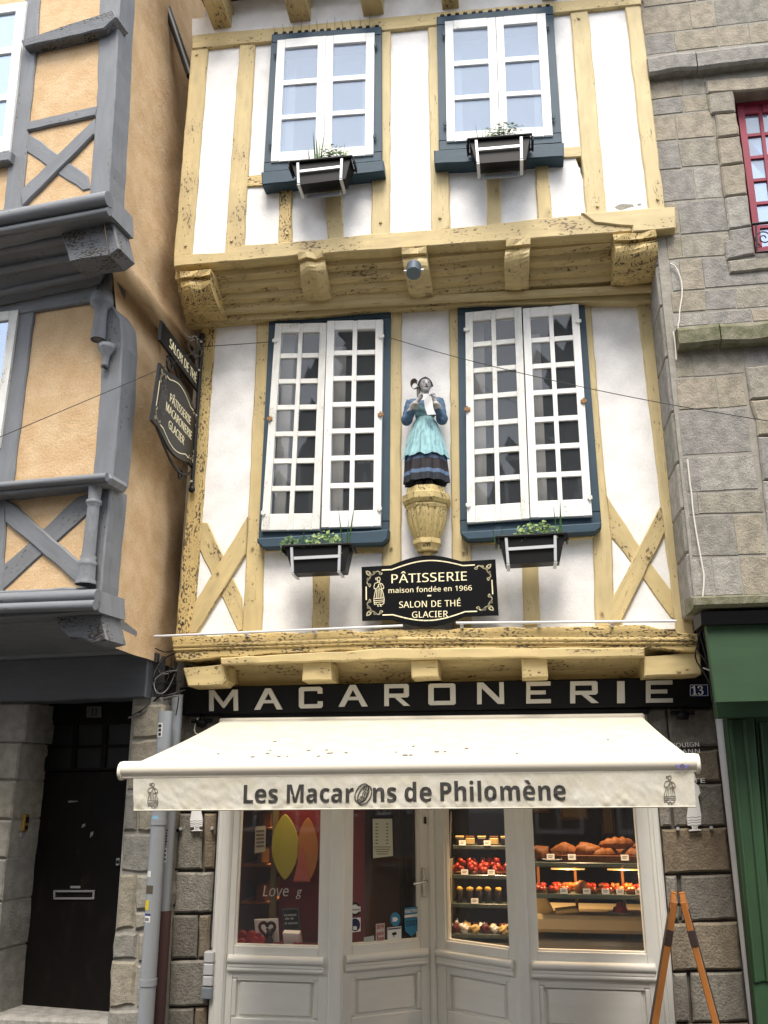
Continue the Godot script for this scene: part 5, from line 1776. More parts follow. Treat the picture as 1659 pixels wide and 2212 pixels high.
	for k in 11:
		var x := 0.08 + (k % 6) * 0.095 + rng.randf_range(-0.015, 0.015)
		var dz := -0.98 - (0.11 if k > 5 else 0.0)
		var tt := thing("strawberry_tart", "strawberry tart in the " + ("rear" if k > 5 else "front") + " row on the second step of the dessert case", "tart", Vector3(x, 1.19, dz), "strawberry tarts on the dessert case")
		b = MB.new()
		b.lathe(Vector3(x, 1.191, dz), [Vector2(0.0, 0.0), Vector2(0.036, 0.0), Vector2(0.045, 0.024), Vector2(0.0, 0.02)], 12)
		put("crust", b, crust[0], tt)
		for j in 7:
			put("fruit", blob(Vector3(x + 0.026 * cos(j * 0.9 + k), 1.225 + 0.014 * (j % 3) + (0.03 if k > 5 else 0.0), dz + 0.026 * sin(j * 0.9 + k)), Vector3(0.022, 0.022, 0.022) * rng.randf_range(0.8, 1.15), j + k, 0.3, 5, 7), straw if (j + k) % 4 else mat(Color(0.75, 0.28, 0.08), 0.35), tt)
	for k in 7:
		var x := 0.07 + k * 0.078 + rng.randf_range(-0.012, 0.012)
		var jr := thing("dessert_glass", "glass of dark chocolate dessert topped with cream on the third step", "dessert", Vector3(x, 0.995, -0.86), "chocolate dessert glasses on the third step")
		b = MB.new()
		b.lathe(Vector3(x, 0.996, -0.86), [Vector2(0.0, 0.0), Vector2(0.024, 0.0), Vector2(0.027, 0.085), Vector2(0.0, 0.086)], 12)
		put("glass", b, choc, jr)
		put("cream_top", blob(Vector3(x, 1.092, -0.86), Vector3(0.026, 0.018, 0.026), k, 0.25, 6, 9), mat(Color(0.90, 0.72, 0.30), 0.6), jr)
	for k in 16:
		var x := 0.05 + (k % 8) * 0.072 + rng.randf_range(-0.012, 0.012)
		var zz := -0.80 + (k / 8) * 0.08 + rng.randf_range(-0.015, 0.015)
		item("cream_cup", ["white", "custard yellow", "dark berry"][k % 3] + " dessert cup in the " + ["rear", "front"][k / 8] + " row of the lowest step", "dessert", "cream cups on the lowest step", blob(Vector3(x, 0.828, zz), Vector3(0.034, rng.randf_range(0.026, 0.04), 0.034), k + 5, 0.6, 8, 11), [M.white_letter, creamy, mat(Color(0.4, 0.1, 0.1), 0.5)][k % 3], Vector3.ZERO)
	for s in [[0.10, 1.40, -1.04], [0.30, 1.40, -1.04], [0.12, 1.19, -0.91], [0.33, 1.19, -0.91], [0.20, 0.995, -0.79]]:
		price_tag(Vector3(s[0], s[1], s[2]), Vector3.BACK, 0.055, 0.04, "on a step of the dessert case")
	# counter figures beyond the door: dark coat rack and warm wooden cabinet
	b = MB.new()
	b.span(Vector3(-0.95, 0.08, -2.6), Vector3(-0.55, 2.2, -2.2), 0.02)
	tag(put("wooden_cabinet", b, mat(Color(0.20, 0.11, 0.06), 0.6)), "tall brown wooden cabinet at the back of the shop", "cabinet")
	# back wall pictures
	for s in [[0.75, 1.75, 0.26, 0.34], [1.15, 1.72, 0.3, 0.42], [1.5, 1.6, 0.14, 0.5]]:
		var pc := thing("wall_picture", "small framed picture on the brown back wall above the croissants", "picture", Vector3(s[0], s[1], -3.7), "pictures on the back wall")
		b = MB.new()
		b.box(Vector3(s[0], s[1], -3.78), Vector3(s[2], s[3], 0.03), Basis(), 0.004)
		put("frame", b, M.oak, pc)
		b = MB.new()
		b.box(Vector3(s[0], s[1], -3.762), Vector3(s[2] - 0.05, s[3] - 0.05, 0.004), Basis(), 0.0)
		put("print", b, creamy, pc)
	# --- on the door glass
	var dp := turned(-0.675, -0.03, -0.692)
	var gp := shifted(dp, -0.030)
	var mh := thing("menu_sheet", "pale printed menu sheet in a black holder on the door glass", "menu", on(827, 1850, gp))
	put("holder", prism([[802, 1760], [850, 1760], [852, 1850], [804, 1855]], shifted(gp, 0.003), 0.004, 0.001, 0.0), M.cable_black, mh)
	put("sheet", prism([[805, 1768], [847, 1768], [849, 1848], [806, 1853]], shifted(gp, 0.004), 0.001, 0.0, 0.0), mat(Color(0.74, 0.75, 0.68), 0.8), mh)
	for k in 7:
		var y := 1778 + k * 7
		put("print", prism([[811, y], [817, y], [817, y + 2], [811, y + 2]], shifted(gp, 0.0046), 0.0005, 0.0, 0.0), M.ink_thin, mh)
		put("print", prism([[834, y], [839, y], [839, y + 2], [834, y + 2]], shifted(gp, 0.0046), 0.0005, 0.0, 0.0), M.ink_thin, mh)
	for k in 4:
		put("print", prism([[808 + k * 2, 1828 + k * 5], [844 - k * 2, 1828 + k * 5], [844 - k * 2, 1829.5 + k * 5], [808 + k * 2, 1829.5 + k * 5]], shifted(gp, 0.0046), 0.0005, 0.0, 0.0), M.ink_thin, mh)
	var disc := func(cx: float, cy: float, rx: float, ry: float, n := 20) -> Array:
		var o := []
		for k in n:
			o.append([cx + cos(TAU * k / n) * rx, cy + sin(TAU * k / n) * ry])
		return o
	var sp := shifted(gp, 0.004)
	var sp2 := shifted(gp, 0.005)
	var blue := mat(Color(0.20, 0.52, 0.68), 0.5)
	var navy := mat(Color(0.11, 0.13, 0.30), 0.5)
	var s1 := thing("door_sticker", "round black and white security sticker with a white band on the door glass", "sticker", on(767, 1965, gp))
	put("disc", prism(disc.call(767, 1963, 12, 15), sp, 0.001, 0.0, 0.0), M.cable_black, s1)
	put("rim", prism(disc.call(767, 1963, 8, 10), shifted(gp, 0.0045), 0.001, 0.0, 0.0), M.white_letter, s1)
	put("band", prism([[755, 1959], [779, 1957], [779, 1968], [755, 1970]], sp2, 0.001, 0.0, 0.0), M.white_letter, s1)
	lettering(s1, "print", "activalarm", on(757, 1967, shifted(gp, 0.0055)), on(777, 1965, shifted(gp, 0.0055)), 0.012, gp.normal, M.ink, "Droid Sans", true, 0.0005)
	var s2 := thing("door_sticker", "navy square sticker with a white emblem below the round black one", "sticker", on(767, 2000, gp))
	put("square", prism([[755, 1983], [779, 1981], [779, 2011], [755, 2014]], sp, 0.001, 0.0, 0.0), M.white_letter, s2)
	put("field", prism(disc.call(767, 1997, 11, 14), sp2, 0.001, 0.0, 0.0), navy, s2)
	put("emblem", prism([[763, 2000], [771, 2000], [771, 2008], [763, 2008]], shifted(gp, 0.0055), 0.0005, 0.0, 0.0), M.white_letter, s2)
	var s3 := thing("door_sticker", "plain grey white card at the foot of the door glass", "sticker", on(796, 2030, gp))
	put("card", prism([[786, 2024], [808, 2020], [808, 2036], [786, 2038]], sp, 0.001, 0.0, 0.0), mat(Color(0.72, 0.74, 0.72), 0.6), s3)
	var s4 := thing("door_sticker", "red and white sticker dated 2019 at the foot of the door glass", "sticker", on(822, 2030, gp))
	put("card", prism([[812, 1995], [831, 1993], [831, 2033], [812, 2036]], sp, 0.001, 0.0, 0.0), mat(Color(0.80, 0.76, 0.74), 0.6), s4)
	lettering(s4, "print", "2019", on(814, 2006, sp2), on(829, 2004, sp2), 0.025, gp.normal, mat(Color(0.62, 0.10, 0.12), 0.6), "Droid Sans", true, 0.0005)
	lettering(s4, "print", "petit", on(814, 2020, sp2), on(829, 2019, sp2), 0.025, gp.normal, mat(Color(0.62, 0.10, 0.12), 0.6), "Droid Sans", true, 0.0005)
	lettering(s4, "print", "futé", on(814, 2031, sp2), on(829, 2030, sp2), 0.025, gp.normal, mat(Color(0.62, 0.10, 0.12), 0.6), "Droid Sans", true, 0.0005)
	var s5 := thing("door_sticker", "white camera warning sticker with a blue heading on the door glass", "sticker", on(852, 2020, gp))
	put("card", prism([[837, 2003], [867, 2000], [867, 2027], [837, 2031]], sp, 0.001, 0.0, 0.0), M.white_letter, s5)
	put("heading", prism([[838, 2005], [866, 2002], [866, 2005], [838, 2008]], sp2, 0.0005, 0.0, 0.0), navy, s5)
	put("camera_mark", prism([[847, 2014], [856, 2012], [857, 2018], [852, 2019], [852, 2023], [850, 2023], [850, 2019], [847, 2019]], sp2, 0.0005, 0.0, 0.0), M.cable_black, s5)
	var s6 := thing("door_sticker", "round light blue sticker with a white mark on the door glass", "sticker", on(854, 1985, gp))
	put("disc", prism(disc.call(854, 1985, 11, 15), sp, 0.001, 0.0, 0.0), blue, s6)
	put("mark", prism([[848, 1981], [856, 1980], [860, 1985], [856, 1990], [848, 1990]], sp2, 0.0005, 0.0, 0.0), M.white_letter, s6)
	var s7 := thing("door_sticker", "tall light blue pennant sticker with dark lettering by the door lock", "sticker", on(888, 1990, gp))
	put("heading", prism([[874, 1961], [902, 1957], [902, 1972], [874, 1975]], sp, 0.001, 0.0, 0.0), blue, s7)
	put("pennant", prism([[874, 1984], [903, 1980], [903, 2008], [889, 2022], [875, 2010]], sp, 0.001, 0.0, 0.0), blue, s7)
	put("band", prism([[874, 1976], [902, 1973], [902, 1979], [874, 1982]], sp, 0.001, 0.0, 0.0), M.white_letter, s7)
	lettering(s7, "print", "FINISTÈRE", on(875, 1972, sp2), on(901, 1969, sp2), 0.022, gp.normal, M.white_letter, "Droid Sans", true, 0.0005)
	lettering(s7, "print", "LICENCE", on(877, 2001, sp2), on(901, 1998, sp2), 0.022, gp.normal, navy, "Droid Sans", true, 0.0005)
	for k in 5:
		put("mark", prism([[878 + k * 5, 1988 - k * 0.5], [880.5 + k * 5, 1988 - k * 0.5], [880.5 + k * 5, 1992 - k * 0.5], [878 + k * 5, 1992 - k * 0.5]], sp2, 0.0005, 0.0, 0.0), M.cable_black, s7)

# ---------------------------------------------------------------- signs
# strokes of the wide squared capitals, in a unit box (x right, y down); each is a closed outline
func glyph(ch: String) -> Array:
	var s := 0.17   # upright
	var h := 0.19   # bar
	match ch:
		"I": return [[[0, 0], [1, 0], [1, 1], [0, 1]]]
		"E": return [[[0, 0], [s, 0], [s, 1], [0, 1]], [[s, 0], [1, 0], [1, h], [s, h]], [[s, 0.41], [0.80, 0.41], [0.80, 0.59], [s, 0.59]], [[s, 1 - h], [1, 1 - h], [1, 1], [s, 1]]]
		"O": return [[[0, 0.07], [0.07, 0], [s + 0.03, 0], [s + 0.03, 1], [0.07, 1], [0, 0.93]], [[1 - s - 0.03, 0], [0.93, 0], [1, 0.07], [1, 0.93], [0.93, 1], [1 - s - 0.03, 1]], [[s + 0.03, 0], [1 - s - 0.03, 0], [1 - s - 0.03, h], [s + 0.03, h]], [[s + 0.03, 1 - h], [1 - s - 0.03, 1 - h], [1 - s - 0.03, 1], [s + 0.03, 1]]]
		"C": return [[[0, 0.08], [0.08, 0], [s + 0.04, 0], [s + 0.04, 1], [0.08, 1], [0, 0.92]], [[s + 0.04, 0], [0.92, 0], [1, 0.08], [1, 0.32], [0.79, 0.32], [0.79, h], [s + 0.04, h]], [[s + 0.04, 1 - h], [0.79, 1 - h], [0.79, 0.68], [1, 0.68], [1, 0.92], [0.92, 1], [s + 0.04, 1]]]
		"R": return [[[0, 0], [s + 0.01, 0], [s + 0.01, 1], [0, 1]], [[s + 0.01, 0], [0.90, 0], [0.97, 0.07], [0.97, 0.55], [0.90, 0.62], [s + 0.01, 0.62], [s + 0.01, 0.44], [0.77, 0.44], [0.77, h], [s + 0.01, h]], [[0.40, 0.62], [0.63, 0.62], [1, 1], [0.75, 1]]]
		"N": return [[[0, 0], [s, 0], [s, 1], [0, 1]], [[1 - s, 0], [1, 0], [1, 1], [1 - s, 1]], [[s, 0], [s + 0.06, 0], [1 - s, 0.74], [1 - s, 1], [1 - s - 0.06, 1], [s, 0.26]]]
		"M": return [[[0, 0], [0.15, 0], [0.15, 1], [0, 1]], [[0.85, 0], [1, 0], [1, 1], [0.85, 1]], [[0.15, 0], [0.18, 0], [0.5, 0.60], [0.82, 0], [0.85, 0], [0.85, 0.28], [0.52, 0.86], [0.48, 0.86], [0.15, 0.28]]]
		"A": return [[[0.40, 0], [0.60, 0], [1, 1], [0.80, 1], [0.69, 0.72], [0.31, 0.72], [0.20, 1], [0, 1]].slice(0, 0), [[0, 1], [0.40, 0], [0.5, 0], [0.5, 0.22], [0.20, 1]], [[0.5, 0], [0.60, 0], [1, 1], [0.80, 1], [0.5, 0.22]], [[0.316, 0.70], [0.37, 0.55], [0.63, 0.55], [0.684, 0.70]]]
	return []

# line figure of a woman in Breton dress, in a unit box (x right, y down)
func figure_lines() -> Array:
	return [[[0.42, 0.10], [0.40, 0.05], [0.47, 0.01], [0.57, 0.02], [0.62, 0.07], [0.60, 0.13], [0.52, 0.15], [0.44, 0.13], [0.42, 0.10]],
		[[0.44, 0.14], [0.42, 0.19], [0.55, 0.21], [0.56, 0.15]],
		[[0.38, 0.04], [0.30, 0.03], [0.28, 0.08], [0.36, 0.11]],
		[[0.42, 0.19], [0.22, 0.22], [0.14, 0.32], [0.16, 0.40], [0.36, 0.39], [0.46, 0.31]],
		[[0.55, 0.21], [0.76, 0.24], [0.88, 0.34], [0.86, 0.41], [0.70, 0.38], [0.64, 0.30]],
		[[0.48, 0.26], [0.66, 0.25], [0.70, 0.42], [0.54, 0.42], [0.48, 0.26]],
		[[0.28, 0.40], [0.18, 0.60], [0.12, 0.73], [0.88, 0.72], [0.84, 0.60], [0.74, 0.42]],
		[[0.36, 0.41], [0.30, 0.72]], [[0.46, 0.42], [0.44, 0.72]], [[0.58, 0.43], [0.60, 0.72]], [[0.68, 0.43], [0.74, 0.72]],
		[[0.12, 0.75], [0.16, 0.93], [0.30, 0.90], [0.40, 0.95], [0.54, 0.91], [0.68, 0.95], [0.86, 0.91], [0.90, 0.74]],
		[[0.14, 0.80], [0.88, 0.79]], [[0.15, 0.86], [0.87, 0.85]], [[0.40, 0.94], [0.40, 0.99], [0.50, 0.99]], [[0.58, 0.93], [0.60, 0.99], [0.70, 0.99]]]

func line_figure(parent: Node3D, called: String, q: Array, nrm: Vector3, width: float, m: Material, bend = null) -> void:
	var b := MB.new()
	for l in figure_lines():
		var pts := []
		for p in l:
			var w := bil(q, p[0], p[1])
			if bend != null:
				w = bend.call(w)
			pts.append(w)
		var r := ribbon(pts, width, nrm, 0.001)
		b.v.append_array(r.v)
		b.n.append_array(r.n)
		b.uv.append_array(r.uv)
	put(called, b, m, parent)

# scroll ornament for a sign corner; o is the corner, ax and ay run along the two edges
func corner_scroll(parent: Node3D, o: Vector3, ax: Vector3, ay: Vector3, s: float, nrm: Vector3, w: float, m: Material) -> void:
	var b := MB.new()
	var add := func(pts: Array, ww: float) -> void:
		var r := ribbon(pts, ww, nrm, 0.001)
		b.v.append_array(r.v)
		b.n.append_array(r.n)
		b.uv.append_array(r.uv)
	for k in 2:
		var a := ax if k == 0 else ay
		var c := ay if k == 0 else ax
		# S-curve ending in a curl
		var pts := []
		for i in 18:
			var f := i / 17.0
			pts.append(o + a * s * (0.22 + 0.62 * f) + c * s * (0.16 + 0.10 * sin(f * TAU * 0.9)))
		add.call(pts, w)
		for e in [[0.92, 0.19, 0.10, 1.0], [0.52, 0.13, 0.07, -1.0]]:
			pts = []
			for i in 16:
				var an: float = i * 0.42 * e[3]
				var rr: float = s * e[2] * (1.0 - i * 0.045)
				pts.append(o + a * s * e[0] + c * s * e[1] + a * cos(an) * rr + c * sin(an) * rr)
			add.call(pts, w * 0.9)
		# leaf
	var lf := []
	for i in 9:
		var f := i / 8.0
		lf.append(o + (ax + ay) * s * (0.02 + 0.30 * f) + (ax - ay) * s * 0.07 * sin(f * PI))
	add.call(lf, w)
	lf = []
	for i in 9:
		var f := i / 8.0
		lf.append(o + (ax + ay) * s * (0.02 + 0.30 * f) - (ax - ay) * s * 0.07 * sin(f * PI))
	add.call(lf, w)
	put("corner_scroll", b, m, parent)

# plaque with a bowed top and foot, in a unit box: outline points
func plaque(q: Array, inset: float, bow: float, x0 := 0.23, x1 := 0.76) -> Array:
	var o := []
	var ix := inset
	var iy: float = inset * q[0].distance_to(q[1]) / q[0].distance_to(q[3])
	o.append(bil(q, ix, iy))
	for k in 15:
		var f := k / 14.0
		o.append(bil(q, lerpf(x0, x1, f), iy - bow * sin(PI * f)))
	o.append(bil(q, 1 - ix, iy))
	o.append(bil(q, 1 - ix, 1 - iy))
	for k in 15:
		var f := k / 14.0
		o.append(bil(q, lerpf(x1, x0, f), 1 - iy + bow * sin(PI * f)))
	o.append(bil(q, ix, 1 - iy))
	return o

func border(parent: Node3D, q: Array, nrm: Vector3, inset: float, bow: float, w: float, s: float, m: Material) -> void:
	var p := plaque(q, inset, bow)
	var n := p.size()
	var top := p.slice(0, 17)
	var bot := p.slice(17, 34)
	var ex := s * 1.02
	var ux: Vector3 = (q[1] - q[0]).normalized()
	var uy: Vector3 = (q[3] - q[0]).normalized()
	top[0] = p[0] + ux * ex
	top[16] = p[16] - ux * ex
	bot[0] = p[17] - ux * ex
	bot[16] = p[33] + ux * ex
	put("border_line", ribbon(top, w, nrm), m, parent)
	put("border_line", ribbon(bot, w, nrm), m, parent)
	put("border_line", ribbon([p[0] + uy * ex, p[33] - uy * ex], w, nrm), m, parent)
	put("border_line", ribbon([p[16] + uy * ex, p[17] - uy * ex], w, nrm), m, parent)
	corner_scroll(parent, p[0], ux, uy, s, nrm, w, m)
	corner_scroll(parent, p[16], -ux, uy, s, nrm, w, m)
	corner_scroll(parent, p[17], -ux, -uy, s, nrm, w, m)
	corner_scroll(parent, p[33], ux, -uy, s, nrm, w, m)

func signs() -> void:
	# fascia board with metal capitals
	var z := 0.13
	var t := thing("fascia_sign", "long black fascia board with widely spaced silver capitals above the awning", "sign", U(960, 1535, z))
	put("board", prism([[388, 1484], [1534, 1460], [1541, 1524], [388, 1543]], zp(z), 0.14, 0.008, 0.0), M.black_board, t)
	var b := MB.new()
	b.span(Vector3(-1.60, 2.34, 0.0), Vector3(1.50, 2.376, 0.10), 0.004)
	put("lower_rail", b, M.black_board, t)
	var boxes := [["M", 451.5, 513, 1489.5, 1535], ["A", 549, 609, 1486, 1532], ["C", 645.5, 696, 1483, 1529], ["A", 731, 793, 1478.5, 1525.5], ["R", 830, 884.5, 1476.5, 1524], ["O", 925, 983.5, 1475.5, 1522], ["N", 1030.5, 1088, 1473, 1520], ["E", 1136.5, 1189, 1471.5, 1518.5], ["R", 1231.5, 1292.5, 1470.5, 1518], ["I", 1333, 1349, 1470.5, 1518], ["E", 1395.5, 1452.5, 1469, 1517]]
	for e in boxes:
		var sl: float = (e[2] - e[1]) * 0.008
		var q := quad_on([[e[1], e[3] + sl], [e[2], e[3] - sl], [e[2] + 1, e[4] - sl], [e[1], e[4] + sl]], zp(z + 0.014))
		b = MB.new()
		for s in glyph(e[0]):
			if s.is_empty():
				continue
			var p3 := []
			for p in s:
				p3.append(bil(q, p[0], p[1]))
			var pr := prism3(p3, Vector3.BACK, 0.0135, 0.0015, 0.0)
			b.v.append_array(pr.v)
			b.n.append_array(pr.n)
			b.uv.append_array(pr.uv)
		put("letter", b, M.silver_letter, t)
	# house number
	var hn := thing("house_number", "small blue enamel plate with the white number 13 on the black fascia", "sign", U(1508, 1500, z))
	put("plate", prism([[1490, 1478], [1500, 1476], [1521, 1476], [1530, 1480], [1531, 1500], [1520, 1505], [1498, 1505], [1489, 1500]], zp(z + 0.006), 0.006, 0.002, 0.0), M.enamel_blue, hn)
	lettering(hn, "number", "13", U(1494.5, 1500, z + 0.0065), U(1520, 1499.5, z + 0.0065), U(0, 1482, z).y - U(0, 1499, z).y, Vector3.BACK, M.white_letter, "Droid Serif", true, 0.001)
	b = MB.new()
	var hq := quad_on([[1491, 1479], [1528, 1478.5], [1529, 1502], [1491, 1502]], zp(z + 0.0075))
	put("rim_line", ribbon([hq[0], hq[1], hq[2], hq[3]], 0.003, Vector3.BACK, 0.001, true), M.white_letter, hn)
	# pastry shop plaque
	var ps := thing("shop_plaque", "black bowed plaque with cream lettering and scrolls below the stone corbel", "sign", U(925, 1352, 0.42))
	var pq := quad_on([[781, 1224], [1070, 1207.5], [1077, 1328], [782, 1340]], zp(0.42))
	put("board", prism3(plaque(pq, 0.0, 0.145, 0.22, 0.75), Vector3.BACK, 0.025, 0.002, 0.0), M.black_gloss, ps)
	var oq := []
	for p in pq:
		oq.append(p + Vector3(0, 0, 0.002))
	border(ps, oq, Vector3.BACK, 0.034, 0.13, 0.0085, 0.115, M.cream)
	var D := func(x: float, y: float) -> Vector3: return U(781.0 + x * 0.17955, 1191.2 + y * 0.17955, 0.4205)
	var caph := func(px: float) -> float: return px * 0.17955 / focal * 6.2
	for s in [["PÂTISSERIE", 360, 1268, 380, 345, 112, "Droid Sans", false], ["maison fondée en 1966", 325, 1328, 498, 464, 62, "Droid Sans", false], ["SALON DE THÉ", 452, 1192, 676, 654, 78, "Droid Sans", false], ["GLACIER", 608, 1040, 795, 784, 76, "Droid Sans", false]]:
		lettering(ps, "lettering", s[0], D.call(s[1], s[3]), D.call(s[2], s[4]), caph.call(s[5]), Vector3.BACK, M.cream, s[6], s[7], 0.002)
	put("dash", ribbon([D.call(795, 530) + Vector3(0, 0, 0.002), D.call(835, 528) + Vector3(0, 0, 0.002)], 0.010, Vector3.BACK), M.cream, ps)
	line_figure(ps, "figure_drawing", [D.call(125, 305) + Vector3(0, 0, 0.002), D.call(285, 300) + Vector3(0, 0, 0.002), D.call(292, 655) + Vector3(0, 0, 0.002), D.call(130, 665) + Vector3(0, 0, 0.002)], Vector3.BACK, 0.0042, M.cream)
	# standoffs
	for p in [[800, 1232], [1052, 1222], [800, 1330], [1056, 1320]]:
		b = MB.new()
		b.tube([U(p[0], p[1], 0.395), U(p[0], p[1], 0.31)], 0.008, 6)
		put("standoff", b, M.black_iron, ps)
	# hanging signs on the iron bar of the corner post
	var hx := -1.86
	var hp := Plane(Vector3.RIGHT, hx)
	var hb := thing("sign_bracket", "black iron wall bar with scrolls carrying two hanging boards on the corner post", "bracket", Vector3(hx, 4.1, 0.33))
	b = MB.new()
	b.tube([Vector3(hx, 5.42, 0.335), Vector3(hx, 4.08, 0.335)], 0.016, 8)
	put("wall_bar", b, M.black_iron, hb)
	for y in [5.42, 4.08]:
		put("bar_tip", blob(Vector3(hx, y, 0.335), Vector3(0.028, 0.03, 0.02), 3, 0.1), M.black_iron, hb)
	for y in [5.36, 5.10, 4.70, 4.14]:
		b = MB.new()
		b.tube([Vector3(hx, y, 0.335), Vector3(hx, y, 0.36)], 0.010, 6)
		put("bolt", b, M.galvanised, hb)
	b = MB.new()
	var arc := []
	for i in 25:
		var f := i / 24.0
		arc.append(Vector3(hx - 0.02, 4.92 - 0.22 * pow(f, 1.6) + 0.03 * sin(f * 9.0), lerpf(0.95, 0.36, f)))
	b.tube(arc, 0.011, 6)
	var cur := []
	for i in 20:
		cur.append(Vector3(hx - 0.02, 4.88 + 0.05 * sin(i * 0.42), 0.90 + 0.05 * cos(i * 0.42)))
	b.tube(cur, 0.010, 6)
	put("scroll", b, M.black_iron, hb)
	b = MB.new()
	arc = []
	for i in 30:
		var f := i / 29.0
		arc.append(Vector3(hx - 0.012, 4.34 - 0.24 * sin(f * PI * 0.8) * (0.6 + 0.4 * f), lerpf(1.12, 0.38, f)))
	b.tube(arc, 0.011, 6)
	cur = []
	for i in 16:
		cur.append(Vector3(hx - 0.012, 4.13 + 0.04 * sin(i * 0.45), 0.56 + 0.04 * cos(i * 0.45)))
	b.tube(cur, 0.009, 6)
	put("scroll", b, M.black_iron, hb)
	var h1 := thing("hanging_board", "slim black hanging board with one line of cream capitals above the bowed one", "sign", Vector3(hx, 4.94, 0.75))
	b = MB.new()
	b.slab([Vector3(hx, 5.115, 1.145), Vector3(hx, 5.09, 0.34), Vector3(hx, 4.915, 0.34), Vector3(hx, 4.955, 1.145)], Vector3.RIGHT, 0.02, 0.002)
	put("board", b, M.black_gloss, h1)
	lettering(h1, "lettering", "SALON DE THÉ", Vector3(hx + 0.0005, 4.985, 0.98), Vector3(hx + 0.0005, 4.962, 0.40), 0.075, Vector3.RIGHT, M.cream, "Droid Sans", false, 0.002)
	var h2 := thing("hanging_board", "black bowed hanging board with cream border, three words and a woman drawn in line", "sign", Vector3(hx, 4.25, 0.75))
	var hq2 := [on(346.4, 783, hp), on(431, 895, hp), on(419.5, 1012, hp), on(328.4, 907, hp)]
	put("board", prism3(plaque(hq2, 0.0, 0.14, 0.14, 0.86), Vector3.RIGHT, 0.02, 0.002, 0.0), M.black_gloss, h2)
	var hq3 := []
	for p in hq2:
		hq3.append(p + Vector3(0.002, 0, 0))
	border(h2, hq3, Vector3.RIGHT, 0.04, 0.125, 0.008, 0.10, M.cream)
	for s in [["PÂTISSERIE", 0.29, 0.80, 0.40, 0.37, 0.066], ["MACARONERIE", 0.23, 0.86, 0.61, 0.59, 0.066], ["GLACIER", 0.33, 0.70, 0.83, 0.82, 0.066]]:
		lettering(h2, "lettering", s[0], bil(hq2, s[1], s[3]) + Vector3(0.0005, 0, 0), bil(hq2, s[2], s[4]) + Vector3(0.0005, 0, 0), s[5], Vector3.RIGHT, M.cream, "Droid Sans", false, 0.002)
	line_figure(h2, "figure_drawing", [bil(hq3, 0.07, 0.16), bil(hq3, 0.25, 0.16), bil(hq3, 0.25, 0.74), bil(hq3, 0.07, 0.74)], Vector3.RIGHT, 0.004, M.cable_grey)
	# thin lighting rail on clips above the shop beam
	var lr := thing("lighting_rail", "thin white lighting rail on clips along the beam under the first floor", "rail", U(900, 1352, 0.42))
	for s in [[[333, 1374], [870, 1351]], [[985, 1345], [1461, 1341]]]:
		b = MB.new()
		b.tube([U(s[0][0], s[0][1], 0.44), U(s[1][0], s[1][1], 0.44)], 0.010, 6)
		put("rail", b, M.pipe_white, lr)
	for p in [[532, 1366], [680, 1360], [997, 1347], [1164, 1346], [1322, 1344]]:
		b = MB.new()
		var c := U(p[0], p[1], 0.42)
		b.box(c + Vector3(0, -0.012, -0.03), Vector3(0.022, 0.03, 0.07), Basis(), 0.004)
		put("clip", b, M.pipe_white, lr)
	# small floodlight on the middle bracket
	var fl := thing("floodlight", "small grey floodlight screwed to the middle bracket of the upper jetty", "lamp", U(894, 590, 0.80))
	b = MB.new()
	var fc := U(894, 584, 0.83)
	b.tube([fc + Vector3(0, 0.05, -0.02), fc + Vector3(0, -0.045, 0.03)], 0.055, 14)
	put("body", b, mat(Color(0.30, 0.35, 0.40), 0.4, 0.3), fl)
	b = MB.new()
	b.tube([fc + Vector3(-0.075, 0.0, 0), fc + Vector3(0.075, 0.0, 0)], 0.008, 6)
	b.tube([fc + Vector3(-0.07, 0, 0), fc + Vector3(-0.05, 0.05, -0.09)], 0.007, 6)
	b.tube([fc + Vector3(0.07, 0, 0), fc + Vector3(0.05, 0.05, -0.09)], 0.007, 6)
	put("yoke", b, M.galvanised, fl)
	# acrylic figures on the piers
	for s in [[[410, 1700], [438, 1700], [438, 1794], [408, 1795], 0.05, "white cut-out figure of a woman on the granite pier by the downpipes"], [[1480, 1668], [1514, 1668], [1516, 1793], [1482, 1795], 0.05, "white cut-out figure of a woman on the granite pier by the sandwich board"]]:
		var ac := thing("pier_figure", s[5], "sign", U(s[0][0], s[2][1], s[4]))
		var aq := quad_on([s[0], s[1], s[2], s[3]], zp(s[4]))
		var out := [[0.40, 0.02], [0.60, 0.02], [0.66, 0.10], [0.60, 0.17], [0.85, 0.24], [0.95, 0.36], [0.80, 0.42], [0.90, 0.60], [0.98, 0.76], [0.96, 0.90], [0.74, 0.92], [0.72, 0.97], [0.98, 0.985], [0.98, 1.0], [0.18, 1.0], [0.18, 0.985], [0.40, 0.97], [0.36, 0.92], [0.10, 0.90], [0.06, 0.76], [0.14, 0.60], [0.24, 0.42], [0.05, 0.36], [0.16, 0.24], [0.40, 0.17], [0.34, 0.10]]
		var p3 := []
		for p in out:
			p3.append(bil(aq, p[0], p[1]))
		put("figure", prism3(p3, Vector3.BACK, 0.012, 0.001, 0.0), M.white_letter, ac)
		b = MB.new()
		for y in [0.77, 0.82, 0.86, 0.905]:
			var pts := []
			for k in 7:
				pts.append(bil(aq, 0.08 + 0.88 * k / 6.0, y + 0.008 * sin(k * 2.1)) + Vector3(0, 0, 0.001))
			var rb := ribbon(pts, 0.003, Vector3.BACK, 0.0005)
			b.v.append_array(rb.v)
			b.n.append_array(rb.n)
			b.uv.append_array(rb.uv)
		for x in [0.48, 0.56, 0.64]:
			var rb := ribbon([bil(aq, x, 0.91) + Vector3(0, 0, 0.001), bil(aq, x + 0.02, 0.975) + Vector3(0, 0, 0.001)], 0.003, Vector3.BACK, 0.0005)
			b.v.append_array(rb.v)
			b.n.append_array(rb.n)
			b.uv.append_array(rb.uv)
		put("print", b, M.cable_grey, ac)
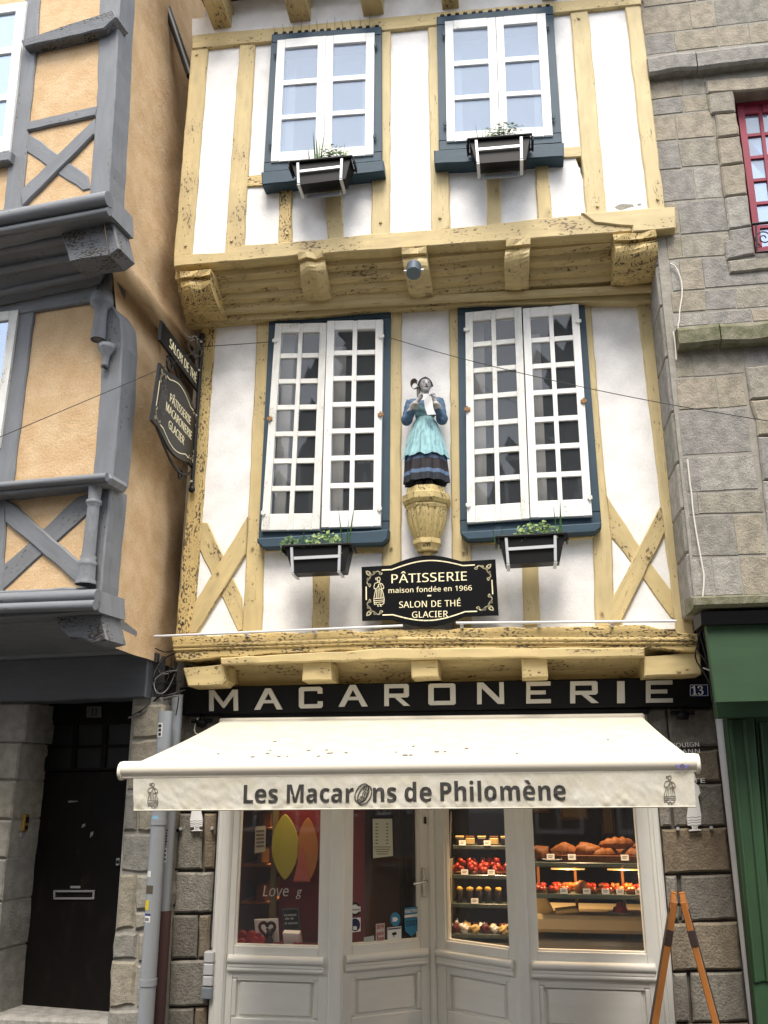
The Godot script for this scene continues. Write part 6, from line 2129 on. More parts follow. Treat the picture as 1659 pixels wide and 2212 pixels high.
		b = MB.new()
		var left: float = s[0][0] - 14
		var e0 := U(left, s[2][1] - 6, s[4])
		for p in [[s[3][0] - 18, s[3][1] - 6], [s[2][0] + 20, s[2][1] - 6]]:
			b.tube([U(p[0], p[1], 0.05), U(p[0], p[1], 0.005)], 0.012, 8)
		put("screw_cap", b, M.galvanised, ac)
	# white words on the right-hand pier
	var wd := thing("pier_lettering", "white menu words lettered on the granite pier behind the awning end", "sign", U(1480, 1690, 0.03))
	for s in [["KOUIGN", 1452, 1510, 1614, 1612, 0.030], ["AMANN", 1443, 1512, 1628, 1626, 0.028], ["BEURRE", 1430, 1516, 1663, 1661, 0.030], ["GALETTE", 1425, 1523, 1691, 1690, 0.030]]:
		lettering(wd, "word", s[0], U(s[1], s[3], 0.03), U(s[2], s[4], 0.03), s[5], Vector3.BACK, M.white_letter, "Droid Sans", false, 0.004)

# ---------------------------------------------------------------- awning
func ripple(x: float, y: float) -> float:
	# crumpled cloth: diagonal folds of uneven strength
	var a := wob.get_noise_2d(x * 300.0 + y * 420.0, y * 160.0 - x * 110.0)
	var c := wob.get_noise_2d(x * 380.0 - y * 520.0 + 900.0, y * 220.0 + x * 140.0)
	var d := wob.get_noise_2d(x * 95.0, y * 60.0 + 400.0)
	return 0.011 * absf(a) + 0.009 * absf(c) + 0.008 * d - 0.004

func val_z(x: float, y: float) -> float:
	var f := clampf((lerpf(1.893, 1.927, (x + 1.53) / 3.0) - y) / 0.165, 0.0, 1.0)
	return ripple(x, y) * (0.25 + 0.75 * f)

func awning() -> void:
	var t := thing("awning", "cream fabric awning with lettered valance stretched out over the shopfront", "awning", Vector3(0, 1.7, 1.0))
	var b := MB.new()
	b.span(Vector3(-1.60, 2.285, 0.0), Vector3(1.46, 2.338, 0.16), 0.012)
	put("cassette", b, M.awning_bar, t)
	var g := []
	for i in 15:
		var f := i / 14.0
		var row := []
		for j in 41:
			var u := j / 40.0
			var x := lerpf(lerpf(-1.565, -1.535, f), lerpf(1.432, 1.452, f), u)
			var sag := 0.02 * sin(PI * f) * (0.5 + 0.5 * sin(PI * u))
			row.append(Vector3(x, lerpf(2.322, lerpf(1.972, 1.998, u), f) - sag + 0.0015 * sin(u * 120.0) * f, lerpf(0.15, 1.745, f)))
		g.append(row)
	put("canopy", canopy(g), M.awning, t)
	# seam
	b = MB.new()
	var sm := []
	for i in 15:
		sm.append(g[i][27] + Vector3(0, 0.0025, 0))
	put("seam", ribbon(sm, 0.012, Vector3(0, 0.98, 0.2).normalized(), 0.002), M.awning, t)
	# front bar
	b = MB.new()
	b.udir = Vector3.RIGHT
	var l := Vector3(-1.585, 1.945, 1.77)
	var r := Vector3(1.475, 1.972, 1.77)
	b.tube([l, r], 0.042, 18)
	b.box((l + r) * 0.5 + Vector3(0, -0.028, -0.01), Vector3(3.06, 0.05, 0.06), Basis(Vector3.BACK, 0.0088), 0.006)
	put("front_bar", b, M.awning_bar, t)
	for c in [l + Vector3(-0.006, -0.01, -0.004), r + Vector3(0.006, -0.01, -0.004)]:
		b = MB.new()
		b.tube([c + Vector3(-0.008, 0, 0), c + Vector3(0.008, 0, 0)], 0.05, 18)
		put("end_cap", b, M.awning_bar, t)
	for x in [-1.2, 1.1]:
		b = MB.new()
		b.tube([Vector3(x, 2.27, 0.12), Vector3(x + (0.55 if x < 0 else -0.55), 2.10, 0.9), Vector3(x, 1.955, 1.72)], 0.022, 8)
		put("folding_arm", b, M.awning_bar, t)
	# valance
	var vg := []
	for i in 13:
		var f := i / 12.0
		var row := []
		for j in 241:
			var u := j / 240.0
			var top := U(lerpf(288, 1498, u), lerpf(1681, 1664, u), 1.79)
			var bot := U(lerpf(289, 1503, u), lerpf(1750, 1741.5, u), 1.79)
			var p := top.lerp(bot, f)
			row.append(p + Vector3(0, 0, val_z(p.x, p.y)))
		vg.append(row)
	put("valance", canopy(vg, Vector3.BACK), M.awning, t)
	b = MB.new()
	var hem := []
	for j in range(0, 241, 2):
		hem.append(vg[12][j])
	b.tube(hem, 0.004, 5, false)
	put("hem", b, M.awning, t)
	var bend := func(w: Vector3) -> Vector3: return w + Vector3(0, 0, val_z(w.x, w.y) + 0.0022)
	var cap := U(600, 1694, 1.79).y - U(600, 1733, 1.79).y
	for s in [["Les", 526, 600, 1734, 1733], ["Macar", 619.5, 764, 1733, 1732], ["ns", 806, 857, 1731, 1730.5], ["de", 874.5, 933, 1730.5, 1730], ["Philomène", 951.5, 1223, 1729, 1727]]:
		lettering(t, "lettering", s[0], U(s[1], s[3], 1.79), U(s[2], s[4], 1.79), cap * 1.0, Vector3.BACK, M.ink, "Droid Sans", true, 0.0012, bend)
	# macaron drawn in place of the o
	var rot := func(cx: float, cy: float, rx: float, ry: float, an: float, a: float) -> Vector3:
		var p := Vector2(cos(an) * rx, sin(an) * ry).rotated(a)
		return bend.call(U(cx + p.x, cy + p.y, 1.79)) + Vector3(0, 0, 0.002)
	for e in [[782, 1713, 13, 22, 0.45], [788, 1717, 13, 22, 0.45]]:
		var pts := []
		for k in 25:
			pts.append(rot.call(e[0], e[1], e[2], e[3], TAU * k / 24.0, e[4]))
		put("macaron_drawing", ribbon(pts, 0.0055, Vector3.BACK, 0.001), M.ink, t)
	for o in [-4.0, 0.0, 4.0]:
		var pts := []
		for k in 13:
			var f := k / 12.0
			var p := Vector2(o + 1.5 * sin(k * 2.0) + 5.0 * sin(PI * f) - 3.0, lerpf(-18, 18, f)).rotated(0.45)
			pts.append(bend.call(U(786 + p.x, 1716 + p.y, 1.79)) + Vector3(0, 0, 0.002))
		put("macaron_drawing", ribbon(pts, 0.004, Vector3.BACK, 0.001), M.ink, t)
	# line figures at both ends
	var up := func(p: Vector3) -> Vector3: return bend.call(p) + Vector3(0, 0, 0.001)
	line_figure(t, "figure_drawing", quad_on([[316, 1690], [345, 1690], [345, 1744], [316, 1744]], zp(1.79)), Vector3.BACK, 0.0028, M.ink_thin, up)
	line_figure(t, "figure_drawing", quad_on([[1430, 1674], [1462, 1674], [1462, 1737], [1430, 1737]], zp(1.79)), Vector3.BACK, 0.0028, M.ink_thin, up)
	# small winged emblem on the bar
	var vio := mat(Color(0.42, 0.38, 0.66), 0.5)
	var ec := U(1474, 1655, 1.813)
	var ring := []
	for k in 17:
		ring.append(ec + Vector3(cos(TAU * k / 16.0), sin(TAU * k / 16.0), 0) * 0.011)
	put("emblem", ribbon(ring, 0.004, Vector3.BACK, 0.001), vio, t)
	for s in [-1.0, 1.0]:
		for k in 3:
			put("emblem_wing", ribbon([ec + Vector3(s * 0.013, 0.004 - k * 0.005, 0), ec + Vector3(s * (0.036 - k * 0.006), 0.008 - k * 0.005, 0)], 0.003, Vector3.BACK, 0.001), vio, t)
	# bird droppings and leaf scraps lying on the cloth
	var rr := RandomNumberGenerator.new()
	rr.seed = 12
	for k in 26:
		var u := rr.randf_range(0.22, 0.62) if k < 20 else rr.randf_range(0.1, 0.9)
		var f := rr.randf_range(0.72, 0.95) if k < 20 else rr.randf_range(0.3, 0.9)
		var gi := int(f * 14)
		var p: Vector3 = g[gi][int(u * 40)].lerp(g[gi][int(u * 40) + 1], rr.randf()).lerp(g[mini(gi + 1, 14)][int(u * 40)], 0.4)
		b = MB.new()
		b.box(p + Vector3(0, 0.004, 0), Vector3(rr.randf_range(0.008, 0.022), 0.003, rr.randf_range(0.008, 0.025)), Basis(Vector3.RIGHT, 0.21) * Basis(Vector3.UP, rr.randf() * 3.0), 0.001)
		put("dirt_spot", b, M.dropping, t)

func canopy(g: Array, out := Vector3(0, 1, 0.2)) -> MB:
	var b := MB.new()
	b.grid(g, func(_p): return out)
	return b

# ---------------------------------------------------------------- statue
func cap_d(p: Vector3, a: Vector3, c: Vector3, ra: float, rb: float) -> float:
	var ab := c - a
	var h := clampf((p - a).dot(ab) / ab.length_squared(), 0.0, 1.0)
	return p.distance_to(a + ab * h) - lerpf(ra, rb, h)

func smin(a: float, b: float, k: float) -> float:
	var h := clampf(0.5 + 0.5 * (b - a) / k, 0.0, 1.0)
	return lerpf(b, a, h) - k * h * (1.0 - h)

# surface nets over a box of cells
func nets(b: MB, lo: Vector3, hi: Vector3, cs: float, field: Callable, paint: Callable, place: Callable) -> void:
	var nx := int(ceil((hi.x - lo.x) / cs)) + 1
	var ny := int(ceil((hi.y - lo.y) / cs)) + 1
	var nz := int(ceil((hi.z - lo.z) / cs)) + 1
	var f := PackedFloat32Array()
	f.resize(nx * ny * nz)
	for k in nz:
		for j in ny:
			for i in nx:
				f[(k * ny + j) * nx + i] = field.call(lo + Vector3(i, j, k) * cs)
	var id := {}
	var pos := []
	for k in nz - 1:
		for j in ny - 1:
			for i in nx - 1:
				var s := Vector3.ZERO
				var n := 0
				var v := []
				for c in 8:
					v.append(f[((k + (c >> 2)) * ny + j + ((c >> 1) & 1)) * nx + i + (c & 1)])
				for e in [[0, 1], [2, 3], [4, 5], [6, 7], [0, 2], [1, 3], [4, 6], [5, 7], [0, 4], [1, 5], [2, 6], [3, 7]]:
					var a: float = v[e[0]]
					var d: float = v[e[1]]
					if (a < 0.0) != (d < 0.0):
						var t := a / (a - d)
						var pa := Vector3(e[0] & 1, (e[0] >> 1) & 1, e[0] >> 2)
						var pb := Vector3(e[1] & 1, (e[1] >> 1) & 1, e[1] >> 2)
						s += pa.lerp(pb, t)
						n += 1
				if n > 0:
					id[(k * ny + j) * nx + i] = pos.size()
					pos.append(lo + (Vector3(i, j, k) + s / n) * cs)
	var nor := []
	var col := []
	for p in pos:
		var e := cs * 0.6
		var g := Vector3(field.call(p + Vector3(e, 0, 0)) - field.call(p - Vector3(e, 0, 0)), field.call(p + Vector3(0, e, 0)) - field.call(p - Vector3(0, e, 0)), field.call(p + Vector3(0, 0, e)) - field.call(p - Vector3(0, 0, e)))
		nor.append(g.normalized() if g.length_squared() > 0 else Vector3.UP)
		col.append(paint.call(p))
	var step := [1, nx, nx * ny]
	for k in range(1, nz - 1):
		for j in range(1, ny - 1):
			for i in range(1, nx - 1):
				var o := (k * ny + j) * nx + i
				for ax in 3:
					if (f[o] < 0.0) == (f[o + step[ax]] < 0.0):
						continue
					var u: int = step[(ax + 1) % 3]
					var w: int = step[(ax + 2) % 3]
					var q := [o - u - w, o - w, o, o - u]
					var ok := true
					for x in q:
						if not id.has(x):
							ok = false
					if not ok:
						continue
					var a: int = id[q[0]]
					var c: int = id[q[1]]
					var d: int = id[q[2]]
					var e: int = id[q[3]]
					b.stri(place.call(pos[a]), place.call(pos[c]), place.call(pos[d]), nor[a], nor[c], nor[d], col[a], col[c], col[d])
					b.stri(place.call(pos[a]), place.call(pos[d]), place.call(pos[e]), nor[a], nor[d], nor[e], col[a], col[d], col[e])

func statue() -> void:
	var y0 := U(918, 1047, 0.50).y
	var cx := U(918, 1047, 0.48).x
	# corbel
	var c := thing("stone_corbel", "yellow fluted corbel with octagonal cap and ball end carrying the statue", "corbel", Vector3(cx, y0 - 0.5, 0.36))
	var o := Vector3(cx, y0, 0.375)
	var oct := func(called: String, prof: Array, sx := 1.0, turn := PI / 8) -> void:
		var b := MB.new()
		for i in prof.size() - 1:
			for s in 8:
				var a0 := turn + TAU * s / 8
				var a1 := turn + TAU * (s + 1) / 8
				var p := [Vector3(cos(a0) * prof[i].x, prof[i].y, sin(a0) * prof[i].x * sx), Vector3(cos(a1) * prof[i].x, prof[i].y, sin(a1) * prof[i].x * sx), Vector3(cos(a1) * prof[i + 1].x, prof[i + 1].y, sin(a1) * prof[i + 1].x * sx), Vector3(cos(a0) * prof[i + 1].x, prof[i + 1].y, sin(a0) * prof[i + 1].x * sx)]
				var am := (a0 + a1) * 0.5
				var dr: Vector2 = prof[i + 1] - prof[i]
				b.udir = Vector3.UP
				b.quad(o + p[0], o + p[1], o + p[2], o + p[3], Vector3(cos(am) * -dr.y, dr.x, sin(am) * -dr.y) if absf(dr.y) > 0.0001 else Vector3(0, 1 if dr.x > 0.0 else -1, 0))
		put(called, b, M.corbel, c)
	oct.call("abacus", [Vector2(0.0, 0.0), Vector2(0.150, 0.0), Vector2(0.158, -0.045), Vector2(0.162, -0.05), Vector2(0.188, -0.062), Vector2(0.188, -0.105), Vector2(0.170, -0.13), Vector2(0.12, -0.13)])
	oct.call("necking", [Vector2(0.12, -0.129), Vector2(0.160, -0.131), Vector2(0.163, -0.15), Vector2(0.155, -0.17), Vector2(0.12, -0.171)])
	var b := MB.new()
	b.udir = Vector3.UP
	b.lathe(o, [Vector2(0.146, -0.17), Vector2(0.146, -0.20), Vector2(0.140, -0.24), Vector2(0.127, -0.29), Vector2(0.110, -0.34), Vector2(0.096, -0.375), Vector2(0.090, -0.39)], 96, 1.0, 1.0, 0.0, TAU, func(a, y): return 1.0 + 0.11 * (absf(sin(a * 9.0)) - 0.6) + 0.02 * sin(a * 4.0))
	put("fluted_bowl", b, M.corbel, c)
	oct.call("lower_block", [Vector2(0.08, -0.388), Vector2(0.106, -0.389), Vector2(0.108, -0.425), Vector2(0.095, -0.43), Vector2(0.085, -0.455), Vector2(0.082, -0.475), Vector2(0.04, -0.478)])
	put("ball", blob(o + Vector3(0, -0.500, 0.0), Vector3(0.045, 0.05, 0.045), 2, 0.04, 10, 14), M.corbel, c)
	# painted wooden woman, knitting in hand
	var B := Vector3(cx, y0, 0.40)
	var s := thing("statue", "painted wooden statue of a woman in blue Breton dress holding white needlework on the corbel", "statue", B)
	var sleeve := Color(0.058, 0.11, 0.185)
	var skin := Color(0.33, 0.33, 0.335)
	var dark := Color(0.022, 0.02, 0.02)
	var place := func(p: Vector3) -> Vector3: return B + p
	var body := func(p: Vector3) -> float:
		var q := Vector3(p.x * 0.86, p.y, p.z * 1.15)
		var d := cap_d(q, Vector3(0, 0.55, 0.0), Vector3(0, 0.66, 0.008), 0.058, 0.070)
		d = smin(d, cap_d(p, Vector3(-0.085, 0.695, -0.004), Vector3(0.085, 0.695, -0.004), 0.044, 0.044), 0.03)
		d = smin(d, cap_d(p, Vector3(0.0, 0.70, 0.0), Vector3(0.004, 0.79, 0.008), 0.034, 0.029), 0.02)
		d = smin(d, cap_d(p, Vector3(-0.112, 0.69, 0.0), Vector3(-0.138, 0.555, 0.025), 0.042, 0.040), 0.02)
		d = smin(d, cap_d(p, Vector3(-0.138, 0.555, 0.025), Vector3(-0.058, 0.645, 0.115), 0.039, 0.026), 0.018)
		d = smin(d, cap_d(p, Vector3(0.112, 0.69, 0.0), Vector3(0.132, 0.545, 0.025), 0.042, 0.040), 0.02)
		d = smin(d, cap_d(p, Vector3(0.132, 0.545, 0.025), Vector3(0.092, 0.635, 0.112), 0.039, 0.026), 0.018)
		d = smin(d, cap_d(p, Vector3(-0.115, 0.715, -0.01), Vector3(-0.142, 0.742, -0.02), 0.02, 0.008), 0.012)
		d = smin(d, cap_d(p, Vector3(0.115, 0.715, -0.01), Vector3(0.135, 0.735, -0.02), 0.02, 0.008), 0.012)
		return d + 0.0015 * sin(p.y * 120.0 + p.x * 40.0)
	var bodycol := func(p: Vector3) -> Color:
		var st := wob.get_noise_3d(p.x * 1500.0, p.y * 300.0, p.z * 1500.0)
		if p.y > 0.735 and absf(p.x) < 0.07:
			return skin * (1.0 + st * 0.4)
		if p.y > 0.70 and absf(p.x) < 0.05:
			return Color(0.48, 0.47, 0.46) * (1.0 + st * 0.3)
		if p.z > 0.085 and p.y > 0.60:
			return Color(0.42, 0.40, 0.38) * (1.0 + st * 0.5)
		if absf(p.x) < 0.075 and p.y < 0.66:
			return Color(0.10, 0.20, 0.23) * (1.0 + st * 0.5)
		return sleeve * (1.0 + st * 0.6)
	b = MB.new()
	b.colored = true
	nets(b, Vector3(-0.20, 0.47, -0.10), Vector3(0.20, 0.80, 0.165), 0.0075, body, bodycol, place)
	# head, turned a little to her left
	var hb := Basis(Vector3.UP, 0.30) * Basis(Vector3.RIGHT, -0.05)
	var hc := Vector3(0.006, 0.838, 0.015)
	var head := func(p: Vector3) -> float:
		var q := hb.inverse() * (p - hc)
		var d := (q / Vector3(0.044, 0.062, 0.050)).length()
		d = (d - 1.0) * 0.046
		d = smin(d, cap_d(q, Vector3(0, -0.045, 0.022), Vector3(0, -0.048, 0.026), 0.022, 0.018), 0.016)
		d = smin(d, cap_d(q, Vector3(0, 0.012, 0.046), Vector3(0, -0.014, 0.058), 0.005, 0.0085), 0.007)
		for sx in [-1.0, 1.0]:
			d = maxf(d, -(q.distance_to(Vector3(sx * 0.018, 0.006, 0.054)) - 0.0095))
			d = smin(d, q.distance_to(Vector3(sx * 0.018, 0.005, 0.043)) - 0.0075, 0.002)
			d = smin(d, cap_d(q, Vector3(sx * 0.010, 0.017, 0.047), Vector3(sx * 0.028, 0.016, 0.040), 0.004, 0.003), 0.004)
			d = smin(d, (q * Vector3(1.6, 1, 1)).distance_to(Vector3(sx * 0.045 * 1.6, -0.002, 0.0)) - 0.013, 0.004)
		d = smin(d, cap_d(q, Vector3(-0.012, -0.031, 0.046), Vector3(0.012, -0.031, 0.046), 0.0045, 0.0045), 0.003)
		d = maxf(d, -cap_d(q, Vector3(-0.013, -0.0305, 0.053), Vector3(0.013, -0.0305, 0.053), 0.0022, 0.0022))
		d = smin(d, cap_d(p, Vector3(0.0, 0.74, 0.004), Vector3(0.004, 0.81, 0.010), 0.031, 0.028), 0.014)
		return d
	var headcol := func(p: Vector3) -> Color:
		var q := hb.inverse() * (p - hc)
		var st := wob.get_noise_3d(p.x * 1800.0, p.y * 700.0, p.z * 1800.0)
		if q.y > 0.034 or q.z < 0.004 and q.y > -0.05:
			return dark
		for sx in [-1.0, 1.0]:
			if q.z > 0.03 and q.distance_to(Vector3(sx * 0.018, 0.005, 0.047)) < 0.006:
				return Color(0.06, 0.055, 0.05)
			if q.z > 0.03 and absf(q.x - sx * 0.019) < 0.011 and absf(q.y - 0.0185) < 0.003:
				return dark
		if absf(q.y + 0.031) < 0.005 and absf(q.x) < 0.013 and q.z > 0.03:
			return Color(0.16, 0.07, 0.07)
		return skin * (1.05 + st * 0.5)
	nets(b, Vector3(-0.062, 0.735, -0.055), Vector3(0.075, 0.92, 0.09), 0.0034, head, headcol, place)
	# hands: palm, four fingers and a thumb each
	for hd in [[Vector3(-0.050, 0.655, 0.120), Vector3(-0.020, 0.690, 0.132), 1.0], [Vector3(0.090, 0.645, 0.118), Vector3(0.078, 0.685, 0.132), -1.0]]:
		var w: Vector3 = hd[0]
		var k: Vector3 = hd[1]
		var sg: float = hd[2]
		var dirv := (k - w).normalized()
		var side := dirv.cross(Vector3.BACK).normalized() * sg
		var fingers := []
		for i in 4:
			var root := k + side * (-0.013 + i * 0.0088)
			var ln: float = [0.020, 0.024, 0.023, 0.018][i]
			var mid := root + dirv * ln + Vector3(0, 0, 0.010)
			var tip := mid + Vector3(sg * 0.016, -0.002, 0.006) - dirv * 0.008
			fingers.append([root, mid, tip])
		var th0 := w.lerp(k, 0.45) + side * -0.014
		var th1 := th0 + dirv * 0.016 + Vector3(sg * 0.010, 0.002, 0.014)
		var th2 := th1 + dirv * 0.012 + Vector3(sg * 0.008, 0.0, 0.002)
		var hand := func(p: Vector3) -> float:
			var d := cap_d(p, w, k, 0.016, 0.015)
			d = smin(d, cap_d(p, k - side * 0.008, k + side * 0.010, 0.011, 0.010), 0.008)
			for fg in fingers:
				var e := minf(cap_d(p, fg[0], fg[1], 0.0056, 0.0050), cap_d(p, fg[1], fg[2], 0.0050, 0.0040))
				d = smin(d, e, 0.0025)
			d = smin(d, minf(cap_d(p, th0, th1, 0.0068, 0.0056), cap_d(p, th1, th2, 0.0056, 0.0045)), 0.004)
			return d
		var mid0 := (w + k) * 0.5 + Vector3(sg * 0.008, 0.012, 0.008)
		nets(b, mid0 - Vector3(0.055, 0.062, 0.042), mid0 + Vector3(0.055, 0.062, 0.05), 0.0034, hand, func(p): return skin * (1.15 + wob.get_noise_3d(p.x * 2000.0, p.y * 2000.0, p.z * 900.0) * 0.5), place)
	put("body", b, M.skin, s)
	# white frilled cuffs
	for e in [[Vector3(-0.075, 0.628, 0.098), Vector3(-0.062, 0.642, 0.112)], [Vector3(0.100, 0.615, 0.095), Vector3(0.094, 0.632, 0.112)]]:
		b = MB.new()
		b.colored = true
		b.tint = Color(0.42, 0.39, 0.37)
		b.tube([place.call(e[0]), place.call(e[1])], 0.036, 14, false, 0.031)
		put("cuff", b, M.skin, s)
	# skirt with painted bands
	var foldf := func(a: float, y: float) -> float:
		var k := clampf((0.57 - y) / 0.5, 0.0, 1.0)
		return 1.0 + k * (0.06 * sin(a * 9.0 + 1.0) + 0.04 * sin(a * 15.0 + y * 6.0) + 0.025 * sin(a * 27.0 + 0.6))
	for e in [[0.30, 0.207, Color(0.045, 0.075, 0.14)], [0.207, 0.124, Color(0.012, 0.011, 0.014)], [0.124, 0.094, Color(0.085, 0.135, 0.23)], [0.094, 0.040, Color(0.010, 0.014, 0.022)]]:
		b = MB.new()
		b.colored = true
		b.tint = e[2]
		var pr := []
		for i in 5:
			var y := lerpf(e[0], e[1], i / 4.0)
			pr.append(Vector2(0.148 + (0.30 - y) * 0.055, y))
		b.lathe(B, pr, 90, 1.0, 0.82, 0.0, TAU, foldf)
		if e[1] < 0.05:
			b.lathe(B, [Vector2(0.162, 0.04), Vector2(0.13, 0.055), Vector2(0.0, 0.06)], 90, 1.0, 0.82, 0.0, TAU, foldf)
		put("skirt_band", b, M.skin, s)
	# apron: pale turquoise with worn streaks
	b = MB.new()
	b.colored = true
	var ag := []
	var ac := []
	for i in 25:
		var f := i / 24.0
		var y := lerpf(0.575, 0.238, f)
		var row := []
		var rc := []
		for j in 91:
			var a := TAU * j / 90.0
			var r := 0.062 + 0.106 * pow(f, 0.72)
			var k: float = foldf.call(a, y - 0.10) * (1.0 if f > 0.1 else 0.98)
			var yy := y - 0.012 * f * sin(a * 9.0 + 1.0)
			row.append(B + Vector3(cos(a) * r * k, yy, sin(a) * r * k * 0.84))
			var st := wob.get_noise_3d(a * 900.0, y * 500.0, 3.0) * 1.4 + wob.get_noise_2d(a * 2600.0, y * 900.0) * 0.6
			var cc := Color(0.25, 0.44, 0.47).lerp(Color(0.07, 0.14, 0.17), clampf(st * 0.9 + 0.12 , 0.0, 1.0))
			rc.append(cc)
		ag.append(row)
		ac.append(rc)
	for i in 24:
		for j in 90:
			var n0 := Vector3(ag[i][j].x - B.x, 0.03, ag[i][j].z - B.z)
			var du: Vector3 = ag[i][(j + 1) % 91] - ag[i][maxi(j - 1, 0)]
			var dv: Vector3 = ag[i + 1][j] - ag[i][j]
			var nn := du.cross(dv).normalized()
			if nn.dot(n0) < 0:
				nn = -nn
			b.stri(ag[i][j], ag[i][j + 1], ag[i + 1][j + 1], nn, nn, nn, ac[i][j], ac[i][j + 1], ac[i + 1][j + 1])
			b.stri(ag[i][j], ag[i + 1][j + 1], ag[i + 1][j], nn, nn, nn, ac[i][j], ac[i + 1][j + 1], ac[i + 1][j])
	put("apron", b, M.skin, s)
	# feet block
	b = MB.new()
	b.colored = true
	b.tint = Color(0.02, 0.022, 0.026)
	b.box(B + Vector3(-0.005, 0.012, 0.01), Vector3(0.15, 0.025, 0.14), Basis(), 0.008)
	b.box(B + Vector3(0.03, 0.03, 0.05), Vector3(0.055, 0.03, 0.09), Basis(), 0.012)
	b.box(B + Vector3(-0.04, 0.03, 0.045), Vector3(0.055, 0.03, 0.09), Basis(), 0.012)
	b.tube([B + Vector3(0, 0.02, 0), B + Vector3(0, 0.25, 0)], 0.05, 10)
	put("shoes", b, M.skin, s)
	# needlework
	b = MB.new()
	b.colored = true
	var kg := []
	for i in 14:
		var f := i / 13.0
		var row := []
		for j in 7:
			var u := j / 6.0
			var x := lerpf(lerpf(-0.004, 0.030, f), lerpf(0.056, 0.094, f), u)
			row.append(B + Vector3(x + 0.004 * sin(f * 7.0), lerpf(0.705, 0.538, f) - 0.004 * u, 0.152 + 0.006 * sin(f * 6.0 + u * 3.0) - 0.012 * f))
		kg.append(row)
	b.tint = Color(0.66, 0.66, 0.66)
	b.grid(kg, func(_p): return Vector3.BACK)
	put("needlework", b, M.skin, s)
	b = MB.new()
	b.colored = true
	b.tint = dark
	b.tube([B + Vector3(-0.01, 0.69, 0.15), B + Vector3(0.035, 0.735, 0.13)], 0.003, 6)
	put("needle", b, M.skin, s)
	# coiffe: cap, dark band, side loop and tail
	b = MB.new()
	b.colored = true
	b.tint = Color(0.40, 0.39, 0.37)
	var cg := []
	for i in 9:
		var row := []
		var th := lerpf(0.0, 1.25, i / 8.0)
		for j in 25:
			var ph := TAU * j / 24.0
			var d := Vector3(sin(th) * cos(ph) * 0.050, cos(th) * 0.064, sin(th) * sin(ph) * 0.054 - 0.010)
			row.append(B + hc + hb * (Basis(Vector3.RIGHT, -0.55) * d) + Vector3(0, 0.006, 0))
		cg.append(row)
	b.grid(cg, func(p): return p - (B + hc))
	put("cap", b, M.skin, s)
	b = MB.new()
	b.colored = true
	b.tint = dark
	var band := []
	for i in 19:
		var a := lerpf(-1.45, 1.45, i / 18.0)
		band.append(B + hc + hb * Vector3(sin(a) * 0.052, cos(a) * 0.052 + 0.002 - 0.010 * absf(a), 0.020 - 0.012 * absf(a)))
	b.tube(band, 0.012, 8)
	put("cap_band", b, M.skin, s)
	b = MB.new()
	b.colored = true
	b.tint = Color(0.20, 0.165, 0.125)
	var lg := []
	for i in 21:
		var a := lerpf(0.5, TAU - 0.3, i / 20.0)
		var row := []
		for j in 4:
			row.append(B + Vector3(-0.078 + cos(a) * 0.030 * (1.0 - 0.12 * j), 0.853 + sin(a) * 0.042 * (1.0 - 0.12 * j), 0.035 - 0.018 * j))
		lg.append(row)
	b.grid(lg, func(p): return p - (B + Vector3(-0.078, 0.853, 0.0)))
	put("cap_loop", b, M.skin, s)
	b = MB.new()
	b.colored = true
	b.tint = Color(0.12, 0.11, 0.10)
	b.slab([B + Vector3(-0.062, 0.83, 0.018), B + Vector3(-0.040, 0.83, 0.03), B + Vector3(-0.034, 0.725, 0.034), B + Vector3(-0.060, 0.725, 0.022)], Vector3(-0.35, 0, 1).normalized(), 0.02, 0.004)
	put("cap_tail", b, M.skin, s)

# ---------------------------------------------------------------- window boxes and their plants
func leaf_shape(b: MB, p: Vector3, d: Vector3, n: Vector3, s: float) -> void:
	var r := d.cross(n).normalized()
	var pts := [p, p + d * s * 0.35 + r * s * 0.45, p + d * s * 0.6 + r * s * 0.22, p + d * s, p + d * s * 0.6 - r * s * 0.22, p + d * s * 0.35 - r * s * 0.45]
	var c := p + d * s * 0.45 - n * s * 0.08
	for i in 6:
		b.tri(c, pts[i], pts[(i + 1) % 6], n)

func ivy(c: Vector3, sx: float, sy: float, n: int, label: String, m0: Material, m1: Material, sd: int) -> void:
	var t := thing("ivy_plant", label, "plant", Vector3(c.x, c.y - 0.03, c.z))
	var r := RandomNumberGenerator.new()
	r.seed = sd
	for half in 2:
		var b := MB.new()
		for k in n:
			var p := c + Vector3(r.randf_range(-1, 1) * sx, r.randf_range(-0.2, 1.0) * sy, r.randf_range(-0.05, 0.06))
			p.y -= sy * 0.7 * pow(absf(p.x - c.x) / sx, 2.0)
			var d := Vector3(r.randf_range(-1, 1), r.randf_range(-0.6, 0.8), r.randf_range(0.0, 1.0)).normalized()
			var nn := Vector3(r.randf_range(-0.5, 0.5), r.randf_range(0.2, 1.0), r.randf_range(0.3, 1.0)).normalized()
			leaf_shape(b, p, (d - nn * d.dot(nn)).normalized(), nn, r.randf_range(0.022, 0.042))
		var o := put("leaves", b, m0 if half == 0 else m1, t)
	var b2 := MB.new()
	for k in 7:
		var e := c + Vector3(r.randf_range(-1, 1) * sx * 0.8, sy * 0.5, r.randf_range(-0.03, 0.05))
		b2.tube([Vector3(lerpf(c.x, e.x, 0.4), c.y - 0.10, c.z), (c + e) * 0.5 + Vector3(0, 0.02, 0), e], 0.002, 4)
	put("stems", b2, M.leaf, t)

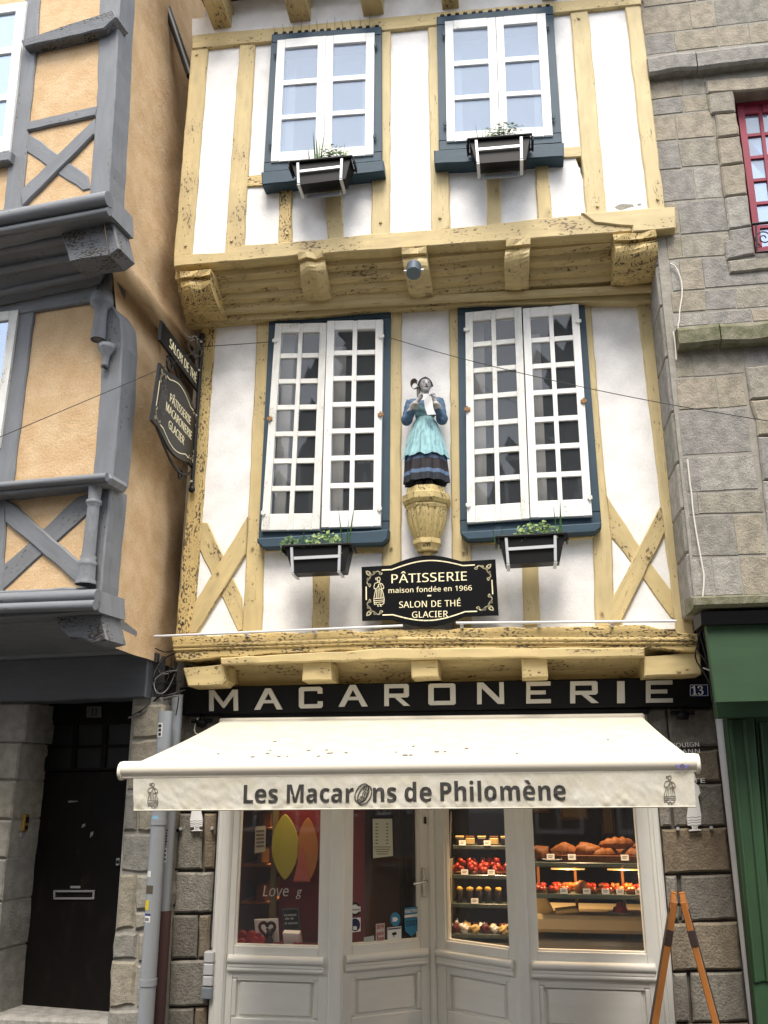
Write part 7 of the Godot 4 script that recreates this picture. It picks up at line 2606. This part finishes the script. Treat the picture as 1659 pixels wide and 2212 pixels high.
func shoots(c: Vector3, list: Array, label: String) -> void:
	var t := thing("bulb_shoots", label, "plant", Vector3(c.x, c.y - 0.03, c.z))
	for s in list:
		var b := MB.new()
		var a := c + Vector3(s[0], -0.10, 0.01 * sin(s[0] * 90.0))
		var tip := c + Vector3(s[0] + s[1], s[2], 0.02 * sin(s[0] * 50.0))
		var w: float = s[3]
		var prev := []
		for i in 6:
			var f := i / 5.0
			var p := a.lerp(tip, f) + Vector3(s[1] * 0.3 * (f * f - f), 0, 0)
			var ww := w * (1.0 - f * f * 0.95)
			var cur := [p + Vector3(-ww, 0, 0.002), p + Vector3(0, 0, -0.004), p + Vector3(ww, 0, 0.002)]
			if i > 0:
				b.quad(prev[0], prev[1], cur[1], cur[0], Vector3(0.2, 0, 1))
				b.quad(prev[1], prev[2], cur[2], cur[1], Vector3(-0.2, 0, 1))
			prev = cur
		put("blade", b, M.leaf_blade, t)

func flower_box(label: String, q: Array, z: float, depth: float, back: bool) -> Array:
	var f := quad_on(q, zp(z))
	var t := thing("window_box", label, "planter", (f[2] + f[3]) * 0.5, "black window boxes")
	var k := []
	for i in 4:
		k.append(f[i] - Vector3(0, 0, depth if i < 2 else depth * 0.8))
	var b := MB.new()
	b.quad(f[0], f[1], f[2], f[3], Vector3.BACK)
	b.quad(k[0], k[1], k[2], k[3], Vector3.FORWARD)
	b.quad(f[0], f[3], k[3], k[0], Vector3.LEFT)
	b.quad(f[1], f[2], k[2], k[1], Vector3.RIGHT)
	b.quad(f[3], f[2], k[2], k[3], Vector3.DOWN)
	put("trough", b, M.black_plastic, t)
	b = MB.new()
	var r := [f[0] + Vector3(-0.012, 0.004, 0.012), f[1] + Vector3(0.012, 0.004, 0.012), k[1] + Vector3(0.012, 0.004, 0.0), k[0] + Vector3(-0.012, 0.004, 0.0)]
	b.tube([r[0], r[1], r[2], r[3], r[0]], 0.011, 6)
	b.box((r[0] + r[3]) * 0.5 + Vector3(-0.008, -0.018, 0), Vector3(0.012, 0.04, depth * 0.9), Basis(), 0.004)
	b.box((r[1] + r[2]) * 0.5 + Vector3(0.008, -0.018, 0), Vector3(0.012, 0.04, depth * 0.9), Basis(), 0.004)
	put("rim", b, M.black_plastic, t)
	b = MB.new()
	var y := Vector3(0, -0.02, 0)
	b.quad(f[0] + y, f[1] + y, k[1] + y, k[0] + y, Vector3.UP)
	put("soil", b, M.soil, t)
	# galvanised holder
	for u in [0.10, 0.86]:
		b = MB.new()
		var a := bil(f, u, 0.12) + Vector3(0, 0, 0.016)
		var c := bil(f, u, 0.99) + Vector3(0, 0, 0.010)
		c.x = lerpf(c.x, a.x, 0.75)
		b.slab([a + Vector3(-0.010, 0.02, 0), a + Vector3(0.010, 0.02, 0), c + Vector3(0.010, 0, 0), c + Vector3(-0.010, 0, 0)], Vector3.BACK, 0.012, 0.004)
		b.slab([c + Vector3(-0.012, -0.004, 0.0), c + Vector3(0.012, -0.004, 0.0), c + Vector3(0.012, -0.006, -depth - 0.02), c + Vector3(-0.012, -0.006, -depth - 0.02)], Vector3.UP, 0.006, 0.001)
		put("holder_upright", b, M.galvanised, t)
	b = MB.new()
	var p0 := bil(f, 0.10, 0.46) + Vector3(0, 0, 0.018)
	var p1 := bil(f, 0.86, 0.44) + Vector3(0, 0, 0.018)
	b.slab([p0 + Vector3(0, 0.011, 0), p1 + Vector3(0, 0.011, 0), p1 - Vector3(0, 0.011, 0), p0 - Vector3(0, 0.011, 0)], Vector3.BACK, 0.006, 0.002)
	put("holder_bar", b, M.galvanised, t)
	if back:
		b = MB.new()
		p0 = bil(f, 0.12, 1.05) + Vector3(0, -0.01, -depth * 0.7)
		p1 = bil(f, 0.85, 1.05) + Vector3(0, -0.01, -depth * 0.7)
		b.slab([p0, p1, p1 - Vector3(0, 0.04, 0), p0 - Vector3(0, 0.04, 0)], Vector3.BACK, 0.006, 0.002)
		put("holder_bar", b, M.zinc, t)
	return [f, k]

func box_mid(g: Array, u: float) -> Vector3:
	return (bil(g[0], u, 0.0) + bil(g[1], u, 0.0)) * 0.5 + Vector3(0, 0.075 if g[0][0].y > 5.0 else 0.03, 0.02)

func window_boxes() -> void:
	var g := flower_box("black window box under the upper window nearer the ochre house", [[630, 353], [758, 341], [746, 386], [644, 399]], 1.02, 0.15, true)
	ivy(box_mid(g, 0.66), 0.11, 0.08, 80, "variegated ivy in the upper box nearer the ochre house", M.leaf, M.leaf_pale, 1)
	shoots(box_mid(g, 0.40), [[-0.05, -0.03, 0.12, 0.006], [-0.01, -0.03, 0.26, 0.008], [0.01, -0.02, 0.20, 0.009], [0.03, 0.03, 0.22, 0.006], [0.02, 0.0, 0.16, 0.005], [0.20, 0.02, 0.12, 0.004], [0.19, -0.01, 0.10, 0.003]], "tall green bulb shoots in the upper box nearer the ochre house")
	g = flower_box("black window box under the upper window nearer the granite house", [[1014, 304], [1145, 294], [1136, 345], [1030, 353]], 1.02, 0.15, true)
	ivy(box_mid(g, 0.58), 0.13, 0.09, 95, "bushy green ivy in the upper box nearer the granite house", M.leaf, M.leaf, 2)
	shoots(box_mid(g, 0.28), [[-0.06, -0.02, 0.13, 0.004], [-0.03, 0.0, 0.11, 0.004], [-0.01, 0.01, 0.10, 0.003], [0.10, -0.01, 0.16, 0.004], [0.13, 0.01, 0.15, 0.004]], "thin pale shoots in the upper box nearer the granite house")
	g = flower_box("black window box under the many paned window beside the hanging signs", [[615, 1181], [755, 1176], [745, 1233], [632, 1238]], 0.60, 0.16, false)
	ivy(box_mid(g, 0.56), 0.15, 0.09, 90, "cream edged ivy in the lower box beside the hanging signs", M.leaf, M.leaf_pale, 3)
	ivy(box_mid(g, 0.08), 0.07, 0.05, 34, "feathery green herb in the lower box beside the hanging signs", M.leaf, M.leaf, 4)
	shoots(box_mid(g, 0.82), [[-0.02, 0.0, 0.10, 0.006], [0.03, -0.04, 0.27, 0.006], [0.06, 0.05, 0.28, 0.008], [0.05, 0.02, 0.18, 0.006], [-0.28, 0.01, 0.14, 0.007], [-0.25, -0.01, 0.12, 0.005]], "tall green bulb shoots in the lower box beside the hanging signs")
	g = flower_box("black window box under the many paned window beside the white downpipe", [[1078, 1161], [1220, 1154], [1209, 1212], [1092, 1219]], 0.60, 0.16, false)
	ivy(box_mid(g, 0.58), 0.14, 0.09, 90, "bright green ivy in the lower box on the white downpipe side", M.leaf, M.leaf_pale, 5)
	shoots(box_mid(g, 0.90), [[0.0, -0.02, 0.20, 0.006], [0.02, 0.01, 0.25, 0.008], [0.0, 0.02, 0.12, 0.005], [-0.10, 0.0, 0.12, 0.003], [-0.43, -0.03, 0.09, 0.005], [-0.40, 0.02, 0.07, 0.006]], "green bulb shoots in the lower box on the white downpipe side")

# ---------------------------------------------------------------- pipes and cables
func pipe_patch(t: Node3D, called: String, a: Vector3, c: Vector3, r: float, y0: float, y1: float, ang0: float, ang1: float, m: Material) -> void:
	var b := MB.new()
	var g := []
	for i in 2:
		var y := y0 if i == 0 else y1
		var f := (y - a.y) / (c.y - a.y)
		var p := a.lerp(c, f)
		var row := []
		for j in 7:
			var an := lerpf(ang0, ang1, j / 6.0)
			row.append(p + Vector3(sin(an), 0, cos(an)) * (r + 0.0012))
		g.append(row)
	b.grid(g, func(p): return Vector3(0, 0, 1))
	put(called, b, m, t)

func cable(t: Node3D, pts: Array, r: float, m: Material) -> void:
	var cv := Curve3D.new()
	for i in pts.size():
		var tn: Vector3 = (pts[mini(i + 1, pts.size() - 1)] - pts[maxi(i - 1, 0)]) * 0.18
		cv.add_point(pts[i], -tn, tn)
	cv.bake_interval = 0.03
	var out := []
	for p in cv.get_baked_points():
		out.append(p)
	var b := MB.new()
	b.tube(out, r, 6)
	put("cable", b, m, t)

func cables_and_pipes() -> void:
	# downpipes between the ochre house and the shop
	var a := U(359, 1536, 0.40)
	var c := U(317, 2260, 0.40)
	c.x = a.x + 0.015
	c.y = 0.0
	var t := thing("downpipe", "grey zinc downpipe covered in stickers beside the dark door", "pipe", c)
	var b := MB.new()
	b.tube([a, a.lerp(c, 0.5), c], 0.053, 18)
	put("pipe", b, M.zinc, t)
	for y in [1.62, 0.62]:
		b = MB.new()
		var p := a.lerp(c, (a.y - y) / a.y)
		b.tube([p + Vector3(0, 0.02, 0), p - Vector3(0, 0.02, 0)], 0.058, 18)
		put("collar", b, M.zinc, t)
	var wm := mat(Color(0.80, 0.80, 0.79), 0.6)
	var skyb := mat(Color(0.48, 0.66, 0.74), 0.6)
	var yel := mat(Color(0.75, 0.66, 0.12), 0.6)
	var yv := func(py: float) -> float: return U(330, py, 0.45).y
	for s in [[1561, 1591, -0.75, 0.05, wm], [1596, 1616, -0.7, 0.1, mat(Color(0.55, 0.57, 0.58), 0.6)], [1762, 1780, -0.7, 0.3, skyb], [1881, 1894, -0.9, -0.2, wm], [1912, 1930, -1.0, 0.2, mat(Color(0.28, 0.25, 0.20), 0.8)], [1944, 1966, -0.9, -0.2, yel], [1973, 1978, -0.8, 0.1, mat(Color(0.18, 0.16, 0.42), 0.6)], [1978, 1992, -0.8, 0.1, wm]]:
		pipe_patch(t, "sticker", a, c, 0.053, yv.call(s[0]), yv.call(s[1]), s[2], s[3], s[4])
	for k in 3:
		pipe_patch(t, "sticker_print", a, c, 0.0535, yv.call(1564 + k * 9), yv.call(1571 + k * 9), -0.65 + k * 0.06, -0.10, M.cable_black)
	pipe_patch(t, "sticker_print", a, c, 0.0535, yv.call(1982), yv.call(1989), -0.7, -0.05, M.cable_grey)
	var a2 := U(384, 1500, 0.22)
	var c2 := Vector3(a2.x + 0.01, 0.0, 0.22)
	var t2 := thing("downpipe", "slimmer grey downpipe with a rust red foot next to the granite pier", "pipe", c2)
	b = MB.new()
	var jy := U(355, 1975, 0.2).y
	var jm := a2.lerp(c2, (a2.y - jy) / a2.y)
	b.tube([a2, jm], 0.042, 16)
	put("pipe", b, M.zinc, t2)
	b = MB.new()
	b.tube([jm + Vector3(0, 0.03, 0), c2], 0.054, 16)
	put("iron_foot", b, M.pipe_rust, t2)
	pipe_patch(t2, "sticker", a2, c2, 0.042, U(365, 1830, 0.18).y, U(365, 1860, 0.18).y, -0.8, 0.25, wm)
	for k in 3:
		pipe_patch(t2, "sticker_print", a2, c2, 0.0425, U(365, 1833 + k * 9, 0.18).y, U(365, 1838 + k * 9, 0.18).y, -0.7 + 0.1 * (k % 2), 0.15, M.cable_black)
	for k in 6:
		pipe_patch(t2, "sticker_print", a2, c2, 0.0425, U(365, 1790 + k * 6, 0.18).y, U(365, 1793 + k * 6, 0.18).y, -0.5 + 0.1 * (k % 3), 0.2 - 0.1 * (k % 2), M.cable_black)
	# white pipe in the right-hand corner
	var w0 := U(1556, 1546, 0.08)
	var t3 := thing("downpipe", "white painted downpipe between the granite pier and the green shopfront", "pipe", Vector3(w0.x, 0, 0.08))
	b = MB.new()
	b.tube([w0, Vector3(w0.x + 0.01, 0.0, 0.08)], 0.038, 16)
	put("pipe", b, M.pipe_white, t3)
	# bright metal flashing beside the corner post
	var t4 := thing("metal_flashing", "bright metal flashing strip running down beside the corner post of the timbered house", "flashing", U(1446, 919, 0.26))
	put("strip", prism([[1409, 645], [1416, 645], [1452, 925], [1446, 925]], zp(0.27), 0.02, 0.002, 0.0), M.chrome, t4)
	var t5 := thing("end_board", "black metal end board at the corner of the upper jetty", "board", U(1440, 630, 0.6))
	put("board", prism([[1459, 522], [1461, 545], [1428, 634], [1419, 604]], zp(0.6), 0.3, 0.004, 0.0), M.black_iron, t5)
	# black tube laid along the dark line in the gap at the eaves
	var t6 := thing("black_tube", "black tube slanting through the gap under the eaves", "pipe", U(408, 158, 0.7))
	b = MB.new()
	b.tube([U(345, -30, 0.7), U(412, 165, 0.7)], 0.035, 10)
	put("pipe", b, M.black_iron, t6)
	# long thin wire slung across the fronts
	var t7 := thing("slung_wire", "long thin dark wire slung across the house fronts past the statue", "wire", U(838, 728, 0.4))
	cable(t7, [U(-20, 952, 1.75), U(170, 872, 1.45), U(350, 795, 1.0), U(443, 748, 0.40)], 0.003, M.cable_black)
	cable(t7, [U(443, 748, 0.40), U(520, 743, 0.40), U(586, 738, 0.40)], 0.003, M.cable_black)
	cable(t7, [U(834, 727, 0.40), U(990, 772, 0.5), U(1210, 825, 0.7), U(1440, 872, 0.85), U(1690, 914, 0.95)], 0.003, M.cable_black)
	var tk := thing("wire_coil", "tangle of spare wire looped round the sign bar", "wire", U(440, 750, 0.42))
	for k in 3:
		var pts := []
		for i in 9:
			var an := i * 1.1 + k
			pts.append(Vector3(-1.87 + 0.05 * sin(an * 1.3), 5.26 + 0.04 * sin(an + k), 0.44 + 0.12 * cos(an * 0.8 + k)))
		cable(tk, pts, 0.004, M.cable_grey)
	# pale cable stapled to the granite wall
	var t8 := thing("wall_cable", "pale cable stapled down the granite wall beside the corner post", "cable", U(1500, 1330, 0.72))
	var cq := func(list: Array, y0: float) -> Array:
		var o := []
		for p in list:
			o.append(U(1316.7 + p[0] * 0.2588, y0 + p[1] * 0.2588, 0.725))
		return o
	cable(t8, cq.call([[505, 210], [545, 232], [580, 300], [601, 380], [603, 480], [585, 600], [580, 690], [570, 740], [610, 790], [652, 835]], 515.2), 0.0055, M.cable_white)
	cable(t8, cq.call([[530, 775], [545, 860], [556, 1010]], 515.2), 0.0055, M.cable_white)
	cable(t8, cq.call([[650, 1840], [668, 2020], [682, 2120], [700, 2300], [735, 2520], [775, 2740], [787, 2840], [775, 3000], [757, 3110]], 515.2), 0.0055, M.cable_white)
	# cable tangle at both ends of the fascia
	var t9 := thing("cable_tangle", "tangle of black and grey cables in the corner above the zinc downpipe", "cables", U(360, 1480, 0.25))
	var rr := RandomNumberGenerator.new()
	rr.seed = 77
	var lists := [[[380, 1410], [352, 1425], [332, 1462], [345, 1490], [378, 1475]], [[372, 1420], [360, 1470], [330, 1480], [322, 1520], [285, 1545]], [[386, 1436], [362, 1488], [340, 1496], [334, 1470], [356, 1452], [382, 1448]], [[392, 1470], [350, 1478], [338, 1502], [356, 1512], [384, 1498]], [[300, 1538], [318, 1528], [342, 1506], [368, 1500], [400, 1490]], [[278, 1550], [310, 1538], [345, 1512], [385, 1502]], [[384, 1400], [378, 1440], [386, 1500], [380, 1545]], [[336, 1400], [358, 1408], [378, 1404]], [[340, 1440], [350, 1455], [372, 1450], [380, 1425]]]
	for k in lists.size():
		var pts := []
		for p in lists[k]:
			pts.append(U(p[0], p[1], 0.30 + rr.randf_range(-0.06, 0.06)))
		cable(t9, pts, 0.007 if k in [4, 5, 0] else 0.0045, M.cable_black if k % 3 != 2 else M.cable_grey)
	var ta := thing("junction_box", "small dark junction box under the ochre wall by the cables", "box", U(331, 1422, 0.3))
	b = MB.new()
	b.box(U(331, 1421, 0.30), Vector3(0.085, 0.075, 0.05), Basis(), 0.006)
	put("case", b, mat(Color(0.22, 0.215, 0.21), 0.7), ta)
	b = MB.new()
	for k in 3:
		b.box(U(327 + k * 4, 1419, 0.327), Vector3(0.008, 0.045, 0.004), Basis(), 0.001)
	put("vent_rib", b, M.cable_black, ta)
	var tb := thing("cable_tangle", "tangle of thin black cables between the number plate and the green fascia", "cables", U(1530, 1500, 0.5))
	lists = [[[1505, 1325], [1512, 1362], [1506, 1400], [1530, 1440], [1536, 1500], [1545, 1535]], [[1512, 1316], [1515, 1350], [1512, 1372], [1520, 1400], [1528, 1435]], [[1518, 1442], [1540, 1450], [1556, 1455], [1560, 1461]], [[1500, 1345], [1508, 1380], [1502, 1420], [1522, 1455], [1540, 1490]], [[1512, 1322], [1520, 1370], [1530, 1420], [1538, 1470], [1545, 1530]]]
	for k in lists.size():
		var pts := []
		for p in lists[k]:
			pts.append(U(p[0], p[1], 0.42))
		cable(tb, pts, 0.005, M.cable_black if k != 2 else M.cable_white)
	# black gooseneck cameras under the fascia ends
	for s in [[436, 1558, "small black dome camera under the fascia end by the downpipes"], [1474, 1541, "small black dome camera under the fascia by the number plate"]]:
		var tc := thing("dome_camera", s[2], "camera", U(s[0], s[1], 0.10))
		var p := U(s[0], s[1], 0.10)
		b = MB.new()
		b.lathe(p, [Vector2(0.0, -0.045), Vector2(0.035, -0.04), Vector2(0.045, -0.015), Vector2(0.045, 0.01), Vector2(0.0, 0.012)], 14)
		put("dome", b, M.black_plastic, tc)
		b = MB.new()
		b.tube([p + Vector3(-0.08, 0.005, 0), p + Vector3(0.08, 0.005, 0)], 0.014, 8)
		b.tube([p + Vector3(0, 0.01, 0), p + Vector3(0, 0.07, -0.02)], 0.014, 8)
		put("arm", b, M.black_plastic, tc)
	var td := thing("camera_cable", "white loose cable looping under the left fascia end", "cable", U(430, 1560, 0.12))
	cable(td, [U(428, 1550, 0.12), U(420, 1575, 0.12), U(428, 1586, 0.12), U(452, 1580, 0.12), U(458, 1566, 0.12)], 0.0045, M.cable_white)

# ---------------------------------------------------------------- things standing in the street
func street_things() -> void:
	# sandwich board seen end on
	var t := thing("sandwich_board", "wooden sandwich board seen edge on in front of the right hand pier", "signboard", Vector3(U(1466, 1948, 0.9).x, 0, 0.9))
	var apex := U(1466, 1948, 0.9)
	t.rotation.y = deg_to_rad(-8.5)
	for s in [[-1.0, 1.123], [1.0, 1.71]]:
		var top := Vector3(apex.x + s[0] * 0.022, apex.y, 0)
		var foot := Vector3(s[1], 0.0, 0)
		var d := (foot - top).normalized()
		var side: Vector3 = Vector3(-d.y, d.x, 0) * -s[0]
		for zz in [0.9, 0.36]:
			var b := MB.new()
			b.udir = d
			var cc := (top + foot) * 0.5 + Vector3(0, 0, zz - 0.015)
			b.box(cc, Vector3(0.036, top.distance_to(foot), 0.03), Basis(-side * s[0], -d, Vector3.BACK), 0.004)
			put("stile", b, M.oak, t)
		var b2 := MB.new()
		b2.udir = Vector3.UP
		var pc := (top + foot) * 0.5 + Vector3(0, 0, 0.62)
		b2.box(pc + side * -0.014, Vector3(0.012, top.distance_to(foot) - 0.2, 0.50), Basis(-side * s[0], -d, Vector3.BACK), 0.002)
		put("chalk_panel", b2, M.cable_black, t)
		for f in [0.03, 0.93]:
			b2 = MB.new()
			b2.udir = Vector3.BACK
			b2.box(top.lerp(foot, f) + Vector3(0, 0, 0.62), Vector3(0.03, 0.05, 0.51), Basis(-side * s[0], -d, Vector3.BACK), 0.003)
			put("cross_rail", b2, M.oak, t)
		b2 = MB.new()
		b2.box(top.lerp(foot, 0.155) + Vector3(0, 0, 0.888), Vector3(0.040, 0.085, 0.032), Basis(-side * s[0], -d, Vector3.BACK), 0.002)
		put("dark_band", b2, M.brown_strap, t)
	for dy in [0.012, 0.085]:
		var b := MB.new()
		b.tube([apex + Vector3(0, -dy, -0.005), apex + Vector3(0, -dy, 0.012)], 0.010, 8)
		put("hinge", b, M.black_iron, t)
	# white cover boxes on the pier
	var wc := thing("cover_strip", "stack of white plastic cover boxes with a grey lowest one on the granite pier", "fitting", U(460, 2190, 0.06))
	var ys := [2055, 2081, 2108, 2132, 2160]
	for k in 4:
		var y0 := U(464, ys[k], 0.06).y
		var y1 := U(464, ys[k + 1] - 2, 0.06).y
		var b := MB.new()
		b.span(Vector3(-1.645 - (0.006 if k == 3 else 0.0), y1, 0.0), Vector3(-1.575, y0, 0.07), 0.006)
		put("cover", b, M.pipe_white if k < 3 else mat(Color(0.52, 0.55, 0.58), 0.5), wc)
	var b := MB.new()
	b.tube([Vector3(-1.60, 0.78, 0.03), Vector3(-1.60, 1.75, 0.03)], 0.006, 6)
	put("conduit", b, M.pipe_white, wc)
